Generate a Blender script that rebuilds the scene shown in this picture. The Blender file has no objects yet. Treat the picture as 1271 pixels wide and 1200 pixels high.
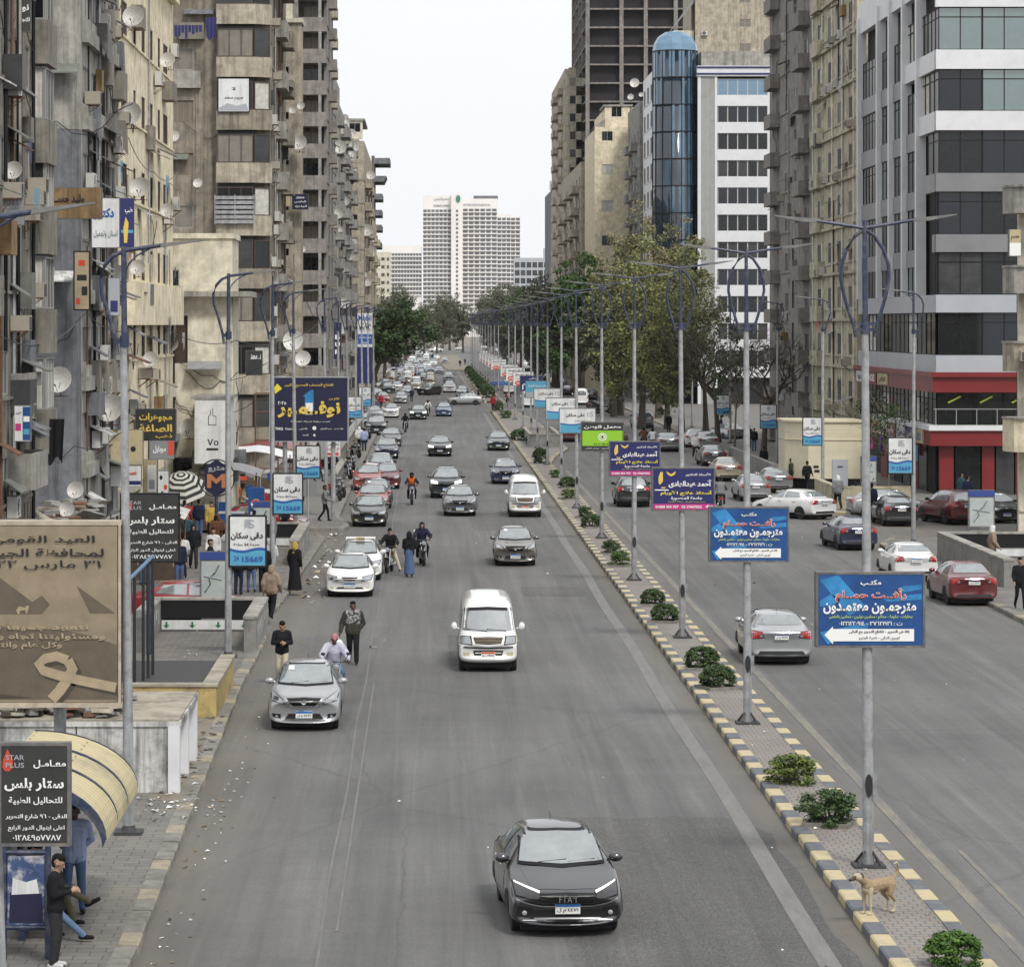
import bpy,bmesh,math,random,unicodedata
from mathutils import Vector,Matrix
from mathutils.bvhtree import BVHTree
R=math.radians
SC=bpy.context.scene
COL=SC.collection
random.seed(7)
# ------------------------------------------------------------------ camera, sky, sun, exposure
cam=bpy.data.cameras.new('camera')
camera=bpy.data.objects.new('camera',cam)
COL.objects.link(camera)
CAM_Z=9.8
camera.location=(0,0,CAM_Z)
camera.rotation_euler=(R(90),0,0)
cam.sensor_width=36
cam.lens=36*4000/1271
cam.shift_x=(635.5-531)/1271
cam.shift_y=-(600-402)/1271
cam.clip_start=1
cam.clip_end=12000
SC.camera=camera
world=bpy.data.worlds.new('World')
SC.world=world
world.use_nodes=True
wt=world.node_tree
bg=wt.nodes['Background']
sky=wt.nodes.new('ShaderNodeTexSky')
sky.sky_type='NISHITA'
sky.sun_disc=False
sky.sun_elevation=R(50)
sky.sun_rotation=R(156)
sky.dust_density=6
sky.air_density=1.0
sky.ozone_density=1.0
grey=wt.nodes.new('ShaderNodeHueSaturation')
grey.inputs['Saturation'].default_value=0.25
wt.links.new(sky.outputs['Color'],grey.inputs['Color'])
veil=wt.nodes.new('ShaderNodeMix')# thin even cloud over the whole sky
veil.data_type='RGBA'
veil.inputs[0].default_value=0.9
veil.inputs[7].default_value=(5.75,5.85,6.0,1)
cn=wt.nodes.new('ShaderNodeTexNoise');cn.inputs['Scale'].default_value=3.5;cn.inputs['Detail'].default_value=5
cm=wt.nodes.new('ShaderNodeMix');cm.data_type='RGBA'
cm.inputs[6].default_value=(5.3,5.45,5.75,1);cm.inputs[7].default_value=(6.1,6.15,6.2,1)
tcw=wt.nodes.new('ShaderNodeTexCoord');wt.links.new(tcw.outputs['Generated'],cn.inputs['Vector'])
wt.links.new(cn.outputs['Fac'],cm.inputs[0]);wt.links.new(cm.outputs[2],veil.inputs[7])
wt.links.new(grey.outputs['Color'],veil.inputs[6])
wt.links.new(veil.outputs[2],bg.inputs['Color'])
bg.inputs['Strength'].default_value=0.12
sun=bpy.data.lights.new('sun','SUN')
sun.energy=1.5
sun.angle=R(11)
sun.color=(1.0,0.96,0.9)
sun_o=bpy.data.objects.new('sun',sun)
COL.objects.link(sun_o)
sun_o.rotation_euler=(R(40),0,R(24))
SC.view_settings.view_transform='Standard'
SC.view_settings.look='None'
SC.view_settings.gamma=1
SC.view_settings.exposure=0.62
SC.render.engine='CYCLES'
SC.cycles.use_denoising=True
SC.cycles.max_bounces=6
SC.cycles.diffuse_bounces=3
SC.cycles.glossy_bounces=3
SC.cycles.transmission_bounces=4
SC.cycles.volume_bounces=1
SC.cycles.caustics_reflective=False
SC.cycles.caustics_refractive=False
# ------------------------------------------------------------------ measuring helpers
def at(px,py,y):
	"""World point that stands y metres down the street where the photo shows (px, py)."""
	return Vector(((px-531)*y/4000,y,CAM_Z+(402-py)*y/4000))
def gr(px,py,z=0.0):
	y=4000*(CAM_Z-z)/(py-402)
	return Vector(((px-531)*y/4000,y,z))
def onx(px,x):
	"""Distance down the street at which a plane x = const is seen at column px."""
	return 4000*x/(px-531)
# ------------------------------------------------------------------ materials
MATS={}
def mat(name,col,rough=.6,metal=0.,spec=.5,noise=None,bump=None,coat=0.,emit=None,ior=None,streak=0.,grime=None):
	"""Principled material. noise=(scale, amount) varies brightness; streak = vertical dirt runs;
    grime=(colour, scale, amount) = patches of another colour."""
	if name in MATS:return MATS[name]
	m=bpy.data.materials.new(name);MATS[name]=m
	m.use_nodes=True
	nt=m.node_tree;N=nt.nodes;L=nt.links
	p=N['Principled BSDF']
	c4=(*col[:3],1)
	p.inputs['Base Color'].default_value=c4
	p.inputs['Roughness'].default_value=rough
	p.inputs['Metallic'].default_value=metal
	p.inputs['Specular IOR Level'].default_value=spec
	if ior:p.inputs['IOR'].default_value=ior
	if coat:
		p.inputs['Coat Weight'].default_value=coat
		p.inputs['Coat Roughness'].default_value=.08;p.inputs['Coat IOR'].default_value=1.75
	if emit:
		p.inputs['Emission Color'].default_value=(*emit[:3],1)
		p.inputs['Emission Strength'].default_value=emit[3]
	if not(noise or bump or streak or grime):return m
	tc=N.new('ShaderNodeTexCoord')
	src=None
	def tex(scale,vec=None,detail=4,rough_=.6):
		t=N.new('ShaderNodeTexNoise')
		t.inputs['Scale'].default_value=scale
		t.inputs['Detail'].default_value=detail
		t.inputs['Roughness'].default_value=rough_
		L.new(vec or tc.outputs['Object'],t.inputs['Vector'])
		return t.outputs['Fac']
	def ramp(fac,a,b,lo,hi):
		r=N.new('ShaderNodeMapRange')
		r.inputs['From Min'].default_value=a;r.inputs['From Max'].default_value=b
		r.inputs['To Min'].default_value=lo;r.inputs['To Max'].default_value=hi
		L.new(fac,r.inputs['Value']);return r.outputs['Result']
	def mix(fac,a,b,mode='MIX'):
		x=N.new('ShaderNodeMix');x.data_type='RGBA';x.blend_type=mode
		if isinstance(fac,float):x.inputs[0].default_value=fac
		else:L.new(fac,x.inputs[0])
		for k,v in((6,a),(7,b)):
			if isinstance(v,tuple):x.inputs[k].default_value=v
			else:L.new(v,x.inputs[k])
		return x.outputs[2]
	cur=c4
	if grime:
		gcol,gs,ga=grime
		cur=mix(ramp(tex(gs,detail=6,rough_=.7),.48,.68,0,ga),cur,(*gcol,1))
	if streak:
		mp=N.new('ShaderNodeMapping');mp.inputs['Scale'].default_value=(2.2,2.2,.12)
		L.new(tc.outputs['Object'],mp.inputs['Vector'])
		f=tex(1.6,mp.outputs['Vector'],5,.75)
		cur=mix(ramp(f,.47,.66,0,min(.95,streak*1.5)),cur,tuple(x*.3 for x in c4[:3])+(1,))
	if noise:
		f=tex(noise[0],detail=6,rough_=.7)
		v=ramp(f,.3,.7,1-noise[1],1+noise[1])
		b=N.new('ShaderNodeCombineColor')
		for i in range(3):L.new(v,b.inputs[i])
		cur=mix(1.0,cur,b.outputs['Color'],'MULTIPLY')
	if not isinstance(cur,tuple):L.new(cur,p.inputs['Base Color'])
	if bump:
		bn=N.new('ShaderNodeBump')
		bn.inputs['Strength'].default_value=bump[1]
		bn.inputs['Distance'].default_value=.03
		L.new(tex(bump[0],detail=5),bn.inputs['Height'])
		L.new(bn.outputs['Normal'],p.inputs['Normal'])
	return m
M={}
M['steel']=mat('galvanised steel',(.36,.37,.38),.5,.2,noise=(3,.25),streak=.35,grime=((.12,.11,.1),4,.5))
M['blue']=mat('blue pole paint',(.022,.034,.075),.45,noise=(6,.4),grime=((.16,.15,.14),4,.6))
M['black']=mat('black metal',(.015,.016,.018),.5)
M['dark']=mat('dark recess',(.018,.018,.02),.8)
M['rust']=mat('rusty steel',(.13,.065,.035),.8,noise=(8,.4))
M['tyre']=mat('tyre rubber',(.016,.016,.017),.85,noise=(9,.2))
M['rim']=mat('alloy rim',(.42,.43,.44),.35,.7)
M['glass']=mat('vehicle glass',(.17,.195,.2),.05,0,.9,ior=2.3,noise=(1.6,.35))
M['glass2']=mat('dark window glass',(.011,.013,.015),.06,0,.5,ior=1.48,noise=(.5,.5))
M['glass3']=mat('dusty window glass',(.05,.053,.053),.3,0,.4,noise=(.7,.6))
M['white']=mat('white paint',(.8,.8,.78),.5,noise=(2,.08))
M['trim']=mat('black plastic',(.011,.011,.012),.6,spec=.25)
M['chrome']=mat('chrome',(.62,.63,.64),.18,1.0)
M['lamp']=mat('headlamp glass',(.34,.36,.38),.12,.3,1.0)
M['lampwarm']=mat('yellowed headlamp',(.55,.5,.3),.2,.2,.8)
M['lens']=mat('dark lamp lens',(.02,.02,.022),.08,0,1.0)
M['lit']=mat('lit headlamp',(.9,.9,.85),.3,emit=(1,.97,.85,.7))
M['red']=mat('tail lamp red',(.32,.012,.014),.15,0,.8)
M['redlit']=mat('brake lamp lit',(.5,.02,.02),.3,emit=(1,.05,.03,1.2))
M['plate']=mat('plate white',(.7,.7,.68),.5)
M['plateblue']=mat('plate blue',(.02,.16,.5),.5)
M['plateorange']=mat('plate orange',(.6,.12,.03),.5)
M['ink']=mat('black lettering',(.012,.012,.014),.6)
# ------------------------------------------------------------------ mesh builder
class MB:
	def __init__(s,o=(0,0,0),rot=0.):
		s.v=[];s.f=[];s.mi=[];s.m=0
		s.frame(o,rot)
	def frame(s,o=(0,0,0),rot=0.):
		s.o=Vector(o);s.c=math.cos(rot);s.s=math.sin(rot);return s
	def pt(s,p):
		x,y,z=p
		s.v.append((s.o.x+x*s.c-y*s.s,s.o.y+x*s.s+y*s.c,s.o.z+z))
		return len(s.v)-1
	def face(s,pts,idx=None):
		ids=[s.pt(p)for p in pts]
		s.f.append(ids);s.mi.append(s.m)
	def fi(s,ids):
		s.f.append(ids);s.mi.append(s.m)
	def box(s,x0,x1,y0,y1,z0,z1):
		i=[s.pt(p)for p in((x0,y0,z0),(x1,y0,z0),(x1,y1,z0),(x0,y1,z0),(x0,y0,z1),(x1,y0,z1),(x1,y1,z1),(x0,y1,z1))]
		for q in((0,3,2,1),(4,5,6,7),(0,1,5,4),(1,2,6,5),(2,3,7,6),(3,0,4,7)):
			s.fi([i[k]for k in q])
		return s
	def prism(s,poly,d0,d1,axis='y'):
		"""Extrude a 2D outline (a, b): axis y -> (a, d, b); x -> (d, a, b); z -> (a, b, d)."""
		f={'y':lambda a,b,d:(a,d,b),'x':lambda a,b,d:(d,a,b),'z':lambda a,b,d:(a,b,d)}[axis]
		A=[s.pt(f(a,b,d0))for a,b in poly];B=[s.pt(f(a,b,d1))for a,b in poly]
		n=len(poly)
		s.fi(A);s.fi(B[::-1])
		for i in range(n):s.fi([A[i],B[i],B[(i+1)%n],A[(i+1)%n]])
		return s
	def tube(s,pts,r,n=8,cap=True):
		pts=[Vector(p)for p in pts]
		rs=r if isinstance(r,(list,tuple))else[r]*len(pts)
		rings=[]
		for i,p in enumerate(pts):
			t=(pts[min(i+1,len(pts)-1)]-pts[max(i-1,0)]).normalized()
			a=Vector((0,0,1))if abs(t.z)<.9 else Vector((1,0,0))
			u=t.cross(a).normalized();w=t.cross(u)
			rings.append([s.pt(p+(u*math.cos(2*math.pi*k/n)+w*math.sin(2*math.pi*k/n))*rs[i])for k in range(n)])
		for i in range(len(pts)-1):
			for k in range(n):
				s.fi([rings[i][k],rings[i][(k+1)%n],rings[i+1][(k+1)%n],rings[i+1][k]])
		if cap:s.fi(rings[0][::-1]);s.fi(rings[-1])
		return s
	def lathe(s,prof,c=(0,0,0),n=16,axis='z'):
		c=Vector(c);rings=[]
		for r,h in prof:
			ring=[]
			for k in range(n):
				a=2*math.pi*k/n;u,w=r*math.cos(a),r*math.sin(a)
				d={'z':(u,w,h),'x':(h,u,w),'y':(u,h,w)}[axis]
				ring.append(s.pt(c+Vector(d)))
			rings.append(ring)
		for i in range(len(prof)-1):
			for k in range(n):
				s.fi([rings[i][k],rings[i][(k+1)%n],rings[i+1][(k+1)%n],rings[i+1][k]])
		if prof[0][0]>1e-4:s.fi(rings[0][::-1])
		if prof[-1][0]>1e-4:s.fi(rings[-1])
		return s
	def ball(s,c,rx,ry,rz,n=10,m=7):
		c=Vector(c)
		rings=[[s.pt(c+Vector((rx*math.sin(math.pi*i/m)*math.cos(2*math.pi*k/n),ry*math.sin(math.pi*i/m)*math.sin(2*math.pi*k/n),rz*math.cos(math.pi*i/m))))for k in range(n)]for i in range(1,m)]
		t=s.pt(c+Vector((0,0,rz)));b=s.pt(c-Vector((0,0,rz)))
		for k in range(n):
			s.fi([t,rings[0][k],rings[0][(k+1)%n]]);s.fi([b,rings[-1][(k+1)%n],rings[-1][k]])
			for i in range(m-2):s.fi([rings[i][k],rings[i+1][k],rings[i+1][(k+1)%n],rings[i][(k+1)%n]])
		return s
	def mesh(s,name,mats,smooth=False,fix=True):
		me=bpy.data.meshes.new(name)
		me.from_pydata(s.v,[],s.f)
		for m in(mats if isinstance(mats,(list,tuple))else[mats]):me.materials.append(m)
		if any(s.mi):me.polygons.foreach_set('material_index',s.mi)
		if fix:
			bm=bmesh.new();bm.from_mesh(me)
			bmesh.ops.recalc_face_normals(bm,faces=bm.faces)
			bm.to_mesh(me);bm.free()
		if smooth:
			me.polygons.foreach_set('use_smooth',[True]*len(me.polygons))
			if smooth=='auto':me.set_sharp_from_angle(angle=R(40))
		me.update()
		return me
	def build(s,name,mats,parent=None,loc=(0,0,0),rot=0.,smooth=False,fix=True):
		return link(name,s.mesh(name,mats,smooth,fix),parent,loc,rot)
def link(name,me,parent=None,loc=(0,0,0),rot=0.):
	o=bpy.data.objects.new(name,me)
	COL.objects.link(o)
	if parent:o.parent=parent
	o.location=loc
	if rot:o.rotation_euler=(0,0,rot)
	return o
def tag(o,label=None,cat=None,group=None,kind=None):
	if label:o['label']=label
	if cat:o['category']=cat
	if group:o['group']=group
	if kind:o['kind']=kind
	return o
def thing(name,label,cat,loc=(0,0,0),rot=0.,group=None):
	o=link(name,None,None,loc,rot)
	o.empty_display_size=.2
	return tag(o,label,cat,group)
KIDS={}
def copy_tree(o,parent=None,depth=0):
	c=o.copy();COL.objects.link(c)
	if parent:c.parent=parent
	for ch in KIDS.get(o.name,()):copy_tree(ch,c)
	return c
def index_kids(*roots):
	for r in roots:
		for ch in r.children_recursive:
			KIDS.setdefault(ch.parent.name,[])
			if ch not in KIDS[ch.parent.name]:KIDS[ch.parent.name].append(ch)
ORD='first second third fourth fifth sixth seventh eighth ninth tenth eleventh twelfth thirteenth fourteenth fifteenth sixteenth seventeenth eighteenth nineteenth twentieth'.split()+['twenty-first','twenty-second','twenty-third','twenty-fourth','twenty-fifth','twenty-sixth','twenty-seventh','twenty-eighth','twenty-ninth','thirtieth']
# ------------------------------------------------------------------ lettering (Arabic letters joined by hand)
FORMS={}
for _c in list(range(0xFE70,0xFEFD))+list(range(0xFB50,0xFBB0)):
	d=unicodedata.decomposition(chr(_c)).split()
	if d and d[0]in('<isolated>','<initial>','<medial>','<final>'):
		FORMS[(tuple(int(x,16)for x in d[1:]),d[0][1:-1])]=chr(_c)
def _form(ch,f):return FORMS.get(((ord(ch),),f))
def shape(t):
	out=[];i=0
	isl=lambda c:_form(c,'isolated')is not None or c=='\u0640'
	dual=lambda c:c=='\u0640' or _form(c,'initial')is not None
	prev_joins=False
	while i<len(t):
		c=t[i]
		lig=t[i:i+2]
		if len(lig)==2 and lig[0]=='\u0644' and lig[1]in '\u0622\u0623\u0625\u0627':
			key=(0x644,ord(lig[1]))
			out.append(FORMS[(key,'final' if prev_joins else 'isolated')]);prev_joins=False;i+=2;continue
		if not isl(c):out.append(c);prev_joins=False;i+=1;continue
		nxt=t[i+1]if i+1<len(t)else ' '
		jn=dual(c)and isl(nxt)and(nxt=='\u0640' or _form(nxt,'final')is not None)
		if c=='\u0640':out.append(c)
		else:
			f='medial' if prev_joins and jn else 'final' if prev_joins else 'initial' if jn else 'isolated'
			out.append(_form(c,f)or _form(c,'isolated')or c)
		prev_joins=jn;i+=1
	s=''.join(out)
	if not any(ord(c)>0x5FF for c in t):return s
	res='';j=0;runs=[]# reverse, keeping numbers left to right
	isn=lambda c:c.isdigit()or c.isascii()and c.isalnum()
	while j<len(s):
		k=j
		if isn(s[j]):
			while k<len(s)and isn(s[k]):k+=1
		else:k=j+1
		runs.append(s[j:k]);j=k
	return ''.join(runs[::-1])
TXT={}
def digits(t):return any('\u0660'<=c<='\u0669' for c in t)
def text_geo(t,bold=.012):
	if digits(t):bold=-.004      # thickened Arabic digits break up
	if(t,bold)in TXT:return TXT[(t,bold)]
	cu=bpy.data.curves.new('lettering','FONT');cu.body=shape(t);cu.size=1;cu.offset=bold;cu.resolution_u=4 if digits(t)else 3
	o=bpy.data.objects.new('lettering',cu);COL.objects.link(o)
	bpy.context.view_layer.update()
	ev=o.evaluated_get(bpy.context.evaluated_depsgraph_get());me=ev.to_mesh()
	vs=[tuple(v.co[:2])for v in me.vertices];fs=[list(p.vertices)for p in me.polygons]
	ev.to_mesh_clear();bpy.data.objects.remove(o);bpy.data.curves.remove(cu)
	xs=[v[0]for v in vs]or[0,1];ys=[v[1]for v in vs]or[0,1]
	x0,x1,y0,y1=min(xs),max(xs),min(ys),max(ys)
	TXT[(t,bold)]=([((x-x0)/(x1-x0 or 1),(y-y0)/(y1-y0 or 1))for x,y in vs],fs,(x1-x0)/(y1-y0 or 1))
	return TXT[(t,bold)]
def letters(mb,t,cx,cz,w,h,y,bold=.012):
	"""Write t into mb centred at (cx, cz), box w x h, on the plane y (facing -y). h=None keeps the font's own ratio."""
	vs,fs,ar=text_geo(t,bold)
	if h is None:h=w/ar
	if w is None:w=h*ar
	for q in((0,-1,1,-.5,.5)if digits(t)and bold>.005 else(0,)):
		ids=[mb.pt((cx+(a-.5)*w+q*h*.035,y-.0006*(q+1)-.0003*abs(q),cz+(b-.5)*h))for a,b in vs]
		for f in fs:mb.fi([ids[k]for k in f])
# ------------------------------------------------------------------ ground, road, kerbs
M['cabd']=mat('dark iron',(.04,.04,.042),.7,noise=(9,.4))
def nodes_mat(name,rough=.85):
	m=bpy.data.materials.new(name);MATS[name]=m;m.use_nodes=True
	nt=m.node_tree;p=nt.nodes['Principled BSDF'];p.inputs['Roughness'].default_value=rough
	N,L=nt.nodes,nt.links
	tc=N.new('ShaderNodeTexCoord')
	def noise(scale,stretch=(1,1,1),detail=6,rg=.65,dist=0.):
		mp=N.new('ShaderNodeMapping');mp.inputs['Scale'].default_value=stretch
		L.new(tc.outputs['Object'],mp.inputs['Vector'])
		t=N.new('ShaderNodeTexNoise');t.inputs['Scale'].default_value=scale;t.inputs['Detail'].default_value=detail
		t.inputs['Roughness'].default_value=rg;t.inputs['Distortion'].default_value=dist
		L.new(mp.outputs['Vector'],t.inputs['Vector']);return t.outputs['Fac']
	def rng(v,a,b,lo,hi,smooth=False):
		r=N.new('ShaderNodeMapRange')
		if smooth:r.interpolation_type='SMOOTHSTEP'
		for k,x in zip(('From Min','From Max','To Min','To Max'),(a,b,lo,hi)):r.inputs[k].default_value=x
		L.new(v,r.inputs['Value']);return r.outputs['Result']
	def mix(f,a,b,mode='MIX'):
		x=N.new('ShaderNodeMix');x.data_type='RGBA';x.blend_type=mode
		for k,v in((0,f),(6,a),(7,b)):
			if hasattr(v,'links'):L.new(v,x.inputs[k])
			elif k:x.inputs[k].default_value=(*v,1)
			else:x.inputs[k].default_value=v
		return x.outputs[2]
	def mth(op,a,b):
		x=N.new('ShaderNodeMath');x.operation=op
		for k,v in((0,a),(1,b)):
			if hasattr(v,'links'):L.new(v,x.inputs[k])
			else:x.inputs[k].default_value=v
		return x.outputs[0]
	def xyz():
		s=N.new('ShaderNodeSeparateXYZ');L.new(tc.outputs['Object'],s.inputs[0]);return s.outputs
	def grey(v):
		c=N.new('ShaderNodeCombineColor')
		for i in range(3):L.new(v,c.inputs[i])
		return c.outputs[0]
	def done(col,bump=None,st=.3):
		L.new(col,p.inputs['Base Color'])
		if bump is not None:
			b=N.new('ShaderNodeBump');b.inputs['Strength'].default_value=st;b.inputs['Distance'].default_value=.02
			L.new(bump,b.inputs['Height']);L.new(b.outputs['Normal'],p.inputs['Normal'])
		return m
	return dict(noise=noise,rng=rng,mix=mix,xyz=xyz,grey=grey,done=done,tc=tc,N=N,L=L,mth=mth)
def asphalt(name,base,coarse=.28,dusty=True,gravel=.13):
	g=nodes_mat(name,.8)
	n,r,mx=g['noise'],g['rng'],g['mix']
	speck=n(5,detail=10,rg=.9)
	streak=n(1.0,(1.1,.03,1),7,.75,.5)
	fine=n(1.0,(4,.05,1),6,.75,.6)
	patch=n(.13,(1,.5,1),5,.6)
	wav=n(.5,(.5,2.6,1),4,.6,1.2)
	col=mx(1.,base,g['grey'](r(speck,.25,.75,1-coarse,1+coarse)),'MULTIPLY')
	col=mx(1.,col,g['grey'](r(n(25,detail=2,rg=.6),.38,.62,1-gravel,1+gravel*1.2)),'MULTIPLY')
	col=mx(r(n(1.,(2.4,.045,1),6,.7,.8),.54,.68,0,.3),col,tuple(x*1.7 for x in base))
	col=mx(1.,col,g['grey'](r(streak,.3,.7,.74,1.22)),'MULTIPLY')
	col=mx(1.,col,g['grey'](r(fine,.3,.7,.93,1.07)),'MULTIPLY')
	col=mx(1.,col,g['grey'](r(patch,.35,.65,.78,1.16)),'MULTIPLY')
	col=mx(1.,col,g['grey'](r(wav,.35,.65,.96,1.04)),'MULTIPLY')
	# tar-filled cracks and oil drips
	v=g['N'].new('ShaderNodeTexVoronoi');v.feature='DISTANCE_TO_EDGE';v.inputs['Scale'].default_value=.16
	wq=g['N'].new('ShaderNodeMapping');wq.inputs['Scale'].default_value=(1,.35,1)
	wn=g['N'].new('ShaderNodeTexNoise');wn.inputs['Scale'].default_value=.8
	wa=g['N'].new('ShaderNodeMixRGB');wa.inputs[0].default_value=.18
	g['L'].new(g['tc'].outputs['Object'],wn.inputs['Vector'])
	g['L'].new(g['tc'].outputs['Object'],wq.inputs['Vector'])
	g['L'].new(wq.outputs[0],wa.inputs[1]);g['L'].new(wn.outputs['Color'],wa.inputs[2]);g['L'].new(wa.outputs[0],v.inputs['Vector'])
	col=mx(r(v.outputs['Distance'],.0,.004,.4,0),col,tuple(x*.45 for x in base))
	col=mx(r(n(.9,(1,.6,1),8,.8),.62,.74,0,.5),col,tuple(x*.45 for x in base))
	col=mx(r(n(1.,(1.3,.012,1),5,.6),.54,.66,0,.38),col,tuple(x*.5 for x in base))
	if dusty:
		X=g['xyz']()[0]
		d1=r(X,-4.7,-2.2,.75,0,True);d2=r(X,6.1,6.9,0,.8,True)
		d3=r(X,8.5,9.6,.6,0,True);d4=r(X,17.5,20.5,0,.7,True)
		d5=r(X,7.6,7.9,1,0);d6=r(X,7.6,7.9,0,1)
		left=g['mth']('MULTIPLY',g['mth']('ADD',d1,d2),d5)
		right=g['mth']('MULTIPLY',g['mth']('ADD',d3,d4),d6)
		f=g['mth']('MULTIPLY',g['mth']('ADD',left,right),r(n(.7,(1,.4,1),6,.7),.3,.62,.15,.9))
		col=mx(f,col,(.155,.132,.102))
	return g['done'](col,speck,.35)
M['asphalt']=asphalt('worn asphalt',(.118,.117,.115))
M['asphalt2']=asphalt('coarse asphalt',(.092,.091,.086),.6,False,.45)
def paving(name,c1,c2,mortar,sx,sy,var=.2):
	g=nodes_mat(name,.85)
	b=g['N'].new('ShaderNodeTexBrick');b.offset=.5
	b.inputs['Color1'].default_value=(*c1,1);b.inputs['Color2'].default_value=(*c2,1);b.inputs['Mortar'].default_value=(*mortar,1)
	b.inputs['Scale'].default_value=1;b.inputs['Mortar Size'].default_value=.012
	b.inputs['Brick Width'].default_value=sx;b.inputs['Row Height'].default_value=sy
	g['L'].new(g['tc'].outputs['Object'],b.inputs['Vector'])
	col=g['mix'](1.,b.outputs['Color'],g['grey'](g['rng'](g['noise'](.9,detail=8,rg=.75),.3,.7,1-var,1+var)),'MULTIPLY')
	col=g['mix'](g['rng'](g['noise'](.45,detail=7,rg=.75),.52,.68,0,.65),col,(.16,.14,.11))
	return g['done'](col)
M['median']=paving('median paving blocks',(.225,.215,.20),(.235,.20,.18),(.10,.095,.085),.22,.22)
M['walk']=paving('grey pavement blocks',(.18,.172,.158),(.145,.14,.13),(.075,.07,.062),.45,.3,.3)
M['kerb_y']=mat('yellow kerb paint',(.50,.42,.25),.75,noise=(3,.18),grime=((.24,.22,.18),3,.8))
M['kerb_k']=mat('dark kerb paint',(.105,.115,.135),.75,noise=(3,.25),grime=((.2,.19,.17),4,.55))
M['kerb_g']=mat('bare kerb stone',(.2,.19,.17),.85,noise=(2,.3),grime=((.1,.09,.08),3,.7))
M['earth']=mat('dusty earth',(.19,.165,.13),.95,noise=(.6,.25),bump=(4,.5))
M['paint']=None
def worn_paint(name,col,lo,hi):
	g=nodes_mat(name,.7)
	f=g['rng'](g['noise'](2.2,(1.6,.25,1),8,.8),lo,hi,0,1)
	return g['done'](g['mix'](f,(.135,.132,.126),col))
M['line']=worn_paint('worn white road paint',(.2,.193,.178),.36,.66)
M['linef']=worn_paint('faint white road paint',(.2,.198,.19),.5,.72)
M['liney']=worn_paint('worn yellow road paint',(.24,.21,.155),.42,.64)
def flat(name,poly,z,m):
	mb=MB();mb.face([(x,y,z)for x,y in poly]);o=mb.build(name,m);return tag(o,kind='structure')
flat('ground',[(-7000,-200),(7000,-200),(7000,11000),(-7000,11000)],-.03,M['earth'])
flat('road',[(-60,20),(60,20),(60,1400),(-60,1400)],0,M['asphalt'])
random.seed(3)
edge=[(2.2,36)]+[(2.3+random.uniform(-.12,.12),y)for y in range(40,63,2)]+[(x*.5+2.4,64+random.uniform(-.25,.25))for x in range(0,8)]+[(6.6+random.uniform(-.1,.1),y)for y in range(62,40,-2)]+[(6.6,36)]
tag(flat('road_patch',edge,.004,M['asphalt2']),kind='structure')
M['tar']=asphalt('fresh tar patch',(.09,.09,.088),.4,False)
random.seed(8)
for x,y,w,l,m in((1.2,97,1.1,9,'tar'),(4.6,118,2.2,4,'asphalt2'),(-.6,131,1.4,2.2,'tar'),(3.4,160,2.4,14,'asphalt2'),(15.5,112,1.2,11,'tar'),(.8,210,3,10,'asphalt2')):
	q=[(-w,-l),(-w*.3,-l*1.04),(w*.6,-l*.97),(w,-l),(w*1.06,0),(w*.96,l),(0,l*1.03),(-w,l),(-w*1.05,l*.2)]
	flat('road_patch',[(x+a/2+random.uniform(-.05,.05),y+b/2)for a,b in q],.0042,M[m])
def strip(mb,pts,w):
	for(x0,y0),(x1,y1)in zip(pts,pts[1:]):
		mb.face([(x0-w/2,y0,0),(x0+w/2,y0,0),(x1+w/2,y1,0),(x1-w/2,y1,0)])
def lane(name,lines,w,m,z=.008):
	mb=MB((0,0,z))
	for l in lines:strip(mb,l,w)
	return tag(mb.build(name,m),kind='structure')
lane('lane_marking',[[(6.17+.03*math.sin(y*.21),y)for y in range(40,360,4)],[(6.2,y)for y in range(420,680,10)]],.34,M['line'])
lane('lane_marking',[[(-1.72+.03*math.sin(y*.3),y)for y in range(44,330,4)],[(-1.47,y)for y in range(52,90,6)]],.05,M['linef'])
lane('lane_marking',[[(9.25,y)for y in range(40,220,4)]],.22,M['liney'])
lane('lane_marking',[[(9.9,y)for y in range(40,62,4)]],.1,M['liney'])
mb=MB((0,0,.008))
for px,py,wpx in((463,803,11),(523,672,8),(560,575,9),(585,540,12)):
	p=gr(px,py);w=wpx*p.y/4000;mb.face([(p.x-w/2,p.y-.3,0),(p.x+w/2,p.y-.3,0),(p.x+w/2,p.y+.3,0),(p.x-w/2,p.y+.3,0)])
tag(mb.build('lane_marking',M['line']),kind='structure')
def kerb(name,pts,w,h,mats,step=1.0,side=1):
	"""Kerb stones along a polyline of the road-side edge; side=+1 the stone lies to +x."""
	mb=MB();k=0
	for(x0,y0),(x1,y1)in zip(pts,pts[1:]):
		L_=math.hypot(x1-x0,y1-y0);n=max(1,round(L_/step));dx,dy=(x1-x0)/n,(y1-y0)/n
		nx,ny=dy/(L_/n)*side*w,-dx/(L_/n)*side*w
		for i in range(n):
			j=random.uniform(-.012,.012);hh=h+random.uniform(-.01,.012)
			a0,b0=x0+dx*(i+.01)+j,y0+dy*(i+.01);a1,b1=x0+dx*(i+.99)+j,y0+dy*(i+.99)
			mb.m=k%len(mats);k+=1
			bt=.02*side
			v=[mb.pt(q)for q in((a0,b0,-.02),(a1,b1,-.02),(a1+nx,b1+ny,-.02),(a0+nx,b0+ny,-.02),
									(a0,b0,hh-.025),(a1,b1,hh-.025),(a1+nx*.1,b1+ny*.1,hh),(a1+nx,b1+ny,hh),(a0+nx,b0+ny,hh),(a0+nx*.1,b0+ny*.1,hh))]
			for q in((0,1,5,4),(4,5,6,9),(9,6,7,8),(2,3,8,7),(1,2,7,6,5),(3,0,4,9,8)):mb.fi([v[t]for t in q])
	return tag(mb.build(name,mats),kind='structure')
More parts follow.
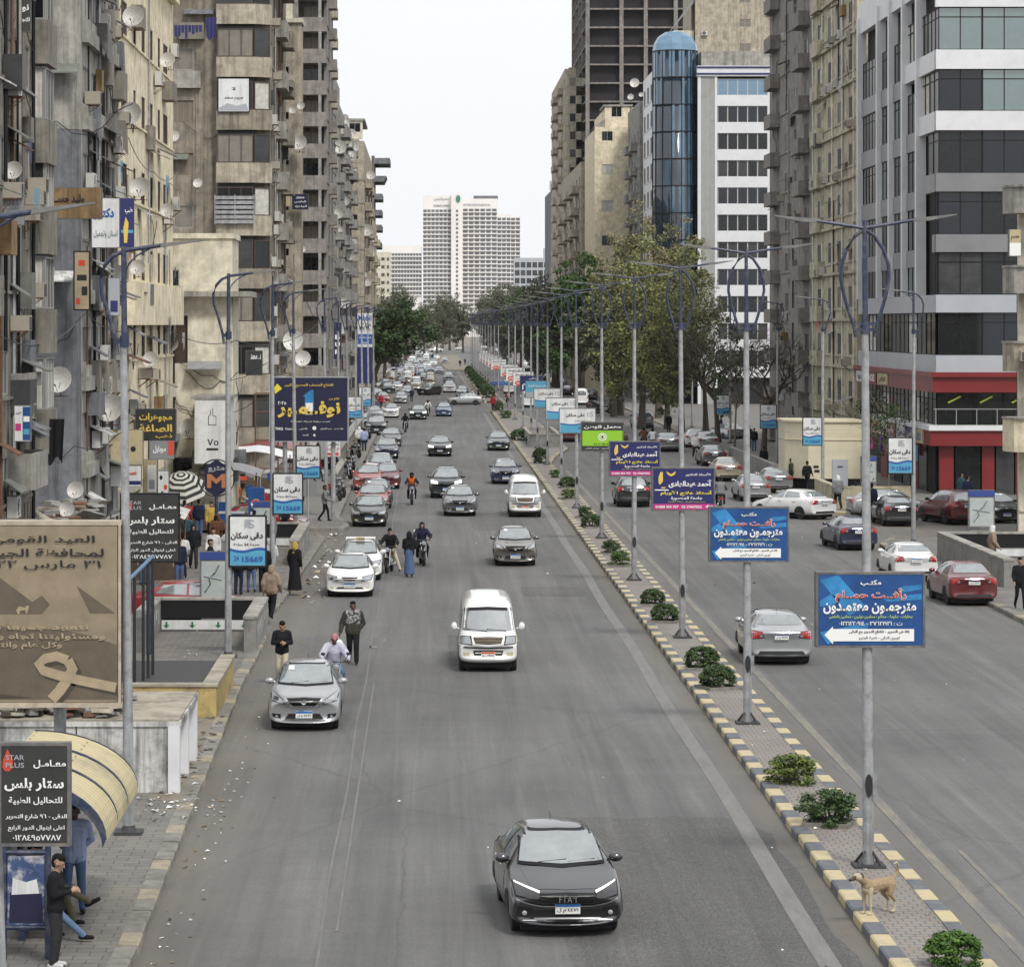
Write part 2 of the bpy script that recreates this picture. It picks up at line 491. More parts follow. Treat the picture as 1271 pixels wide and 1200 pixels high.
KY=[M['kerb_y'],M['kerb_k']]
ML=7.0
kerb('kerb',[(ML,38),(ML,362)],.3,.16,KY)
kerb('kerb',[(ML,400),(ML+.4,668)],.3,.16,KY,2)
MRP=[(8.6,38),(8.6,224),(9.4,236),(10.9,250),(10.9,320),(9.6,362)]
kerb('kerb',MRP,.3,.16,KY,side=-1)
kerb('kerb',[(9.6,400),(9.6,668)],.3,.16,KY,2,side=-1)
kerb('kerb',[(ML+.3,362),(9.3,362)],.3,.155,[M['kerb_g']],side=1)
kerb('kerb',[(ML+.3,400.3),(9.3,400.3)],.3,.155,[M['kerb_g']],side=1)
def slab(name,poly,z,m):
	mb=MB();mb.prism(poly,-.02,z,'z');return tag(mb.build(name,m),kind='structure')
slab('median_paving',[(ML+.29,38),(8.31,38),(8.31,224),(9.11,236),(10.61,250),(10.61,320),(9.31,361.8),(ML+.29,361.8)],.145,M['median'])
slab('median_paving',[(ML+.29,400),(9.31,400),(9.31,668),(ML+.69,668)],.145,M['median'])
M['kerb_o']=mat('faded ochre kerb',(.30,.26,.19),.85,noise=(2,.25),grime=((.15,.14,.12),3,.7))
KG=[M['kerb_g'],M['kerb_g'],M['kerb_o'],M['kerb_g'],M['kerb_g'],M['kerb_o'],M['kerb_g']]
W1=[(-4.5,38),(-4.5,50),(-4.69,64),(-4.98,86),(-4.95,99),(-5.2,102.2),(-5.9,103.2),(-11.9,103.4)]
kerb('kerb',W1,.32,.17,KG,side=-1)
W2=[(-11.9,106.6),(-6.2,106.8),(-5.4,107.6),(-5.1,110),(-4.63,146),(-4.9,147.6),(-6,148.3),(-11.9,148.4)]
kerb('kerb',W2,.32,.17,[M['kerb_g']],side=-1)
W3=[(-11.9,152.2),(-4.6,152.4),(-3.95,152.8),(-3.75,154),(-3.9,156.5),(-4.45,162),(-4.5,190),(-4.5,620)]
kerb('kerb',W3,.32,.17,[M['kerb_g']],side=-1)
def inset(pts,d):return[(x-d,y)for x,y in pts]
slab('pavement',[(-13,38)]+[(-4.8,38),(-4.8,50),(-4.99,64),(-5.28,86),(-5.25,99),(-5.5,102),(-6,102.9),(-13,103.1)],.16,M['walk'])
slab('pavement',[(-13,106.9),(-6.2,107.1),(-5.6,108),(-5.4,110),(-4.94,146),(-5.1,147.4),(-6,148),(-13,148.1)],.16,M['walk'])
slab('pavement',[(-13,152.5),(-4.6,152.7),(-4.2,153.1),(-4.06,154),(-4.2,156.5),(-4.76,162),(-4.81,620),(-13,620)],.16,M['walk'])
E1=[(19.45,38),(19.45,108),(19.6,136),(19.9,142),(20.8,145.4),(28,146)]
kerb('kerb',E1,.3,.16,KG)
slab('pavement',[(19.74,38),(19.74,108),(19.89,136),(20.15,141.8),(20.9,145.1),(40,145.7),(40,38)],.15,M['walk'])
E2=[(40,165),(21.4,165.2),(20.6,166),(20.2,168),(20.2,225),(22.5,240),(23,600)]
kerb('kerb',E2,.3,.16,[M['kerb_g'],M['kerb_y'],M['kerb_g']])
slab('pavement',[(40,165.3),(21.4,165.5),(20.85,166.2),(20.5,168),(20.5,225),(22.8,240),(23.3,600),(60,600),(60,165.3)],.15,M['walk'])
# planted island where the carriageway bends away
kerb('kerb',[(4.2,672),(7.4,670)],.4,.18,[M['kerb_g']],side=1)
slab('traffic_island',[(4.2,672.3),(7.4,670.4),(9.6,668.5),(9,1000),(1,1000)],.15,M['earth'])
def rect(a,b,c,d):return[(a,b),(c,b),(c,d),(a,d)]
def circ(cx,cz,r,asp=1.,n=20):return[(cx+r*math.cos(2*math.pi*k/n),cz+r*asp*math.sin(2*math.pi*k/n))for k in range(n)]
# ------------------------------------------------------------------ street lamps
M['lum']=mat('weathered lamp housing',(.17,.17,.165),.6,noise=(4,.3))
def lamp_twin():
	r=thing('street_lamp','x','street lamp',group='twin-armed street lamps along the median')
	b=MB();b.box(-.28,.28,-.28,.28,0,.05)
	for a in range(4):
		c,s_=math.cos(a*math.pi/2+.785),math.sin(a*math.pi/2+.785)
		b.tube([(c*.3,s_*.3,.03),(c*.09,s_*.09,.28)],[.035,.02],5)
	b.build('base_plate',M['cabd'],r)
	MB().tube([(0,0,0),(0,0,4),(-.005,0,9.6)],[.105,.09,.062],12).build('shaft',M['steel'],r,smooth='auto')
	MB().tube([(0,0,9.5),(0,0,11.5)],[.055,.04],10).build('mast',M['blue'],r,smooth='auto')
	mb=MB();mb.box(-.2,.2,-.05,.05,9.52,9.58);mb.lathe([(.085,9.48),(.085,9.68)]);mb.box(-.2,.2,-.05,.05,9.63,9.68)
	mb.build('bracket',M['blue'],r)
	for s in(-1,1):
		P=[(.02,11.33),(.17,11.22),(.33,10.98),(.42,10.7),(.43,10.45),(.37,10.15),(.28,9.85),(.2,9.6),(.17,9.42)]
		Q=[Vector((s*x,0,z))for x,z in P]
		MB().tube(Q,.034,8).build('loop',M['blue'],r,smooth='auto')
		a=MB().tube([(0,0,11.36),(s*.9,0,11.5)],[.035,.028],8).build('arm',M['blue'],r,smooth='auto')
		l=MB((0,0,11.49));P=[(.86,-.03),(1.15,-.005),(1.62,.09),(1.64,.11),(1.1,.06),(.88,.045)]
		l.prism([(s*a_,b_)for a_,b_ in P],-.085,.085)
		l.build('luminaire',M['lum'],a)
	mb=MB().prism(circ(0,1.45,.065,3.2,14),-.115,-.08,'y');mb.build('fuse_opening',M['black'],r)
	mb=MB().box(.07,.15,-.14,-.125,1.25,1.66);mb.build('fuse_door',M['steel'],r)
	return r
def lamp_single(s):
	"""s = +1: the arm reaches to +x."""
	r=thing('street_lamp','x','street lamp',group='single-armed street lamps along the pavements')
	b=MB();b.box(-.26,.26,-.26,.26,0,.06);b.lathe([(.15,.05),(.11,.16)]);b.build('base_plate',M['cabd'],r)
	MB().tube([(0,0,0),(0,0,4),(-.02*s,0,9.4)],[.105,.09,.065],12).build('shaft',M['steel'],r,smooth='auto')
	MB().tube([(0,0,9.3),(0,0,11.1)],[.06,.05],10).build('mast',M['blue'],r,smooth='auto')
	mb=MB();mb.lathe([(.09,9.2),(.09,9.42)]);mb.box(-.2 if s>0 else 0,.2 if s<0 else 0,-.04,.04,9.26,9.36);mb.build('bracket',M['blue'],r)
	P=[(-.13,9.05),(-.17,9.35),(-.3,9.85),(-.42,10.2),(-.44,10.5),(-.36,10.75),(-.2,10.93),(.05,11.03),(.8,11.13)]
	a=MB().tube([(s*x,0,z)for x,z in P],.04,8).build('arm',M['blue'],r,smooth='auto')
	MB().tube([(s*.03,0,10.6),(s*.1,0,10.78),(s*.25,0,10.93),(s*.5,0,11.06)],.018,6).build('stay',M['blue'],r)
	l=MB().prism([(s*.7,11.08),(s*1.55,11.2),(s*1.55,11.225),(s*.72,11.16)],-.085,.085);l.build('luminaire',M['lum'],a)
	return r
tw=lamp_twin();sl=lamp_single(1);sr=lamp_single(-1)
index_kids(tw,sl,sr)
MEDP=[(57.4,7.85),(77.9,7.73),(99.2,7.84),(121.4,7.77),(145.2,7.84),(169,7.82),(193,8.0),(221,8.2),(250,8.5),(275,8.8),(298,8.8),(325,8.8),(350,8.8)]+[(402+23*k,8.8)for k in range(12)]
SIGNTXT=['nearest blue translation-office sign','second blue translation-office sign','nearer navy and pink doctor sign','farther navy and pink doctor sign','green and black laboratory sign']
tw_used=False
for i,(y,x)in enumerate(MEDP):
	o=tw if i==0 else copy_tree(tw)
	o.location=(x,y,.145);o.rotation_euler=(0,R(random.uniform(-.35,.15)if i else-.35),0)
	if i<5:o['label']=f'twin-armed grey and blue street lamp carrying the {SIGNTXT[i]}'
	elif i<8:o['label']=f'twin-armed street lamp carrying the {ORD[i-5]} white apartment-agency sign of the median'
	else:o['label']=f'twin-armed street lamp on the median, {ORD[i]} from the dog' if i<30 else 'far twin-armed street lamp'
LEFTP=[(43,-5.7),(61,-5.66),(93.3,-5.78),(116,-5.6),(145,-5.95),(181,-5.7),(206,-5.7),(230,-5.7),(255,-5.7),(282,-5.7),(310,-5.7),(340,-5.7)]
for i,(y,x)in enumerate(LEFTP):
	o=sl if i==0 else copy_tree(sl)
	o.location=(x,y,.16);o.rotation_euler=(0,R(random.uniform(-.6,.2)if i else-1.5),0)
	o['label']=['single-armed street lamp beside the black laboratory sign and bus shelter','single-armed street lamp holding the big brown billboard','single-armed street lamp by the yellow grating wall, with agency sign','single-armed street lamp on the pavement beside the woman in beige','single-armed street lamp in front of the navy museum billboard'][i]if i<5 else f'single-armed street lamp beyond the museum billboard, {ORD[i-5]} of its row'
RIGHTP=[(142,21.4),(182,22.3),(214,23.2),(261,24.5),(300,24.6),(340,24.6)]
for i,(y,x)in enumerate(RIGHTP):
	o=sr if i==0 else copy_tree(sr)
	o.location=(x,y,.15)
	o['label']=['single-armed street lamp on the corner before the red shoe shop','single-armed street lamp against the cream metro kiosk','single-armed street lamp just beyond the cream metro kiosk','single-armed street lamp among the bare trees','single-armed street lamp farther on among the trees','single-armed street lamp farthest along the tree row'][i]
# ------------------------------------------------------------------ signs
M['cab']=mat('grey sign cabinet',(.12,.12,.12),.6,noise=(4,.3),grime=((.25,.2,.13),4,.4))
M['cabl']=mat('weathered sign edge',(.42,.36,.28),.7,noise=(4,.3))
M['signwhite']=mat('white sign face',(.7,.71,.71),.4,noise=(1.5,.08),streak=.2,grime=((.4,.38,.33),1.6,.35))
M['cyan']=mat('light blue sign face',(.085,.33,.5),.4,noise=(2,.08))
M['signblue']=mat('deep blue sign face',(.012,.07,.235),.35,noise=(1.2,.35))
M['signblue2']=mat('bright blue sign band',(.03,.2,.44),.35,noise=(3,.4))
M['navy']=mat('navy sign face',(.016,.02,.11),.4)
M['navy2']=mat('dark navy poster',(.012,.014,.045),.4,noise=(1,.2))
M['pink']=mat('pink sign band',(.5,.035,.22),.4)
M['green']=mat('lime sign face',(.27,.55,.03),.4)
M['blackface']=mat('black sign face',(.03,.031,.03),.45,noise=(2,.3))
M['wtext']=mat('white lettering',(.82,.82,.80),.5)
M['rtext']=mat('red lettering',(.55,.06,.03),.5)
M['ytext']=mat('yellow lettering',(.75,.62,.05),.5)
M['ltext']=mat('lime lettering',(.6,.75,.1),.5)
M['btext']=mat('blue lettering',(.02,.09,.33),.5)
M['gold']=mat('gold lettering',(.7,.5,.09),.5)
M['grey_t']=mat('grey lettering',(.35,.37,.4),.5)
M['purple']=mat('purple lettering',(.12,.02,.25),.5)
def board(name,label,cat,c,w,h,th,face,texts=(),shapes=(),group=None,cab='cab',edge=None,rot=0.,zb=None,back=0.0):
	"""A box sign whose face looks to local -y. c = centre of the bottom edge. texts: (string, cx, cz, w, h|None, colour, bold);
    shapes: (outline, colour, proud). Lengths are fractions of w and h from the lower left corner."""
	r=thing(name,label,cat,c,rot,group)
	mb=MB().box(-w/2,w/2,-th/2,th/2,0,h);mb.build('cabinet',M[cab],r)
	if edge:
		e=MB();t=.03;y0,y1=-th/2-.012,th/2+.004
		e.box(-w/2-.01,w/2+.01,y0,y1,h-t,h+.012);e.box(-w/2-.01,w/2+.01,y0,y1,-.012,t)
		e.box(-w/2-.012,-w/2+t,y0,y1,t,h-t);e.box(w/2-t,w/2+.012,y0,y1,t,h-t)
		e.build('frame',M[edge],r)
	t=.035 if edge else .02
	f=MB().box(-w/2+t,w/2-t,-th/2-.006,-th/2+.01,t,h-t).build('face',M[face],r)
	by={}
	y0=-th/2-.006
	for poly,col,proud in shapes:
		mb=by.setdefault(('panel',col,proud),MB())
		P=[(-w/2+a*w,b*h)for a,b in poly]
		mb.face([(a,y0-.004*proud,b)for a,b in P])
	for tx in texts:
		s,cx,cz,tw_,th_,col=tx[:6];bold=tx[6]if len(tx)>6 else .012
		lay=tx[7]if len(tx)>7 else 4
		letters(by.setdefault(('lettering',col,lay),MB()),s,-w/2+cx*w,cz*h,tw_*w if tw_ else None,th_*h if th_ else None,y0-.004*lay,bold)
	for(nm,col,q),mb in by.items():mb.build(nm,M[col],f,fix=False)
	return r
TRANS_T=[('مكتـب',.5,.865,.19,.085,'wtext',.03),('رأفــت حمــام',.5,.70,.66,.19,'wtext',.04,3),('رأفــت حمــام',.5,.70,.65,.18,'rtext',.012,5),
		   ('مترجمـون معتمـدون',.49,.52,.86,.15,'wtext',.03),('سفارات - حكومة - محاكم - محامين دوليين - محامين بالنقض',.5,.405,.77,.06,'ltext',.01),
		   ('ت : ٣٧٦٢١٩٣١ - ٠١٢٢١٢٢٠٩١٤',.5,.32,.58,.055,'wtext',.02),('١٨٤ ش التحرير - تقاطع التحرير مع الدقى',.58,.205,.56,.055,'ink',.008,5),('كوبرى الدقى - ناحية المترو',.58,.125,.38,.05,'ink',.008,5)]
TRANS_S=[([(.03,.9),(.2,.97),(.45,.55),(.3,.42)],'signblue2',1),([(.03,.62),(.13,.72),(.22,.63),(.13,.55),(.03,.55)],'signblue2',1),([(.6,.66),(.97,.72),(.97,.64),(.66,.61)],'signblue2',1),
		   ([(.68,.7),(.8,.82),(.97,.84),(.97,.78)],'signblue2',1),([(.03,.2),(.5,.34),(.45,.2),(.1,.04)],'signblue2',1),
		   ([(.07,.165),(.15,.28),(.15,.245),(.9,.245),(.9,.08),(.15,.08),(.15,.04)],'wtext',3)]
DOC_T=[('الأستاذ الدكتور',.73,.84,.4,.075,'wtext',.02),('أحمد عبدالهادى',.61,.63,.7,.19,'wtext',.035),('أستاذ علاج الأورام',.55,.41,.84,.12,'ytext',.03),('جامعة المنصورة',.55,.29,.5,.09,'wtext',.02),
		 ('مدير وحدة الاورام - زمالة القاهرة',.55,.205,.6,.045,'gold',.008),('01000 503 707   02 37607022',.42,.09,.74,.06,'wtext',.025,5)]
DOC_S=[(rect(.02,.03,.98,.16),'pink',2),(rect(.04,.47,.26,.495),'wtext',2),([(.1,.78),(.13,.9),(.17,.9),(.17,.68),(.12,.6),(.1,.66)],'gold',2),([(.14,.55),(.22,.55),(.2,.52),(.15,.52)],'gold',2),
		 ([(.22,.92),(.3,.85),(.38,.92),(.36,.84),(.3,.8),(.25,.84)],'gold',2),([(.85,.095),(.9,.14),(.9,.115),(.97,.115),(.97,.075),(.9,.075),(.9,.05)],'wtext',4)]
LAB_T=[('معمل الوطن',.5,.83,.86,.13,'wtext',.03),('0111 05 51777',.55,.25,.5,.06,'ink',.02,5),('١٠٢ شارع التحرير - ميدان الدقى',.5,.1,.8,.065,'wtext',.015)]
LAB_S=[(rect(.03,.19,.97,.71),'green',2),(circ(.5,.49,.1,1.35),'wtext',3),(circ(.5,.49,.075,1.35),'green',4),(circ(.5,.49,.05,1.35),'wtext',5),(circ(.5,.49,.03,1.35),'ink',6)]
def wave(z0):return[(.03,z0)]+[(.03+.94*k/8,z0+.03*math.sin(k/8*6.28+2.6))for k in range(9)]+[(.97,z0-.1),(.03,z0-.1)]
AGH_T=[('دقى سكان',.44,.72,.5,.15,'ink',.03),('خدمة 24 ساعة',.66,.5,.46,.055,'ink',.015),('15669',.8,.17,.34,.17,'btext',.03,5),('24',.56,.22,.07,.09,'ink',.02,5),('IS',.85,.76,.17,.2,'grey_t',0.)]
AGH_S=[(wave(.40),'btext',2),([(.03,.03)]+[(.97,.03),(.97,.36)]+[(.97-.94*k/8,.345+.03*math.sin((8-k)/8*6.28+2.6))for k in range(9)],'cyan',3)]
AGV_T=[('دقى سكان',.48,.60,.86,.15,'ink',.03),('خدمة 24 ساعة',.47,.44,.7,.05,'ink',.02),('15669',.63,.15,.56,.12,'btext',.035,5),('24',.2,.17,.14,.1,'btext',.02,5),('IS',.55,.84,.26,.16,'grey_t',0.)]
AGV_S=[(rect(.44,.77,.58,.93),'grey_t',1),(wave(.35),'btext',2),([(.03,.03),(.97,.03),(.97,.31)]+[(.97-.94*k/8,.295+.03*math.sin((8-k)/8*6.28+2.6))for k in range(9)],'cyan',3)]
RED_T=[('شقق للإيجار',.5,.78,.8,.18,'ink',.02),('وسط البلد',.5,.52,.6,.15,'rtext',.02),('15310',.35,.2,.35,.12,'wtext',.02,5)]
RED_S=[(circ(.35,.2,.25,.75),'rtext',3)]
def med_sign(i,*a,zb=4.06,w=1.92,h=1.32,**k):
	y,x=MEDP[i]
	return board('hanging_sign',a[0],'sign',(x+.02,y,zb),w,h,.26,*a[1:],cab='cab',edge='cab',**k)
med_sign(0,'deep blue translation-office sign with white arrow, on the lamp above the dog','signblue',TRANS_T,TRANS_S,group='signs on the median lamps')
med_sign(1,'deep blue translation-office sign with white arrow, behind the silver car','signblue',TRANS_T,TRANS_S,group='signs on the median lamps')
med_sign(2,'navy doctor sign with pink strip, nearer and lower of the two','navy',DOC_T,DOC_S,group='signs on the median lamps')
med_sign(3,'navy doctor sign with pink strip, overlapping the green laboratory sign','navy',DOC_T,DOC_S,group='signs on the median lamps')
med_sign(4,'lime green and black laboratory sign with round emblem','blackface',LAB_T,LAB_S,group='signs on the median lamps')
for k in(5,6,7):
	med_sign(k,f'wide white and light blue apartment-agency sign, {ORD[k-5]} behind the green laboratory sign','signwhite',AGH_T,AGH_S,group='signs on the median lamps')
med_sign(8,'pale blue lettered sign on the median before the navy direction sign','cyan',[('شقق مفروشة للإيجار',.5,.7,.8,.16,'wtext',.02)],[(rect(.03,.03,.97,.35),'grey_t',2)],group='signs on the median lamps')
med_sign(9,'navy direction sign with white arrow and red lettering','navy',[('الدقى',.6,.82,.4,.14,'wtext',.02),('كوبرى الجلاء',.55,.6,.6,.14,'rtext',.02)],[([(.1,.1),(.1,.4),(.2,.5),(.3,.4),(.3,.1),(.25,.1),(.25,.38),(.2,.43),(.15,.38),(.15,.1)],'wtext',3)],group='signs on the median lamps')
for k in range(10,18):
	med_sign(k,f'white sign with red oval and lettering, {ORD[k-10]} beyond the navy direction sign','signwhite',RED_T,RED_S,group='signs on the median lamps')
for k,(y,x,zb,lab)in enumerate([(93.3,-5.78,2.78,'in front of the metro stairs'),(116,-5.6,2.95,'beside the woman in a black abaya'),(145,-5.95,2.85,'just below the navy museum billboard')]):
	board('hanging_sign',f'tall white and light blue apartment-agency sign {lab}','sign',(x+.57,y-.06,zb),1.08,1.48,.14,'signwhite',AGV_T,AGV_S,'tall apartment-agency signs',edge='trim')
for k,(px,pz,y)in enumerate([(453,504,290),(440,519,255)]):
	p=at(px,pz,y);board('hanging_sign',['tall apartment-agency sign below the fuel price board','tall apartment-agency sign before the parked dark off-roader'][k],'sign',p,1.08,1.7,.14,'signwhite',AGV_T,AGV_S,'tall apartment-agency signs',edge='trim')
for k,((y,x),px,py,lab)in enumerate(zip(RIGHTP,(1115,1005,950,911),(588,553,532,515),('on the corner lamp before the shoe shop','against the cream metro kiosk','just beyond the cream metro kiosk','among the bare trees'))):
	p=at(px,py,y);board('hanging_sign',f'tall white and light blue apartment-agency sign {lab}','sign',(x-.6,y-.06,p.z),1.08,1.6,.14,'signwhite',AGV_T,AGV_S,'tall apartment-agency signs',edge='trim')
STAR_T=[('معـامـل',.72,.8,.46,.085,'wtext',.025),('ستار بلس',.5,.6,.84,.13,'wtext',.03),('للتحاليل الطبية',.52,.44,.76,.08,'wtext',.02),('الدقى - ٩٦ شارع التحرير',.53,.28,.86,.06,'wtext',.012),('اعلى ايتوال الدور الرابع',.53,.17,.8,.06,'wtext',.012),('٠١٢٨٤٩٥٧٧٨٧',.54,.08,.68,.055,'wtext',.02),('STAR',.23,.865,.26,.05,'grey_t',.01,5),('PLUS',.23,.79,.26,.05,'grey_t',.01,5)]
STAR_S=[([(.12,.95),(.2,.84),(.2,.77),(.15,.73),(.09,.73),(.05,.77),(.06,.84)],'rtext',2)]
board('hanging_sign','black laboratory sign with red drop, beside the yellow bus shelter','sign',(-5.18,42.5,2.94),.93,1.34,.16,'blackface',STAR_T,STAR_S,'black laboratory signs',edge='cab')
o=board('standing_sign','black laboratory sign on a blue post behind the billboard','sign',(-8.1,94,2.86),1.72,2.0,.16,'blackface',STAR_T,STAR_S,'black laboratory signs',edge='trim')
MB().tube([(-.05,.1,-2.7),(-.05,.1,.2)],.075,10).build('post',M['blue'],o)
# big brown national-day billboard
M['beige']=mat('faded beige poster',(.265,.215,.145),.6,noise=(1.2,.18),grime=((.15,.12,.08),1.4,.5))
M['brown1']=mat('brown poster print',(.115,.092,.064),.6,noise=(2,.2))
M['brown2']=mat('dark brown poster print',(.06,.047,.034),.6,noise=(2,.2))
M['beige2']=mat('pale beige poster print',(.36,.29,.19),.6,noise=(2,.2))
H=3.42;Wb=4.4
r=thing('billboard','large faded brown national-day billboard with pyramids and ribbon','billboard',(-8.0,60.75,2.62))
mb=MB().box(-Wb/2,Wb/2-.0,-.02,.34,0,H);mb.build('cabinet',M['cab'],r)
mb=MB();mb.box(-Wb/2,Wb/2+.02,-.06,.02,-.04,.05);mb.box(-Wb/2,Wb/2+.02,-.06,.36,H-.03,H+.05);mb.box(Wb/2-.03,Wb/2+.02,-.06,-.02,.05,H-.03);mb.build('frame',M['cabl'],r)
f=MB().box(-Wb/2+.02,Wb/2-.05,-.045,-.025,.06,H-.04).build('face',M['beige'],r)
def bpt(px,py):return((px-531)*60.7/4000+8.0,CAM_Z+(402-py)*60.7/4000-2.62)
def bpoly(pts,m,lay):
	mb=MB();mb.face([(a,-.045-.004*lay,b)for a,b in(bpt(*p)for p in pts)]);mb.build('print',M[m],f,fix=False)
bpoly([(-60,790),(-60,760),(-20,700),(0,717),(40,747),(52,739),(62,750),(52,762),(0,762)],'brown1',1)
bpoly([(95,727),(143,761),(112,761)],'brown1',1)
bpoly([(-40,765),(20,782),(70,780),(110,788),(145,800),(145,868),(-90,868),(-90,790)],'brown1',1)
bpoly([(-90,850),(40,866),(-90,868)],'brown2',2)
def bstrip(pts,w,m,lay):
	P=[Vector((*bpt(*q),0))for q in pts];mb=MB();k=w*60.7/4000/2
	for i in range(len(P)-1):
		d0=(P[min(i+1,len(P)-1)]-P[max(i-1,0)]).normalized();d1=(P[min(i+2,len(P)-1)]-P[i]).normalized()
		n0,n1=Vector((-d0.y,d0.x,0))*k,Vector((-d1.y,d1.x,0))*k
		mb.face([(q.x,-.045-.004*lay,q.y)for q in(P[i]-n0,P[i+1]-n1,P[i+1]+n1,P[i]+n0)])
	mb.build('print',M[m],f,fix=False)
rb=[(64,868),(74,857),(84,843),(90,830),(84,819),(70,814),(56,817),(48,824),(54,832),(74,838),(100,844),(144,853)]
bstrip([(x+5,y+4)for x,y in rb],12,'brown2',3);bstrip(rb[:5],13,'beige2',4);bstrip(rb[4:],12,'beige2',5)
bpoly([(20,757),(24,752),(31,754),(33,751),(36,752),(35,757),(33,762),(31,757),(25,758),(24,762),(22,762)],'beige2',3)
for s_,cx,cy,wpx,hpx,m_ in(('العيد القومي',52,671,132,13,'ink'),('لمحافظة الجيزة',54,687,150,13,'ink'),('٣١ مارس ٢٠٢٢',50,701,150,12,'ink'),('نتعهد جميعاً بالوفاء',30,778,160,10,'beige2'),('ومسئوليتنا تجاه وطننا',48,790,165,9,'beige2'),('وكل عام وانتم بخير',18,801,118,10,'beige2')):
	mb=MB();a,b=bpt(cx,cy);k=60.7/4000;letters(mb,s_,a,b,wpx*k,hpx*k,-.075,.02);mb.build('lettering',M[m_],f,fix=False)
for q in(1.0,-1.2):MB().tube([(q,.6,-2.4),(q,.6,1)],.12,10).build('post',M['steel'],r)
# navy museum-opening billboard
r=board('billboard','navy museum-opening billboard with a big figure one','billboard',((383.5-531)*.04,160,3.96),3.9,3.2,.3,'navy2',
		  [('افتتاح المتحف المصري الكبير',.5,.87,.62,.06,'gold',.02),('نوفــمـبر',.5,.5,.8,.26,'gold',.045,6),('٢٠٢٥',.16,.6,.1,.05,'wtext',.02),('تقام من',.82,.66,.13,.05,'gold',.02),('تحت رعاية شركاء التنمية',.52,.31,.5,.03,'wtext',.01),('TMG',.12,.2,.1,.045,'wtext',.02),('Orascom',.26,.2,.12,.035,'wtext',.01),('الأهلى',.43,.2,.1,.035,'wtext',.01),('مصر للطيران',.72,.2,.15,.03,'wtext',.01),('بنك مصر',.88,.2,.12,.03,'wtext',.01),('القاهرة',.46,.1,.07,.03,'wtext',.01),('e',.57,.1,.03,.04,'wtext',.02)],
		  [([(.42,.7),(.52,.8),(.56,.8),(.56,.42),(.45,.42),(.45,.7)],'signblue2',2),([(.46,.6),(.55,.6),(.55,.42),(.46,.42)],'wtext',3),([(.06,.84),(.1,.9),(.16,.82),(.07,.74)],'ytext',2),(circ(.57,.21,.025,1.2),'wtext',2)],cab='cab',edge='grey_t')
for q in(-1.2,1.2):MB().tube([(q,.2,-3.8),(q,.2,.2)],.12,10).build('post',M['steel'],r)
# ------------------------------------------------------------------ vehicles
def paint(name,c,metal=.3,rough=.28):
	return mat('paint '+name,c,rough,metal,.5,coat=.8,noise=(.8,.06),grime=((.16,.14,.11),1.1,.12))
PAINT={'graphite':paint('graphite',(.06,.06,.064),.9,.3),'silver':paint('silver',(.36,.37,.38),.5),'white':paint('white',(.74,.74,.73),0),
		 'taupe':paint('taupe',(.13,.115,.098)),'grey':paint('grey',(.11,.112,.115)),'lightgrey':paint('light grey',(.25,.255,.26),.4),'black':paint('black',(.012,.013,.015),.2),
		 'navy':paint('navy',(.014,.022,.065)),'blue':paint('blue',(.06,.1,.2)),'maroon':paint('maroon',(.13,.01,.014)),'red':paint('red',(.24,.012,.018),.1),
		 'darkgreen':paint('dark green',(.022,.04,.036)),'beige':paint('beige',(.4,.34,.25),.2),'pinkred':paint('faded red',(.32,.07,.06),.1),'ivory':paint('ivory',(.55,.52,.44),0)}
def loft(stations,sweep_f,sweep_r,half):
	"""Body shell from cross-sections. A station is (y, zb, zs, zt, wl, ws, wt): sill, shoulder and top heights; widths there."""
	mb=MB();rings=[]
	ys=[s[0]for s in stations];y0,y1=ys[0],ys[-1]
	for y,zb,zs,zt,wl,ws,wt in stations:
		zm=zb+(zs-zb)*.5
		half_pts=[(0,zb),(wl*.75,zb),(wl,zb+.07),(max(wl,ws)*1.0,zm),(ws,zs-.05),(ws-.05,zs+.015),(wt,zt-(zt-zs)*.12-.012),(wt*.62,zt-.004),(0,zt)]
		ring=[]
		for x,z in half_pts+[(-a,b)for a,b in half_pts[-2:0:-1]]:
			f=(abs(x)/half)**2
			kf=max(0,1-(y-y0)/1.1);kr=max(0,1-(y1-y)/.9)
			ring.append(mb.pt((x,y+sweep_f*f*kf-sweep_r*f*kr,z)))
		rings.append(ring)
	n=len(rings[0])
	for i in range(len(rings)-1):
		for k in range(n):mb.fi([rings[i][k],rings[i][(k+1)%n],rings[i+1][(k+1)%n],rings[i+1][k]])
	for ring in(rings[0],rings[-1]):
		h=n//2
		for k in range(h):mb.fi([ring[k],ring[k+1],ring[n-1-k],ring[(n-k)%n]])if 0<k<h-1 else mb.fi([ring[k],ring[k+1],ring[n-1-k]]if k==0 else[ring[k],ring[k+1],ring[n-k]])
	me=mb.mesh('body',M['trim'])
	o=bpy.data.objects.new('tmp',me);COL.objects.link(o)
	s=o.modifiers.new('s','SUBSURF');s.levels=2;s.render_levels=2
	bpy.context.view_layer.update()
	ev=bpy.data.meshes.new_from_object(o.evaluated_get(bpy.context.evaluated_depsgraph_get()))
	bpy.data.objects.remove(o);bpy.data.meshes.remove(me)
	ev.polygons.foreach_set('use_smooth',[True]*len(ev.polygons))
	return ev
def resample(P,n):
	P=[Vector((*p,0))for p in P];d=[0]
	for a,b in zip(P,P[1:]):d.append(d[-1]+(b-a).length)
	out=[]
	for i in range(n):
		t=d[-1]*i/(n-1);k=0
		while k<len(P)-2 and d[k+1]<t:k+=1
		s=(t-d[k])/max(1e-6,d[k+1]-d[k]);q=P[k].lerp(P[k+1],s);out.append((q.x,q.y))
	return out
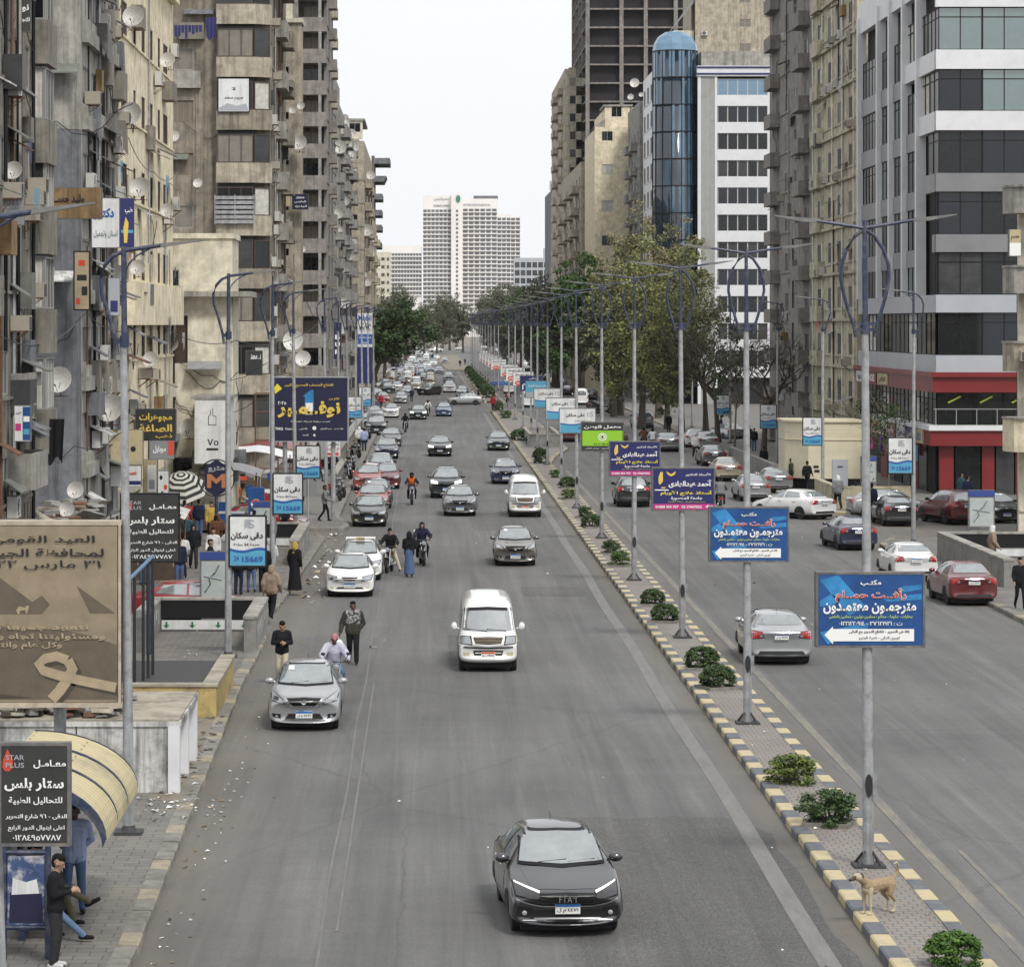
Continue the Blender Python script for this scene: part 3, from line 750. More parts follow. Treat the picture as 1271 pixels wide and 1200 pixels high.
class Shell:
	def __init__(s,me):
		bm=bmesh.new();bm.from_mesh(me);s.bvh=BVHTree.FromBMesh(bm);bm.free();s.me=me
	def patch(s,low,top,view,off=.006,n=9,m=4,mb=None):
		"""Panel laid on the shell between two outlines, thrown along view: 'f' front, 'r' rear, 'l'/'s' sides, 't' top."""
		mb=mb or MB()
		A,B=resample(low,n),resample(top,n);ids=[]
		for j in range(m):
			row=[]
			for i in range(n):
				t=j/(m-1);a=A[i][0]*(1-t)+B[i][0]*t;b=A[i][1]*(1-t)+B[i][1]*t
				o,d={'f':((a,-9,b),(0,1,0)),'r':((a,9,b),(0,-1,0)),'l':((-9,a,b),(1,0,0)),'s':((9,a,b),(-1,0,0)),'t':((a,b,9),(0,0,-1))}[view]
				h,nn,_,_=s.bvh.ray_cast(Vector(o),Vector(d))
				if h is None:
					h,nn,_,_=s.bvh.find_nearest(Vector(o)*.25)
					row.append(None);continue
				if nn.dot(Vector(d))>0:nn=-nn
				row.append(mb.pt(h+nn*off))
			ids.append(row)
		for j in range(m-1):
			for i in range(n-1):
				q=[ids[j][i],ids[j][i+1],ids[j+1][i+1],ids[j+1][i]]
				if None not in q:mb.fi(q)
		return mb
	def quad(s,x0,x1,z0,z1,view,**k):return s.patch([(x0,z0),(x1,z0)],[(x0,z1),(x1,z1)],view,**k)
def wheel_geo(r,w):
	mb=MB();mb.lathe([(r*.62,-w/2),(r*.93,-w/2),(r,-w*.36),(r,w*.36),(r*.93,w/2),(r*.62,w/2)],n=22,axis='x')
	tyre=mb.mesh('tyre',M['tyre'],'auto')
	mb=MB();mb.lathe([(r*.64,-w*.40),(r*.6,-w*.46),(r*.56,-w*.36),(r*.1,-w*.34),(r*.08,-w*.4),(0,-w*.4)],n=22,axis='x')
	mb.m=1
	for k in range(7):
		a=2*math.pi*k/7
		mb.fi([mb.pt(p)for p in[(-w*.365,r*q*math.cos(a+d),r*q*math.sin(a+d))for q,d in((.2,-.25),(.53,-.26),(.53,.26),(.2,.25))]])
	rim=mb.mesh('rim',[M['rim'],M['dark']],'auto')
	return tyre,rim
CARS={}
def add(K,name,mb_or_me,m=None,parent=None,smooth=True,loc=(0,0,0),rot=0.,paint=False,level=0):
	"""Register a part of car kind K: (name, mesh, parent index, location, rotation, takes the paint?, drop when far)."""
	me=mb_or_me if not isinstance(mb_or_me,MB)else mb_or_me.mesh(name,m,smooth,fix=not smooth or smooth=='auto')
	if isinstance(mb_or_me,MB)and smooth is True:pass
	K.append((name,me,parent,loc,rot,paint,level));return len(K)-1
def arch_wheels(K,S,yf,yr,r,tw,w=.19):
	ty,ri=wheel_geo(r,w)
	for y in(yf,yr):
		for sx in(-1,1):
			a=r+.06
			mb=MB()
			for k0 in range(1):
				low=[(y+a*math.cos(math.pi*t/14),max(.2,r+a*math.sin(math.pi*t/14)*0))for t in range(15)]
				top=[(y+a*math.cos(math.pi*t/14),r+a*math.sin(math.pi*t/14))for t in range(15)]
				S.patch(low[::-1],top[::-1],'s' if sx>0 else 'l',.008,13,4,mb)
			add(K,'wheel_arch',mb,M['dark'],level=1)
			wi=add(K,'wheel',ty,loc=(sx*tw,y,r),rot=0 if sx<0 else math.pi)
			add(K,'rim',ri,parent=wi,level=1)
def plate_part(K,y,z,rear,txt='٤٤٧١ م ل',col='plateblue',tilt=0):
	mb=MB((0,y,z),math.pi if rear else 0);mb.box(-.2,.2,-.012,.01,-.085,.085);mb.m=1;mb.box(-.195,.195,-.016,-.011,.03,.08)
	mb.m=2;letters(mb,txt,0,-.03,.33,.075,-.0165,.02)
	add(K,'number_plate',mb,[M['plate'],M[col],M['ink']],smooth=False)
def mirrors(K,y,z,x,dark=False,s=1.):
	for sx in(-1,1):
		mb=MB();mb.ball((sx*(x+.13*s),y,z),.12*s,.075,.08*s,10,6)
		mb.tube([(sx*(x-.06),y+.02,z-.05),(sx*(x+.03),y+.01,z-.02)],.025,6)
		add(K,'mirror',mb,M['trim'],smooth='auto',paint=not dark)
def sedan(L=4.5,W=1.74,H=1.48,kind='sedan',face='round',rear='sedan',hood=.95,nose=.76):
	K=[];h=W/2;y0,y1=-L/2,L/2
	c0,r0=y0+L*.262,y0+L*.435     # cowl, front of roof
	if kind=='sedan':rr,b1,tz=y0+L*.745,y0+L*.875,1.06
	elif kind=='hatch':rr,b1,tz=y0+L*.86,y0+L*.965,.98
	else:rr,b1,tz=y0+L*.9,y0+L*.975,1.05          # suv
	g=.2 if kind!='suv' else .26
	roof=H
	st=[(y0,g+.04,nose-.2,nose-.08,h*.9,h*.86,h*.58),(y0+.03,g-.01,nose-.14,nose-.02,h*.97,h*.94,h*.64),
		  (y0+.22,g,nose-.04,nose+.05,h*1.03,h*1.0,h*.7),(y0+.75,g,hood-.12,hood-.05,h*1.05,h*1.02,h*.72),(c0,g,hood-.03,hood+.04,h*1.04,h*1.02,h*.74),
		  (c0+.12,g,hood,hood+.1,h*1.04,h*1.015,h*.74),((c0+r0)/2+.05,g,hood+.01,(hood+roof)/2+.1,h*1.04,h*1.015,h*.68),(r0,g,hood+.02,roof-.035,h*1.04,h*1.015,h*.69),((r0+rr)/2,g,hood+.03,roof+.01,h*1.04,h*1.015,h*.70),
		  (rr,g,hood+.04,roof-.04,h*1.04,h*1.01,h*.68)]
	if kind=='sedan':
		st+=[((rr+b1)/2,g,hood+.05,(roof+tz)/2+.06,h*1.03,h*1.0,h*.62),(b1,g,hood+.04,tz+.03,h*1.03,h*.99,h*.7),(y1-.2,g+.02,hood+.02,tz,h*1.02,h*.98,h*.72),(y1-.03,g+.06,hood-.06,tz-.05,h*.98,h*.94,h*.68),(y1,g+.14,hood-.16,tz-.16,h*.92,h*.88,h*.62)]
	else:
		st+=[(b1,g,hood+.02,tz+.12,h*.96,h*.94,h*.68),(y1-.03,g+.06,hood-.08,tz-.08,h*.9,h*.88,h*.68),(y1,g+.14,hood-.2,tz-.25,h*.84,h*.82,h*.6)]
	me=loft(st,.26,.16,h);S=Shell(me)
	add(K,'body',me,paint=True)
	# glass
	gl=M['glass']
	wz0,wz1=hood+.085,roof-.085
	fb=add(K,'windscreen_border',S.patch([(-h*.8,wz0-.03),(0,wz0-.07),(h*.8,wz0-.03)],[(-h*.67,wz1+.03),(0,wz1+.045),(h*.67,wz1+.03)],'f',.012,19,9),M['trim'])
	ws=S.patch([(-h*.76,wz0),(0,wz0-.035),(h*.76,wz0)],[(-h*.63,wz1),(0,wz1+.015),(h*.63,wz1)],'f',.022,19,9)
	wi=add(K,'windscreen',ws,gl)
	if face=='vee':add(K,'sticker',S.patch([(-.5*h,wz1-.1),(-.34*h,wz1-.1)],[(-.5*h,wz1-.02),(-.34*h,wz1-.02)],'f',.03,3,3),M['plate'],parent=wi,level=1)
	wp=MB()
	for a,b in((-.42,.1),(.12,.62)):
		P=[S.bvh.ray_cast(Vector((x*h,-9,wz0+z)),Vector((0,1,0)))[0]for x,z in((a,-.01),(b,.025))]
		if None not in P:wp.tube([q+Vector((0,-.015,.012))for q in P],.012,5)
	add(K,'wiper',wp,M['black'],parent=wi,level=1)
	rz0=(tz+.07)if kind=='sedan' else hood+.12
	add(K,'rear_window',S.patch([(-h*.7,rz0),(h*.7,rz0)],[(-h*.6,roof-.1),(h*.6,roof-.1)],'r',.008,13,5),gl)
	bl=hood+.07
	mid=y0+L*.535
	e1=(rr+.12)if kind=='sedan' else(rr-.25 if kind=='suv' else rr-.3)
	for sx,v in((-1,'l'),(1,'s')):
		add(K,'side_window',S.patch([(c0+.38,bl),(mid-.04,bl+.02)],[(r0-.02,roof-.12),(mid-.04,roof-.09)],v,.007,8,5),gl)
		add(K,'side_window',S.patch([(mid+.04,bl+.02),(e1,bl+.06)],[(mid+.04,roof-.09),(rr-.12 if kind=='sedan' else e1-.05,roof-.13)],v,.007,8,5),gl)
		for a,b in((c0+.32,mid),(mid+.015,y0+L*.745)):
			d=add(K,'door',S.patch([(a,g+.14),(b,g+.14)],[(a+.02,bl-.03),(b,bl-.01)],v,.005,7,6),M['trim'],paint=True,level=1)
			hb=S.bvh.ray_cast(Vector((sx*9,b-.2,hood-.1)),Vector((-sx,0,0)))[0]
			m2=MB().box(hb.x-.012,hb.x+.02*1,hb.y-.1,hb.y+.1,hb.z-.015,hb.z+.015)if sx>0 else MB().box(hb.x-.02,hb.x+.012,hb.y-.1,hb.y+.1,hb.z-.015,hb.z+.015)
			add(K,'handle',m2,M['chrome'],parent=d,level=2,smooth=False)
		add(K,'sill',S.patch([(c0-.05,g+.03),(y0+L*.72,g+.03)],[(c0-.05,g+.13),(y0+L*.72,g+.13)],v,.01,7,3),M['trim'],level=2)
	# face
	nz=nose
	lamp=M['lamp']
	def two(name,low,top,m,off=.012,view='f',lv=0,n=7,mm=4):
		for sx in(-1,1):
			if name in('headlight','tail_light')and m is not M['trim']:
				e=.025;add(K,name+'_surround',S.patch([(sx*(a+(-e if i==0 else e))*h,b-.018)for i,(a,b)in enumerate(low)],[(sx*(a+(-e if i==0 else e))*h,b+.014)for i,(a,b)in enumerate(top)],view,off-.005,n,mm),M['trim'],level=1)
			add(K,name,S.patch([(sx*a*h,b)for a,b in low],[(sx*a*h,b)for a,b in top],view,off,n,mm),m,level=lv)
			if name=='headlight' and m is M['lamp']:
				(a,b),(c,d)=low[0],top[-1];mx_,mz_=a*.45+c*.55,b*.5+d*.5-.02
				add(K,'reflector',S.patch([(sx*(mx_-.07)*h,mz_-.035),(sx*(mx_+.07)*h,mz_-.03)],[(sx*(mx_-.06)*h,mz_+.03),(sx*(mx_+.08)*h,mz_+.035)],view,off+.004,4,3),M['chrome'],level=1)
	if face=='wide':# dark saloon: slim lit lamps, full-width dark grille
		two('headlight',[(.52,nz-.1),(.9,nz-.07)],[(.5,nz-.02),(.93,nz+.085)],M['lens'],.012)
		two('daylight_strip',[(.5,nz-.02),(.91,nz+.075)],[(.5,nz+.008),(.92,nz+.092)],M['lit'],.018)
		add(K,'grille',S.patch([(-.46*h,nz-.17),(0,nz-.2),(.46*h,nz-.17)],[(-.5*h,nz-.02),(0,nz-.0),(.5*h,nz-.02)],'f',.012,11,4),M['trim'])
		mb=MB()
		for k in range(4):S.patch([(-.48*h,nz-.165+.036*k),(.48*h,nz-.165+.036*k)],[(-.48*h,nz-.158+.036*k),(.48*h,nz-.158+.036*k)],'f',.018,9,2,mb)
		add(K,'grille_bar',mb,M['cab'],level=1)
		add(K,'bumper_trim',S.patch([(-.9*h,nz-.13),(-.5*h,nz-.225),(0,nz-.235),(.5*h,nz-.225),(.9*h,nz-.13)],[(-.9*h,nz-.115),(-.5*h,nz-.205),(0,nz-.215),(.5*h,nz-.205),(.9*h,nz-.115)],'f',.02,17,2),M['chrome'])
		add(K,'air_intake',S.patch([(-.62*h,g+.13),(.62*h,g+.13)],[(-.62*h,g+.24),(.62*h,g+.24)],'f',.012,9,3),M['trim'])
		two('fog_lamp_surround',[(.6,g+.1),(.92,g+.15)],[(.62,g+.27),(.9,g+.31)],M['trim'])
		for sx in(-1,1):
			p=S.bvh.ray_cast(Vector((sx*.77*h,-9,g+.2)),Vector((0,1,0)))[0]
			mb=MB().lathe([(.036,0),(.04,-.02),(.015,-.03),(0,-.03)],p+Vector((0,-.01,0)),10,'y');add(K,'fog_lamp',mb,M['lamp'],smooth=False)
		add(K,'bumper_lip',S.patch([(-.8*h,g+.07),(0,g+.045),(.8*h,g+.07)],[(-.8*h,g+.085),(0,g+.062),(.8*h,g+.085)],'f',.02,13,2),M['chrome'])
		p=S.bvh.ray_cast(Vector((0,-9,nz-.09)),Vector((0,1,0)))[0]
		mb=MB();letters(mb,'F I A T',0,nz-.09,.3,.105,p.y-.04,.006);add(K,'badge',mb,M['chrome'],smooth=False)
		pz=g+.27
	elif face=='vee':# V grille between swept-back lamps
		two('headlight',[(.56,nz-.12),(.9,nz-.06)],[(.62,nz-.03),(.97,nz+.12)],lamp)
		add(K,'grille',S.patch([(-.3*h,nz-.17),(.3*h,nz-.17)],[(-.5*h,nz+.0),(0,nz+.015),(.5*h,nz+.0)],'f',.012,9,4),M['trim'])
		for sx in(-1,1):add(K,'grille_trim',S.patch([(sx*.32*h,nz-.19),(sx*.36*h,nz-.19)],[(sx*.52*h,nz+.01),(sx*.58*h,nz+.01)],'f',.018,4,5),M['chrome'])
		p=S.bvh.ray_cast(Vector((0,-9,nz-.08)),Vector((0,1,0)))[0]
		mb=MB().lathe([(.03,-.012),(.055,-.02),(.06,0)],p+Vector((0,-.012,0)),12,'y');mb.box(-.075,.075,p.y-.035,p.y-.01,nz-.09,nz-.07);add(K,'badge',mb,M['chrome'],smooth=False)
		add(K,'air_intake',S.patch([(-.55*h,g+.1),(.55*h,g+.1)],[(-.44*h,g+.23),(.44*h,g+.23)],'f',.012,9,3),M['trim'])
		two('fog_lamp_surround',[(.66,g+.11),(.88,g+.16)],[(.66,g+.22),(.92,g+.24)],M['trim'])
		two('fog_lamp',[(.74,g+.14),(.8,g+.15)],[(.74,g+.19),(.8,g+.2)],lamp,.02,lv=1,n=3,mm=3)
		add(K,'bumper_lip',S.patch([(-.62*h,g+.06),(.62*h,g+.06)],[(-.6*h,g+.085),(.6*h,g+.085)],'f',.02,9,2),M['chrome'],level=1)
		pz=g+.21
	elif face=='smile':# rounded older saloon
		two('headlight',[(.5,nz-.13),(.88,nz-.1)],[(.56,nz-.005),(.95,nz+.05)],lamp)
		add(K,'grille',S.patch([(-.22*h,nz-.12),(0,nz-.14),(.22*h,nz-.12)],[(-.36*h,nz-.01),(.36*h,nz-.01)],'f',.012,9,4),M['trim'])
		add(K,'grille_trim',S.patch([(-.23*h,nz-.135),(0,nz-.155),(.23*h,nz-.135)],[(-.23*h,nz-.12),(0,nz-.14),(.23*h,nz-.12)],'f',.018,9,2),M['chrome'],level=1)
		add(K,'air_intake',S.patch([(-.62*h,g+.1),(.62*h,g+.1)],[(-.5*h,g+.17),(.5*h,g+.17)],'f',.012,9,3),M['trim'])
		two('fog_lamp',[(.66,g+.1),(.8,g+.11)],[(.66,g+.17),(.82,g+.19)],M['lampwarm'],lv=1,n=4,mm=3)
		pz=g+.23
	else:# tall upright grille, off-roader
		two('headlight',[(.5,nz-.1),(.92,nz-.08)],[(.52,nz+.02),(.95,nz+.09)],M['lit']if face=='suvlit' else lamp)
		add(K,'grille',S.patch([(-.46*h,nz-.22),(.46*h,nz-.22)],[(-.48*h,nz+.02),(.48*h,nz+.02)],'f',.012,9,4),M['trim'])
		add(K,'grille_bar',S.patch([(-.46*h,nz-.1),(.46*h,nz-.1)],[(-.46*h,nz-.075),(.46*h,nz-.075)],'f',.02,9,2),M['chrome'],level=1)
		add(K,'air_intake',S.patch([(-.7*h,g+.1),(.7*h,g+.1)],[(-.62*h,g+.2),(.62*h,g+.2)],'f',.012,9,3),M['trim'])
		pz=g+.26
	p=S.bvh.ray_cast(Vector((0,-9,pz)),Vector((0,1,0)))[0]
	plate_part(K,p.y-.03,pz,False)
	# tail
	tl=tz-.13 if kind=='sedan' else hood-.02
	two('tail_light',[(.56,tl-.12),(.93,tl-.16)],[(.6,tl+.03),(.95,tl+.06)],M['red'],view='r')
	two('reversing_lamp',[(.56,tl-.1),(.67,tl-.12)],[(.6,tl-.03),(.69,tl-.03)],M['lamp'],.018,'r',1,3,3)
	add(K,'boot_trim',S.patch([(-.4*h,tl+.015),(.4*h,tl+.015)],[(-.4*h,tl+.04),(.4*h,tl+.04)],'r',.014,7,2),M['chrome'],level=1)
	add(K,'rear_bumper_trim',S.patch([(-.75*h,g+.12),(.75*h,g+.12)],[(-.68*h,g+.22),(.68*h,g+.22)],'r',.012,9,3),M['trim'])
	p=S.bvh.ray_cast(Vector((0,9,tl-.09)),Vector((0,-1,0)))[0]
	plate_part(K,p.y+.03,tl-.09,True)
	if kind=='sedan':add(K,'boot_lid',S.patch([(-.54*h,tl-.17),(.54*h,tl-.17)],[(-.6*h,tz-.04),(.6*h,tz-.04)],'r',.005,9,5),M['trim'],paint=True,level=1)
	add(K,'bonnet',S.patch([(-.62*h,y0+.3),(0,y0+.2),(.62*h,y0+.3)],[(-.76*h,c0-.02),(0,c0-.06),(.76*h,c0-.02)],'t',.005,13,7),M['trim'],paint=True,level=1)
	add(K,'shade_box',MB().box(-h*.82,h*.82,y0+.35,y1-.35,.1,.3),M['trim'],smooth=False)  # dark box added under the floor to deepen the shadow on the road
	mirrors(K,c0+.42,hood+.1,h*.9,face=='suv')
	mb=MB().tube([(0,rr-.25,roof-.01),(0,rr-.1,roof+.06)],.008,5);add(K,'aerial',mb,M['black'],level=1,smooth=False)
	r=.31 if kind!='suv' else .36
	arch_wheels(K,S,y0+L*.195,y0+L*.79,r,h-.135)
	return K
def van(L=4.7,W=1.69,H=2.05):
	K=[];h=W/2;y0,y1=-L/2,L/2;g=.25
	st=[(y0,.42,.62,.72,h*.88,h*.88,h*.7),(y0+.03,.32,.74,.9,h*.93,h*.93,h*.76),(y0+.14,.27,.92,1.06,h*.97,h*.96,h*.8),(y0+.34,g,1.06,1.2,h*.99,h*.97,h*.82),
		  (y0+.62,g,1.1,1.62,h,h*.98,h*.83),(y0+.9,g,1.12,H-.1,h,h*.98,h*.84),(y0+1.3,g,1.14,H,h,h*.985,h*.86),(0,g,1.15,H+.015,h,h*.99,h*.87),(y1-.5,g,1.15,H,h,h*.985,h*.86),(y1-.12,g,1.12,H-.08,h*.99,h*.97,h*.84),(y1-.02,g+.03,1.05,1.75,h*.97,h*.95,h*.82),(y1,.4,.9,1.5,h*.93,h*.9,h*.78)]
	me=loft(st,.2,.08,h);S=Shell(me)
	add(K,'body',me,paint=True)
	gl=M['glass']
	wi=add(K,'windscreen',S.patch([(-h*.86,1.16),(0,1.13),(h*.86,1.16)],[(-h*.78,H-.3),(0,H-.27),(h*.78,H-.3)],'f',.009,15,7),gl)
	add(K,'sun_strip',S.patch([(-h*.79,H-.37),(0,H-.345),(h*.79,H-.37)],[(-h*.77,H-.29),(0,H-.26),(h*.77,H-.29)],'f',.013,11,3),M['trim'],parent=wi,level=1)
	wp=MB()
	for a,b in((-.7,-.05),(-.05,.6)):
		P=[S.bvh.ray_cast(Vector((x*h,-9,z)),Vector((0,1,0)))[0]for x,z in((b,1.15),(a,1.19))]
		wp.tube([q+Vector((0,-.02,.01))for q in P],.013,5)
	add(K,'wiper',wp,M['black'],parent=wi,level=1)
	add(K,'rear_window',S.patch([(-h*.7,1.2),(h*.7,1.2)],[(-h*.66,H-.3),(h*.66,H-.3)],'r',.009,9,5),gl)
	for sx,v in((-1,'l'),(1,'s')):
		for a,b,s_ in((y0+.78,y0+1.45,.28),(y0+1.55,y0+2.6,0),(y0+2.68,y0+3.5,0),(y0+3.58,y1-.3,0)):
			add(K,'side_window',S.patch([(a,1.2),(b,1.2)],[(a+s_,H-.34),(b,H-.34)],v,.008,6,5),gl)
		d=add(K,'door',S.patch([(y0+.75,.5),(y0+1.5,.5)],[(y0+.8,1.15),(y0+1.5,1.15)],v,.006,6,5),M['trim'],paint=True,level=1)
		add(K,'bumper_strip',S.patch([(y0+.1,.55),(y1-.1,.55)],[(y0+.1,.6),(y1-.1,.6)],v,.012,11,2),M['trim'],level=1)
		add(K,'headlight_surround',S.patch([(sx*.52*h,.78),(sx*.97*h,.8)],[(sx*.56*h,1.02),(sx*.98*h,1.02)],'f',.01,7,4),M['trim'])
		for view,nm,m,z0,z1,x0 in(('f','headlight',M['lamp'],.80,1.0,.55),):
			add(K,nm,S.patch([(sx*x0*h,z0),(sx*.93*h,z0+.02)],[(sx*(x0+.06)*h,z1),(sx*.95*h,z1)],view,.014,6,4),m)
		add(K,'indicator',S.patch([(sx*.9*h,.83),(sx*.97*h,.84)],[(sx*.92*h,.99),(sx*.98*h,.99)],'f',.018,3,3),M['lampwarm'],level=1)
		add(K,'fog_lamp',S.patch([(sx*.62*h,.47),(sx*.82*h,.48)],[(sx*.62*h,.57),(sx*.83*h,.58)],'f',.014,4,3),M['lampwarm'])
		add(K,'tail_light',S.patch([(sx*.8*h,.8),(sx*.94*h,.8)],[(sx*.8*h,1.12),(sx*.92*h,1.12)],'r',.014,3,4),M['red'])
		mb=MB();mb.ball((sx*(h+.11),y0+.55,1.27),.085,.055,.115,10,6);mb.tube([(sx*(h-.03),y0+.6,1.2),(sx*(h+.08),y0+.56,1.24)],.02,5)
		add(K,'mirror',mb,M['white'],smooth='auto',paint=True)
	add(K,'grille',S.patch([(-.42*h,.82),(0,.8),(.42*h,.82)],[(-.5*h,.985),(0,1.0),(.5*h,.985)],'f',.012,9,4),M['trim'])
	mb=MB()
	for k in range(4):S.patch([(-.44*h,.84+.038*k),(.44*h,.84+.038*k)],[(-.44*h,.85+.038*k),(.44*h,.85+.038*k)],'f',.02,9,2,mb)
	add(K,'grille_bar',mb,M['beige2'],level=1)
	add(K,'bumper_seam',S.patch([(-.97*h,.70),(0,.68),(.97*h,.70)],[(-.97*h,.735),(0,.715),(.97*h,.735)],'f',.014,13,2),M['trim'])
	add(K,'air_intake',S.patch([(-.46*h,.48),(.46*h,.48)],[(-.5*h,.62),(.5*h,.62)],'f',.012,9,3),M['trim'])
	mb=MB();S.patch([(-.44*h,.54),(.44*h,.54)],[(-.44*h,.565),(.44*h,.565)],'f',.02,9,2,mb);add(K,'intake_bar',mb,M['white'],level=1)
	p=S.bvh.ray_cast(Vector((0,-9,.5)),Vector((0,1,0)))[0]
	plate_part(K,p.y-.03,.5,False,'٢٩٣٨ ر ط','plateorange')
	add(K,'shade_box',MB().box(-h*.82,h*.82,y0+.35,y1-.35,.12,.35),M['trim'],smooth=False)  # added black box that darkens the ground beneath the van
	arch_wheels(K,S,y0+.75,y1-1.05,.32,h-.13)
	return K
def taxi():
	K=sedan(4.2,1.68,1.43,face='smile',hood=.93,nose=.72)
	mb=MB()
	for y in(-.2,.25,.7):
		mb.tube([(-.55,y,1.5),(.55,y,1.5)],.015,5)
	for sx in(-.55,.55):
		mb.tube([(sx,-.3,1.5),(sx,.8,1.5)],.018,5);mb.tube([(sx,-.1,1.42),(sx,-.1,1.5)],.015,5);mb.tube([(sx,.6,1.42),(sx,.6,1.5)],.015,5)
	add(K,'roof_rack',mb,M['white'],smooth=False)
	mb=MB().box(-.17,.17,-.42,-.3,1.43,1.56);i=add(K,'taxi_light',mb,M['kerb_y'],smooth=False)
	mb=MB();letters(mb,'TAXI',0,1.5,.24,.07,-.424,.02);add(K,'lettering',mb,M['ink'],parent=i,smooth=False,level=1)
	return K
def bus(L=8,W=2.3,H=2.9,skirt='navy'):
	K=[];h=W/2;y0,y1=-L/2,L/2
	st=[(y,.35,1.2,H-(.12 if abs(y)>L/2-.1 else 0),h*(.95 if abs(y)>L/2-.1 else 1),h*(.95 if abs(y)>L/2-.1 else 1),h*.93)for y in(y0,y0+.1,y0+.6,0,y1-.6,y1-.1,y1)]
	me=loft(st,.1,.1,h);S=Shell(me);add(K,'body',me,paint=True)
	for v in 'fr':add(K,'windscreen',S.quad(-h*.85,h*.85,1.3,H-.4,v,off=.012),M['glass'])
	for v in 'ls':
		for k in range(5):add(K,'side_window',S.quad(y0+.5+k*1.45,y0+1.85+k*1.45,1.35,H-.5,v,off=.012,n=4),M['glass'])
		add(K,'skirt_band',S.quad(y0+.3,y1-.3,.5,1.2,v,off=.01,n=8),PAINT[skirt])
	for s in(-1,1):
		add(K,'tail_light',S.quad(s*h*.7,s*h*.85,.8,1.1,'r',off=.014,n=3),M['red'])
		add(K,'headlight',S.quad(s*h*.6,s*h*.85,.7,.95,'f',off=.014,n=3),M['lamp'])
	arch_wheels(K,S,y0+1.4,y1-1.8,.42,h-.12,.25)
	return K
def pickup():
	K=[];L,h=5.0,.88;y0,y1=-2.5,2.5;g=.3
	st=[(y0,.45,.75,.85,h*.85,h*.85,h*.6),(y0+.05,.35,.85,.95,h*.92,h*.92,h*.68),(y0+.9,g,.98,1.06,h,h*.98,h*.74),(y0+1.15,g,1.0,1.12,h,h*.98,h*.74),(y0+1.7,g,1.02,1.66,h,h*.98,h*.7),(y0+2.9,g,1.02,1.68,h,h*.98,h*.7),(y0+3.15,g,1.02,1.5,h,h*.98,h*.74),(y0+3.2,g,1.02,1.08,h,h*.98,h*.8),(y1-.05,g+.1,1.02,1.05,h,h*.98,h*.85),(y1,g+.2,.95,1.0,h*.95,h*.93,h*.8)]
	me=loft(st,.15,.02,h);S=Shell(me);add(K,'body',me,paint=True)
	add(K,'load_bed',S.quad(-h*.8,h*.8,y0+3.3,y1-.1,'t',off=.01),M['trim'])
	add(K,'windscreen',S.patch([(-h*.78,1.16),(h*.78,1.16)],[(-h*.62,1.58),(h*.62,1.58)],'f',.01,9,5),M['glass'])
	for v in 'ls':
		add(K,'side_window',S.patch([(y0+1.35,1.1),(y0+2.15,1.1)],[(y0+1.7,1.55),(y0+2.15,1.57)],v,.01,6,4),M['glass'])
		add(K,'side_window',S.patch([(y0+2.22,1.1),(y0+2.95,1.1)],[(y0+2.22,1.57),(y0+2.85,1.55)],v,.01,6,4),M['glass'])
	for s in(-1,1):add(K,'headlight',S.quad(s*h*.6,s*h*.92,.75,.9,'f',off=.014,n=3),M['lamp'])
	add(K,'grille',S.quad(-h*.5,h*.5,.7,.9,'f',off=.014,n=5),M['trim'])
	mirrors(K,y0+1.45,1.2,h)
	arch_wheels(K,S,y0+.95,y1-1.1,.37,h-.1)
	return K
KINDS={'dark_saloon':sedan(4.53,1.79,1.49,face='wide',nose=.73,hood=.95),'saloon':sedan(4.45,1.70,1.5,face='vee',nose=.80,hood=.97),'old_saloon':sedan(4.4,1.70,1.45,face='smile',nose=.73,hood=.93),
		 'hatchback':sedan(3.85,1.66,1.48,kind='hatch',face='smile',nose=.76,hood=.95),'hatch_vee':sedan(4.0,1.72,1.5,kind='hatch',face='vee',nose=.80,hood=.97),'offroader':sedan(4.5,1.84,1.68,kind='suv',face='suv',nose=.94,hood=1.06),
		 'offroader_lit':sedan(4.5,1.84,1.66,kind='suv',face='suvlit',nose=.92,hood=1.06),'big_saloon':sedan(4.75,1.82,1.47,face='vee',nose=.78,hood=.96),'saloon_lit':sedan(4.5,1.77,1.46,face='suvlit',nose=.76,hood=.95),'minibus':van(),'taxi':taxi(),'bus':bus(),'pickup':pickup()}
CATS={'minibus':'minibus','taxi':'taxi','bus':'bus','pickup':'pickup truck'}
def park(kind,colour,x,y,rot,label,lod=0,group=None,z=0.,s=1.):
	"""rot 0 = nose towards the camera."""
	base={'minibus':'minibus','taxi':'taxi','bus':'bus','pickup':'pickup_truck'}.get(kind,'car')
	r=thing(base,label,CATS.get(kind,'car'),(x,y,z),rot,group)
	K=KINDS[kind];made={}
	for i,(nm,me,par,loc,ro,pt,lv)in enumerate(K):
		if lod and lv>=(1 if lod>1 else 2):continue
		if par is not None and par not in made:continue
		o=link(nm,me,made[par]if par is not None else r,loc,ro);made[i]=o
		if pt:
			o.material_slots[0].link='OBJECT';o.material_slots[0].material=PAINT[colour]
	if s!=1.:r.scale=(s,s,s)
	return r
def facing(kind,colour,px,py,label,yaw=0.,lod=0,group='cars driving towards the viewer',L=4.45):
	"""Front bumper bottom stands on the road at photo pixel (px, py)."""
	py+=(py-402)*.018;p=gr(px,py);return park(kind,colour,p.x,p.y+L/2,R(yaw),label,lod,group)
def away(kind,colour,px,py,label,yaw=0.,lod=0,group='cars driving away on the far carriageway',L=4.45):
	p=gr(px,py);return park(kind,colour,p.x,p.y+L/2,math.pi+R(yaw),label,lod,group)
G1,G2,G3='cars driving towards the viewer','cars parked along the kerb','cars driving away on the far carriageway'
facing('dark_saloon','graphite',696,1152,'dark grey saloon with lit slim headlights, alone in the nearest lane',3.2)
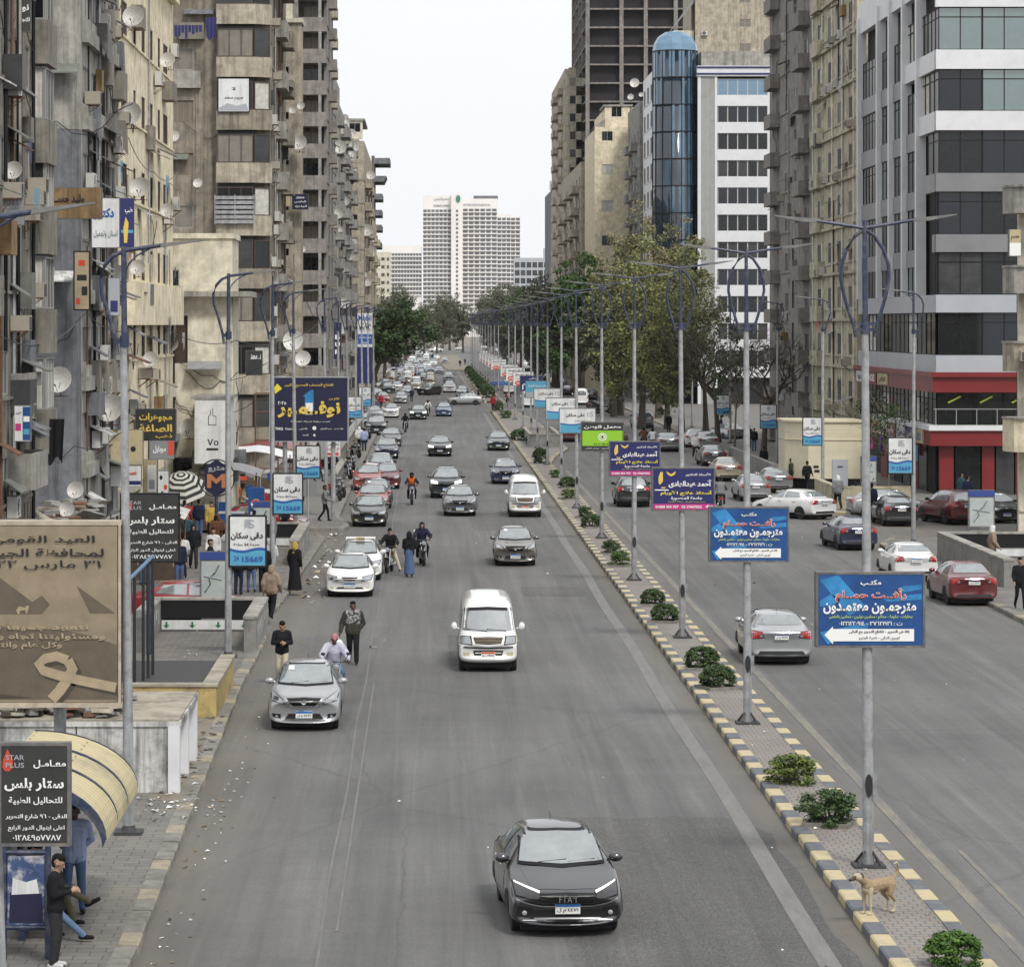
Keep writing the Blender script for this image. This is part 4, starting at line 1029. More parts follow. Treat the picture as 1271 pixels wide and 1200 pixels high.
facing('saloon','silver',377,900,'silver saloon parked beside the kerb in front of the pink-capped rider',0,group=G2)
facing('minibus','white',606,827,'white minibus with gold grille bars, nearest minibus on the road')
facing('old_saloon','white',434,736,'white saloon with clear oval headlights, in front of the white taxi',0,group=G2)
facing('taxi','white',446,716,'white taxi with roof rack and yellow roof light',0,group=G2)
facing('saloon','taupe',640,698,'taupe saloon behind the nearest white minibus')
facing('saloon','grey',571,637,'grey saloon driving beside the dark off-roader with lit lamps')
facing('offroader_lit','black',554,615,'dark off-roader with lit headlights behind a grey saloon')
facing('minibus','white',652,638,'white minibus beside the median kerb, second minibus on the road')
facing('hatch_vee','navy',628,598,'navy hatchback just behind the second white minibus')
facing('old_saloon','darkgreen',619,557,'dark saloon driving alone near the median kerb')
facing('saloon_lit','black',546,564,'black saloon with lit headlights in the middle lane')
facing('saloon_lit','black',519,519,'black saloon with lit headlights beside a motorcycle',lod=1)
facing('old_saloon','blue',551,515,'pale blue saloon near the crossing silver car',lod=1)
p=gr(577,503);park('old_saloon','silver',p.x,p.y+.8,R(-88),'silver saloon turning across the road through the median gap',1,G1)
facing('old_saloon','silver',574,491,'silver saloon behind the one turning through the median gap',lod=1)
facing('offroader','white',558,486,'white and dark off-roader ahead of a similar one',lod=1)
facing('offroader','lightgrey',557,473,'pale off-roader at the far end of the queue by the island kerb',lod=1)
p=gr(533,491);park('offroader','black',p.x,p.y+2.2,R(-28),'black off-roader pulling out of the parked rows',1,G2)
facing('minibus','beige',534,477,'beige minibus in the far left queue',lod=1)
facing('minibus','white',516,483,'white minibus next to the black off-roader',lod=1)
facing('minibus','blue',522,468,'blue minibus behind the beige one',lod=1)
facing('old_saloon','lightgrey',545,463,'light grey saloon last in the open lane before the island',lod=2)
facing('taxi','white',530,456,'white taxi in the far cluster of cars',lod=2)
facing('old_saloon','white',538,453,'white saloon in the far cluster of cars, by the island',lod=2)
facing('offroader','silver',552,451,'silver off-roader at the far island',lod=2)
facing('minibus','white',529,448,'white minibus farthest up the carriageway',lod=2)
# parked rows
for k,c,px,py,lab in(('old_saloon','black',458,650,'black saloon with yellowed lamps, front of the parked row'),('hatchback','pinkred',462,634,'faded red hatchback tucked behind the black parked saloon'),('hatch_vee','darkgreen',466,628,'dark green hatchback third in the parked row'),
					   ('hatchback','pinkred',456,606,'pale red hatchback behind the motorcycles at the kerb'),('hatchback','maroon',479,604,'maroon hatchback on the road side of the parked row'),('offroader','white',471,594,'white car with roof bars behind the maroon hatchback'),
					   ('old_saloon','navy',480,567,'dark blue saloon parked with light bonnet reflection'),('old_saloon','darkgreen',485,552,'dark green saloon behind the dark blue parked one'),('offroader','graphite',467,538,'graphite off-roader on the kerb side of the parked row'),
					   ('hatchback','white',485,517,'white hatchback parked with its nose out'),('old_saloon','silver',497,499,'silver saloon double parked near the tree')):
	facing(k,c,px,py,lab,lod=1 if py<600 else 0,group=G2)
far=[(505,490,'old_saloon','silver'),(474,500,'hatchback','red'),(463,520,'hatchback','silver'),(480,488,'offroader','darkgreen'),(492,484,'old_saloon','white'),(498,478,'hatchback','maroon'),(505,474,'minibus','white'),(511,468,'old_saloon','red'),(496,468,'offroader','silver'),(486,474,'minibus','beige'),(508,460,'offroader','white'),(517,459,'old_saloon','lightgrey'),(512,452,'minibus','white'),(521,450,'old_saloon','silver'),(527,440,'old_saloon','white'),(519,443,'minibus','white'),(534,443,'old_saloon','black'),(541,446,'hatchback','white')]
CN={'silver':'silver','red':'red','darkgreen':'dark green','white':'white','maroon':'maroon','beige':'beige','lightgrey':'light grey','black':'black'}
for i,(px,py,k,c)in enumerate(far):
	facing(k,c,px,py,f'{CN[c]} {"minibus" if k == "minibus" else "off-roader" if k == "offroader" else "hatchback" if k == "hatchback" else "saloon"} in the far crowd of parked cars, {ORD[i]} up the row',random.uniform(-12,12),2,'far crowd of parked cars')
p=gr(541,437);park('pickup','white',p.x,p.y,R(100),'white pickup truck crossing at the far end of the road',1)
p=gr(571,435);park('hatchback','white',p.x,p.y,R(60),'white hatchback beyond the sandy island',2)
# cars on the side lanes at the left
park('old_saloon','red',-7.6,105.2,R(88),'red saloon across the gap between pavements, behind metro stairs',0,'red cars in the side openings')
park('old_saloon','red',-7.7,150.3,R(88),'red saloon waiting in the side street behind agency signs',0,'red cars in the side openings')
# far carriageway, seen from behind
away('big_saloon','silver',970,826,'silver saloon with red tail lights between the two blue signs')
away('saloon','maroon',1206,753,'dark red saloon parked at the corner kerb, wheel trims showing',3,group=G2)
away('old_saloon','white',1136,723,'white saloon seen from behind, ahead of the dark red one',2,group=G2)
away('old_saloon','navy',1061,684,'dark blue saloon turning at the junction',6)
away('old_saloon','black',1117,654,'black saloon entering the side street',3)
p=gr(990,645);park('big_saloon','white',p.x,p.y+1.9,R(180+38),'white saloon pulling across the far carriageway',0,G3)
park('old_saloon','silver',23.4,163.5,R(94),'silver saloon crossing in the side street',0,G3)
p=gr(1178,652);park('offroader','maroon',p.x+.4,p.y+2.1,R(180+14),'dark red off-roader parked before the shoe shop',0,G2)
p=gr(1244,650);park('hatchback','black',p.x,p.y+2,R(10),'black hatchback behind the metro map panel',0,G2)
away('saloon','silver',937,623,'silver saloon just behind the white one pulling across',2)
away('old_saloon','lightgrey',965,612,'grey saloon between the silver one and the kiosk',3)
away('saloon','beige',904,598,'beige saloon on the far carriageway before the doctor sign',2)
away('old_saloon','grey',886,579,'grey saloon ahead of the beige one',3)
away('offroader','black',787,630,'black off-roader showing between the two doctor signs')
away('saloon','silver',878,560,'silver saloon under the trees, last of three abreast',2,1)
away('hatchback','white',864,556,'white hatchback under the trees beside a silver saloon',0,1)
away('big_saloon','lightgrey',831,561,'dark silver saloon driving beside the tree trunks',0,1)
away('offroader','silver',799,532,'silver off-roader beyond the nearest tall trees',4,1)
p=gr(901,546);park('old_saloon','silver',p.x,p.y,R(200),'grey saloon parked under the bare trees',1,G2)
away('hatchback','maroon',708,549,'maroon hatchback half hidden by the agency signs',0,1)
for i,(px,py,k,c)in enumerate([(722,503,'minibus','white'),(706,491,'hatchback','graphite'),(734,497,'hatchback','black'),(657,506,'minibus','white'),(657,492,'minibus','white'),(700,482,'offroader','silver'),(690,478,'old_saloon','white'),(676,472,'old_saloon','silver'),(668,466,'hatchback','white'),(684,464,'offroader','lightgrey'),(655,463,'old_saloon','black'),(645,470,'offroader','maroon'),(652,456,'hatchback','white'),(641,454,'old_saloon','silver'),(633,489,'minibus','white'),(628,448,'old_saloon','white')]):
	away(k,c,px,py,f'{dict(CN, graphite="graphite")[c]} {"minibus" if k == "minibus" else "off-roader" if k == "offroader" else "hatchback" if k == "hatchback" else "saloon"} on the far carriageway seen between sign poles, {ORD[i]} along',random.uniform(-3,3),2,'far cars on the far carriageway')
away('bus','blue',624,449,'blue and dark bus on the far carriageway',0,1)
away('bus','white',618,437,'white and blue bus farthest on the far carriageway',0,1)
away('bus','white',601,441,'white bus behind the far lamp poles',0,1)
# ------------------------------------------------------------------ buildings
def wallm(name,c,streak=.35,g=(.11,.1,.09),ga=.42,gs=.8):return mat(name,c,.85,0,.3,noise=(1.3,.34),bump=(3,.5),streak=streak,grime=(g,gs,ga))
M['w_brown']=wallm('brown grey panel wall',(0.237,0.219,0.188),.5)
M['w_conc']=wallm('bare concrete wall',(0.338,0.325,0.293),.4)
M['w_blue']=wallm('blue grey render',(.165,.172,.188),.4)
M['w_yel']=wallm('cream yellow render',(.72,.64,.47),.14,(.4,.35,.27),.3)
M['w_cream']=wallm('pale cream render',(.64,.60,.49),.2,(.33,.3,.24),.4)
M['w_tan']=wallm('tan render',(.42,.375,.295),.4)
M['w_umber']=wallm('umber render',(0.264,0.234,0.186),.5)
M['w_mauve']=wallm('mauve grey render',(0.247,0.224,0.207),.35)
M['w_grey']=wallm('grey render',(0.300,0.294,0.275),.45)
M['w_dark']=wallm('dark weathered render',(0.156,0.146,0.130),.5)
M['w_olive']=wallm('olive cream render',(.5,.46,.34),.5,(.22,.2,.15),.5)
M['w_white']=mat('white cladding',(.68,.69,.71),.45,noise=(.5,.06),grime=((.4,.4,.4),.8,.25))
M['w_clad']=mat('grey cladding',(.21,.215,.225),.4,noise=(.4,.1),grime=((.15,.15,.15),.9,.3))
M['w_clad2']=mat('pale blue grey cladding',(.40,.43,.47),.4,noise=(.4,.08))
M['w_tile']=paving('grey facade tiles',(.34,.345,.33),(.3,.305,.295),(.2,.2,.2),.6,.3,.12)
M['brickw']=paving('rough brick infill',(.2,.165,.125),(.16,.135,.105),(.22,.2,.17),.35,.14,.35)
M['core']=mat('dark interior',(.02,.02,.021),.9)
M['shut_b']=mat('brown shutters',(.075,.05,.034),.7,noise=(2,.3))
M['shut_g']=mat('grey green shutters',(.14,.15,.13),.7,noise=(2,.3))
M['shut_t']=mat('tan roller blind',(.21,.19,.16),.7,noise=(1,.25),streak=.3)
M['frame']=mat('aluminium frame',(.3,.3,.29),.5)
M['framew']=mat('white window frame',(.55,.55,.53),.5)
M['frameb']=mat('brown window frame',(.07,.05,.04),.6)
M['curtain']=mat('pale curtain',(.5,.49,.45),.8,noise=(3,.25))
M['steelblue']=mat('steel blue glass',(.05,.125,.2),.06,.2,.9,ior=1.8,noise=(.35,.5))
M['glassb']=mat('sky blue glass',(.08,.2,.32),.06,.2,.9,ior=1.9,noise=(.35,.4))
M['glassd']=mat('dark blue glass',(.008,.012,.02),.05,0,.6,ior=1.5,noise=(.3,.5))
M['glasst']=mat('teal glass',(.06,.12,.125),.06,0,.9,ior=2.0,noise=(.4,.3))
M['redclad']=mat('red shop cladding',(.19,.02,.022),.35,noise=(1,.12))
M['awn']=mat('grey awning cloth',(.25,.25,.26),.8,noise=(2,.2))
WC={}
def win_meshes(kind,w,h,fr='frame'):
	k=(kind,round(w,2),round(h,2),fr)
	if k in WC:return WC[k]
	t=.05;mb=MB()
	mb.box(-w/2,w/2,-.03,.04,0,t);mb.box(-w/2,w/2,-.03,.04,h-t,h);mb.box(-w/2,-w/2+t,-.03,.04,t,h-t);mb.box(w/2-t,w/2,-.03,.04,t,h-t)
	n=max(1,round(w/(1.5 if fr=='trim' else .8)))
	if fr=='trim' and h>1.5:mb.box(-w/2+t,w/2-t,-.025,.03,h*.76,h*.76+.05)
	for i in range(1,n):x=-w/2+w*i/n;mb.box(x-.025,x+.025,-.025,.04,t,h-t)
	f=mb.mesh('window',M[fr])
	pm={'g':'glass2','d':'glass3','c':'curtain','s':'shut_b','t':'shut_t','v':'shut_g','b':'glassb','k':'glassd','e':'glasst','o':'core'}[kind]
	mb=MB()
	if kind in 'sv':
		z=t
		while z<h-t-.01:mb.prism([(.0,z),(.03,z),(.0,z+.06)],-w/2+t,w/2-t,'x');z+=.075
	elif kind=='c':
		N=max(4,int(w/.12))
		for i in range(N):
			a,b=-w/2+t+(w-2*t)*i/N,-w/2+t+(w-2*t)*(i+1)/N
			mb.face([(a,.03+.015*(i%2),t),(b,.03+.015*((i+1)%2),t),(b,.03+.015*((i+1)%2),h-t),(a,.03+.015*(i%2),h-t)])
	else:mb.box(-w/2+t,w/2-t,.01,.03,t,h-t)
	p=mb.mesh('pane',M[pm])
	WC[k]=(f,p);return WC[k]
class Bld:
	def __init__(s,name,label,loc,cat='building',group=None):
		s.r=thing(name,label,cat,loc,0,group);s.l=Vector(loc);s.desc=label;s.nw=0;s.th=0;s.o=s.l
	def face(s,x,y,rot,z=0):
		"""Current wall: u runs along it, -y points out of it."""
		s.th=R(rot);s.o=Vector((x,y,z));return s
	def mb(s):return MB(s.o-s.l,s.th)
	def pos(s,u,d,z):return s.o+Vector((u*math.cos(s.th)-d*math.sin(s.th),u*math.sin(s.th)+d*math.cos(s.th),z))
	def part(s,name,mb,m,parent=None,smooth=False):return mb.build(name,M[m]if isinstance(m,str)else m,parent or s.r,smooth=smooth)
	def window(s,u,z,w,h,kind='g',d=.06,fr='frame'):
		f,p=win_meshes(kind,w,h,fr)
		o=link('window',f,s.r,s.pos(u,d,z)-s.l,s.th);link('pane',p,o);s.nw+=1;return o
	def wall(s,W,z0,z1,holes,m,th=.32,core=True,u0=0.,name='wall'):
		mb=s.mb();zs=sorted({z0,z1}|{h[2]for h in holes}|{h[3]for h in holes});zs=[z for z in zs if z0<=z<=z1]
		for za,zb in zip(zs,zs[1:]):
			if zb-za<1e-4:continue
			mid=(za+zb)/2;cut=sorted((h[0],h[1])for h in holes if h[2]<mid<h[3]);a=u0
			for c,d in cut:
				if c>a+1e-4:mb.box(a,c,0,th,za,zb)
				a=max(a,d)
			if a<W-1e-4:mb.box(a,W,0,th,za,zb)
		o=s.part(name,mb,m)
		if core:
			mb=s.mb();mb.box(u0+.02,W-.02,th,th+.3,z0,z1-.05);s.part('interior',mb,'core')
		return o
	def body(s,x0,x1,y0,y1,z0,z1,m,name='wall'):
		mb=MB(-s.l);mb.box(x0,x1,y0,y1,z0,z1);return s.part(name,mb,m)
	def grid(s,W,rows,cols,m,z0,z1,kinds='gggcst',hw=None,fr='frame',skip=0.,sill=True,u0=0.,th=.32,d=.05):
		"""rows: sill heights with window height; cols: (u centre, width)."""
		holes=[];todo=[]
		for zr,h in rows:
			for u,w in cols:
				if random.random()<skip:continue
				holes.append((u-w/2,u+w/2,zr,zr+h));todo.append((u,zr,w,h))
		s.wall(W,z0,z1,holes,m,th,u0=u0)
		for u,z,w,h in todo:s.window(u,z,w,h,random.choice(kinds),d,fr)
		if sill:
			mb=s.mb()
			for zr,h in rows:mb.box(u0+.05,W-.05,-.08,-.002,zr-.14,zr-.05)
			s.part('ledge',mb,m)
	def balcony(s,u0,u1,z,dep=.9,h=1.0,m='w_conc',rail=False,name='balcony'):
		mb=s.mb();mb.box(u0,u1,-dep,-.002,z-.16,z)
		if not rail:
			mb.box(u0,u1,-dep,-dep+.1,z,z+h);mb.box(u0,u0+.1,-dep+.1,-.002,z,z+h);mb.box(u1-.1,u1,-dep+.1,-.002,z,z+h)
		else:
			mb.box(u0,u1,-dep,-dep+.04,z+h-.05,z+h);k=u0
			while k<u1:mb.box(k,k+.03,-dep,-dep+.03,z,z+h-.05);k+=.16
		return s.part(name,mb,m)
# --- air conditioners and dishes are things of their own, fixed to the walls
def ac_kind(kind):
	r=thing('air_conditioner','x','air conditioner')
	if kind=='split':
		mb=MB().box(-.42,.42,-.34,-.04,0,.62);mb.build('casing',M['acw'],r)
		g=MB().lathe([(.25,-.345),(.25,-.352),(0,-.352)],(-.08,0,.31),18,'y').build('fan_opening',M['dark'],r)
		mb=MB();
		for k in range(4):a=k*math.pi/4;mb.box(-.08-.25*abs(math.cos(a))-.006,-.08+.25*abs(math.cos(a))+.006,-.36,-.354,.31-.006+0,.31+.006)if k==0 else mb.tube([(-.08-.24*math.cos(a),-.357,.31-.24*math.sin(a)),(-.08+.24*math.cos(a),-.357,.31+.24*math.sin(a))],.008,4)
		mb.build('fan_guard',M['acw'],g)
	else:
		mb=MB().box(-.33,.33,-.55,0,0,.45);mb.build('casing',M['acb'],r)
		mb=MB()
		for k in range(7):mb.box(-.29,.29,-.565,-.552,.04+k*.055,.07+k*.055)
		mb.build('grille',M['dark'],r)
	mb=MB()
	mb.box(-.3,.3,-.03,-.005,-.36,-.33)
	for x in(-.3,.3):mb.box(x-.015,x+.015,-.45,0,-.04,-.005);mb.tube([(x,-.42,-.03),(x,0,-.35)],.012,4)
	mb.build('bracket',M['rust'],r);return r
M['acw']=mat('white air conditioner casing',(.55,.55,.52),.5,noise=(3,.15),grime=((.25,.22,.18),3,.5))
M['acb']=mat('beige air conditioner casing',(.36,.33,.27),.6,noise=(3,.2),grime=((.15,.12,.1),3,.5))
def dish_kind():
	r=thing('satellite_dish','x','satellite dish')
	mb=MB();n=20
	prof=[(.02,0.0)]+[(q*.5,.42*q*q*.5)for q in(.25,.5,.75,1.)]
	mb.lathe(prof+[(.5,.2),(.36,.105),(.2,.03),(.03,-.015)],(0,0,0),n,'z')
	d=mb.build('reflector',M['dishm'],r,smooth='auto');d.rotation_euler=(R(73),0,R(-14));d.location=(0,-.32,.55)
	a=MB();a.tube([(0,.0,-.02),(.0,-.46,.12),(0,-.3,.5)],.014,5);a.lathe([(.03,.46),(.035,.56),(0,.57)],(0,-.3,0),8);a.build('feed_arm',M['black'],d)
	mb=MB();mb.tube([(0,0,0),(0,-.25,0),(0,-.25,.5)],.025,6);mb.tube([(-.3,-.2,0),(.3,-.2,0)],.02,5);mb.build('mount',M['rust'],r)
	return r
M['dishm']=mat('dusty dish metal',(.55,.54,.51),.55,.1,noise=(4,.15),grime=((.22,.19,.15),5,.5))
ACS,ACB,DISH=ac_kind('split'),ac_kind('window'),dish_kind()
index_kids(ACS,ACB,DISH)
first={}
def hang(proto,label,x,y,z,rot,group,s=1.):
	if proto.name not in first:o=proto;first[proto.name]=1
	else:o=copy_tree(proto)
	o.location=(x,y,z);o.rotation_euler=(0,0,R(rot));o['label']=label;o['group']=group
	if s!=1.:o.scale=(s,s,s)
	return o
def acs(b,what,spots,rot_note='street',kind=None):
	"""spots: (u, z) on the current wall, numbered along the wall and by height for the label."""
	levels=sorted({round(z,1)for _,z in spots})
	for i,(u,z)in enumerate(sorted(spots)):
		k=kind or random.choice('ssb');p=b.pos(u,-.03,z)
		row=sorted(uu for uu,zz in spots if round(zz,1)==round(z,1))
		hang(ACS if k=='s' else ACB,f'{"white" if k == "s" else "beige box"} air conditioner, {what}, {ORD[levels.index(round(z, 1))]} level up, {ORD[row.index(u)]} along',p.x,p.y,p.z,math.degrees(b.th),f'air conditioners on the {what}')
def dish(label,px,py,rpx,x=None,y=None,rot=0,group='satellite dishes on the walls'):
	"""Dish seen at photo pixel (px, py) with radius rpx, standing at a wall plane x or a distance y."""
	if y is None:y=onx(px,x)
	p=at(px,py,y);s=rpx*y/4000/.5
	hang(DISH,label,p.x,p.y+.32*s,p.z-.55*s,rot,group,s)
random.seed(21)
XL=-12.2
def lrows(z,pitch,n,h):return[(z+pitch*k,h)for k in range(n)]
# 1 brown grey panelled block at the edge of the frame
b=Bld('apartment_block','brown grey apartment block with ribbed panels, cut off by the picture edge',(XL,88,0))
b.face(XL,88,90)
b.grid(11.4,lrows(1.6,3.07,7,1.3),[(1.2,1.6),(3.4,1.5),(5.0,1.5),(7.7,2.6),(10.2,1.2)],'w_brown',0,24,'gdctgs',u0=0)
mb=b.mb()
for k in range(8):
	u=.3
	while u<11.2:mb.box(u,u+.05,-.05,-.002,3.05+3.07*k-3.07+.1,4.5+3.07*k-3.07-.1);u+=.75
b.part('cladding',mb,'w_brown')['kind']='stuff'
b.body(XL-9,XL-.7,88.3,99.2,0,24,'core','interior')
b.body(XL-9,XL-.34,87.9,88.28,0,24,'w_brown','side_wall')
for zb_ in(5.8,8.9,11.95,14.75,17.8,20.9):
	mb=MB(-b.l);mb.box(XL+.003,XL+.52,99.1,101.6,zb_,zb_+1.35);b.part('bay_parapet',mb,'w_brown')
for i,zb_ in enumerate((7.16,10.27,13.32,16.12,19.17)):
	b.face(XL+.05,99.2,0);b.window(.2,zb_,.4,1.6,'ccocg'[i]);b.face(XL+.45,99.2,90);b.window(1.2,zb_,2.3,1.6,'cgcdg'[i])
b.face(XL,88,90)
mb=MB(-b.l);mb.tube([(XL+.1,98.9,1),(XL+.1,98.9,24)],.06,6);b.part('drainpipe',mb,'trim')
b.balcony(6.2,9.6,5.1,.7,.9,'w_conc');b.balcony(6.2,9.6,8.1,.5,.25,'w_conc')
acs(b,'brown panelled block',[(6.3,9.6),(9.9,10.6),(8.9,12.9),(7.4,7.0),(10.4,13.8)],kind='b')
# 2 concrete block with a rounded corner
b=Bld('apartment_block','bare concrete apartment block with a rounded blue grey corner',(XL,112.4,0))
mb=MB(-b.l);prof=[(-16.5,112.4),(-12.9,112.4)]+[(-12.9+.7*math.sin(a*math.pi/12),113.1-.7*math.cos(a*math.pi/12))for a in range(1,7)]+[(-12.2,113.5),(-12.6,113.5),(-16.5,113.5)]
mb.prism(prof,16.6,27,'z');b.part('corner_wall',mb,'w_conc',smooth='auto')
mb=MB(-b.l);mb.prism([(x-.01 if x>-13 else x,y+.01)for x,y in prof],0,16.6,'z');b.part('corner_wall',mb,'w_blue',smooth='auto')
b.face(XL,113.5,90)
rows=[(17.6-3.07*k,1.35)for k in range(-2,5)]
b.grid(13.5,rows,[(1.6,2.4),(4.6,2.4),(7.6,2.4),(10.8,2.6)],'w_conc',3.6,27,'gdcgdt',sill=False)
for z,h in rows:
	mb=b.mb();mb.box(.1,13.4,-.24,-.002,z-.95,z-.45);mb.box(.1,13.4,-.14,-.002,z-.449,z-.06);b.part('parapet',mb,'w_conc')
	if random.random()<.8:
		for u in random.sample((2.5,4,5.8,7.3,9.2,11.5),3):
			mb=b.mb();a=random.uniform(.2,.5);mb.prism([(-.05,z-.3),(-.05,z+.1),(-.05-a,z+.1-.02),(-.1-a,z-1.2)],u,u+.9,'x');b.part('hung_board',mb,random.choice(['shut_t','w_grey','w_blue','cab']))
acs(b,'concrete block',[(u,z)for z,h in rows[1:]for u in random.sample((1.2,3.3,6.2,9,12.2),2)])
b.body(XL-6,XL-.7,113.6,126.9,0,27,'core','interior')
b.wall(13.5,0,3.6,[(1,4,.1,3),(5,8,.1,3),(9,12.5,.1,3)],'w_grey')
# 3 cream yellow block
b=Bld('apartment_block','cream yellow apartment block with rows of narrow windows',(XL,127.1,0))
b.face(XL,127.1,90)
rows=[(21.4-3.25*k,1.35)for k in range(0,6)]
cols=[(2.4,4.3),(7,1.4),(11.1,1.8),(15.1,1.6),(19.2,1.3),(22.8,3)]
b.grid(27,rows,[(2.4,2.6),(7,1.2),(11.1,1.7),(15.1,1.6),(19.2,1.3),(22.8,2.6)],'w_yel',3.2,25.2,'gsggsdv',fr='frameb')
mb=b.mb();mb.box(1,26.8,-.55,-.002,9.75,11.5);b.part('projecting_parapet',mb,'w_yel')
mb=b.mb();mb.box(.1,26.8,-.35,-.002,25.0,25.3);b.part('cornice',mb,'w_yel')
b.body(XL-10,XL-.66,127.4,153.9,0,25,'core','interior')
b.body(XL-10,XL-.01,154.1,154.4,0,25.1,'w_yel','side_wall');b.body(XL-9.6,XL-.34,126.9,127.08,0,25.1,'w_yel','side_wall')
b.wall(27,0,3.2,[(1,5,.05,2.8),(6,10,.05,2.8),(12,17,.05,2.8),(18,24,.05,2.8)],'w_olive')
b.face(XL,127.1,90)
acs(b,'cream yellow block',[(25.4,22.4),(8.8,7.5),(12.6,7.4),(16.5,20.4),(21.4,14.4),(4.5,6.1),(5.6,6.1),(26.1,15.2)])
for i,(u,z)in enumerate(((6,10.4),(12,10.6))):
	pass
# 4 cream annex
b=Bld('shop_annex','low pale cream annex with a thin projecting roof slab',(-12.4,155,0))
b.face(-13.2,155,0)
b.grid(3.8,[(11.6,.8)],[(.9,.7)],'w_cream',11.36,13.9,'g',sill=False)
b.wall(3.75,0,11.1,[(.95,1.65,7.9,10.2),(.9,1.9,2.2,3.4)],'w_cream');b.window(1.3,7.9,.7,2.3,'s',.2,'frameb');b.window(1.4,2.2,1,1.2,'g')
b.face(-9.4,155,90);b.wall(5,0,11.1,[(2,3,6,7.4)],'w_cream',u0=.33);b.wall(5,11.36,13.9,[(3,4,11.9,12.9)],'w_cream',u0=.33)
mb=MB(-b.l);mb.box(-13.2,-8.5,154.2,160,11.1,11.36);b.part('roof_slab',mb,'w_conc')
mb=MB(-b.l);mb.box(-13.2,-9.3,154.9,160,13.9,14.15);b.part('roof_slab',mb,'w_cream')
b.body(-13.1,-10.1,155.7,159.8,0,13.8,'core','interior')
b.face(-13.2,155,0);acs(b,'pale cream annex',[(.7,6.3)],kind='s')
r=thing('sign_cabinet','tall white advertising cabinet with small black emblem on the cream annex','sign',(-10.1,150,3.3))
mb=MB().box(-.75,.8,-.1,4.7,0,3.0);mb.build('cabinet',M['signwhite'],r);mb=MB().box(-.9,.95,-.15,4.75,3.0,3.14);mb.build('cap',M['w_grey'],r)
mb=MB((0,-.106,0));letters(mb,'٧٥',.1,1.0,.5,.3,0,.02);mb.box(-.2,.35,-.004,0,.62,.72);mb.build('lettering',M['ink'],r,fix=False)
mb=MB((0,-.106,0));mb.tube([(-.1,0,1.8),(-.1,0,2.2),(0,0,2.3),(0,0,2.5)],.015,4);mb.tube([(-.1,0,1.8),(.25,0,1.8),(.25,0,2.2),(.1,0,2.25),(.1,0,2.6)],.015,4);mb.build('emblem',M['ink'],r)
# 5 umber block with enclosed balconies on its front
b=Bld('apartment_block','umber apartment block with enclosed corner balconies and brick infill',(-9.9,202,0))
b.face(-16.2,202,0)
lev=[12.0+3.3*k for k in range(-3,8)]
holes=[(.3,1.5,z+.5,z+1.9)for z in lev]
b.wall(6.3,0,40,holes,'w_umber')
for i,z in enumerate(lev):
	if i%3==1:b.window(.9,z+.5,1.2,1.4,'t')
	else:mb=b.mb();mb.box(.3,1.5,.1,.2,z+.5,z+1.9);b.part('brick_infill',mb,'brickw')
mb=b.mb()
for u in(1.65,3.1):mb.box(u,u+.5,-.12,-.002,0,40)
b.part('pier',mb,'w_umber')
u0,u1,u2=3.0,5.35,6.3
for i,z in enumerate(lev):
	mb=b.mb();mb.prism([(u0,-.95),(u1,-.95),(u2+.15,-.25),(u2+.15,-.003),(u0,-.003)],z,z+1.25,'z');b.part('balcony',mb,'w_tan' if i%3 else 'w_umber')
	b.face(-16.2,202-.9,0);b.window((u0+u1)/2,z+1.27,u1-u0-.1,1.75,'tgtdg'[i%5],0.,'frameb')
	ang=math.degrees(math.atan2(.7,u2+.15-u1));b.face(-16.2+u1,202-.93,ang);b.window(.6,z+1.27,1.1,1.75,'dcdgc'[i%5],0.03,'frameb')
	b.face(-16.2,202,0);mb=b.mb();mb.box(u0+.1,u1,-.8,-.01,z+1.27,z+3.2);b.part('enclosure',mb,'core')
b.face(-9.9,202,90)
b.grid(23,[(z+.9,1.5)for z in lev],[(2,1.8),(5.2,1.2),(9,2.0),(13,1.4),(17,2.0),(20.6,1.6)],'w_umber',0,40,'gdctgso',u0=.35)
for z in lev:b.balcony(7.6,11.5,z+.1,.7,.95,'w_conc');b.balcony(15.5,19,z+.1,.8,.95,'w_umber')
b.body(-16,-10.6,202.7,224.6,0,39.8,'core','interior')
b.face(-9.9,202,90);acs(b,'umber block',[(1.2+random.random()*3,z+.2)for z in lev[2:9]]+[(u,z+.4)for z in lev[2:9]for u in(12.6,14.6)])
b.face(-16.2,201.3,0)
r=thing('ventilation_rack','grey louvred panel fixed round a balcony of the umber block','louvre panel',(-13.3,200.9,16.0))
mb=MB();
for k in range(6):mb.box(0,2.5,-.12,-.05,.05+k*.3,.26+k*.3)
for x in(0,1.25,2.45):mb.box(x,x+.06,-.14,-.121,0,1.85)
mb.build('louvre',M['steel'],r)
board('wall_poster','white faded poster on an enclosed balcony of the umber block','poster',(-12.1,200.95,23.0),1.95,2.1,.08,'signwhite',[('لا',.5,.7,.12,.1,'ink',.01),('مريم سعد',.5,.4,.6,.1,'ink',.02)],[([(.03,.03),(.97,.03),(.9,.25),(.6,.18),(.3,.26),(.03,.12)],'grey_t',1)],edge='trim')
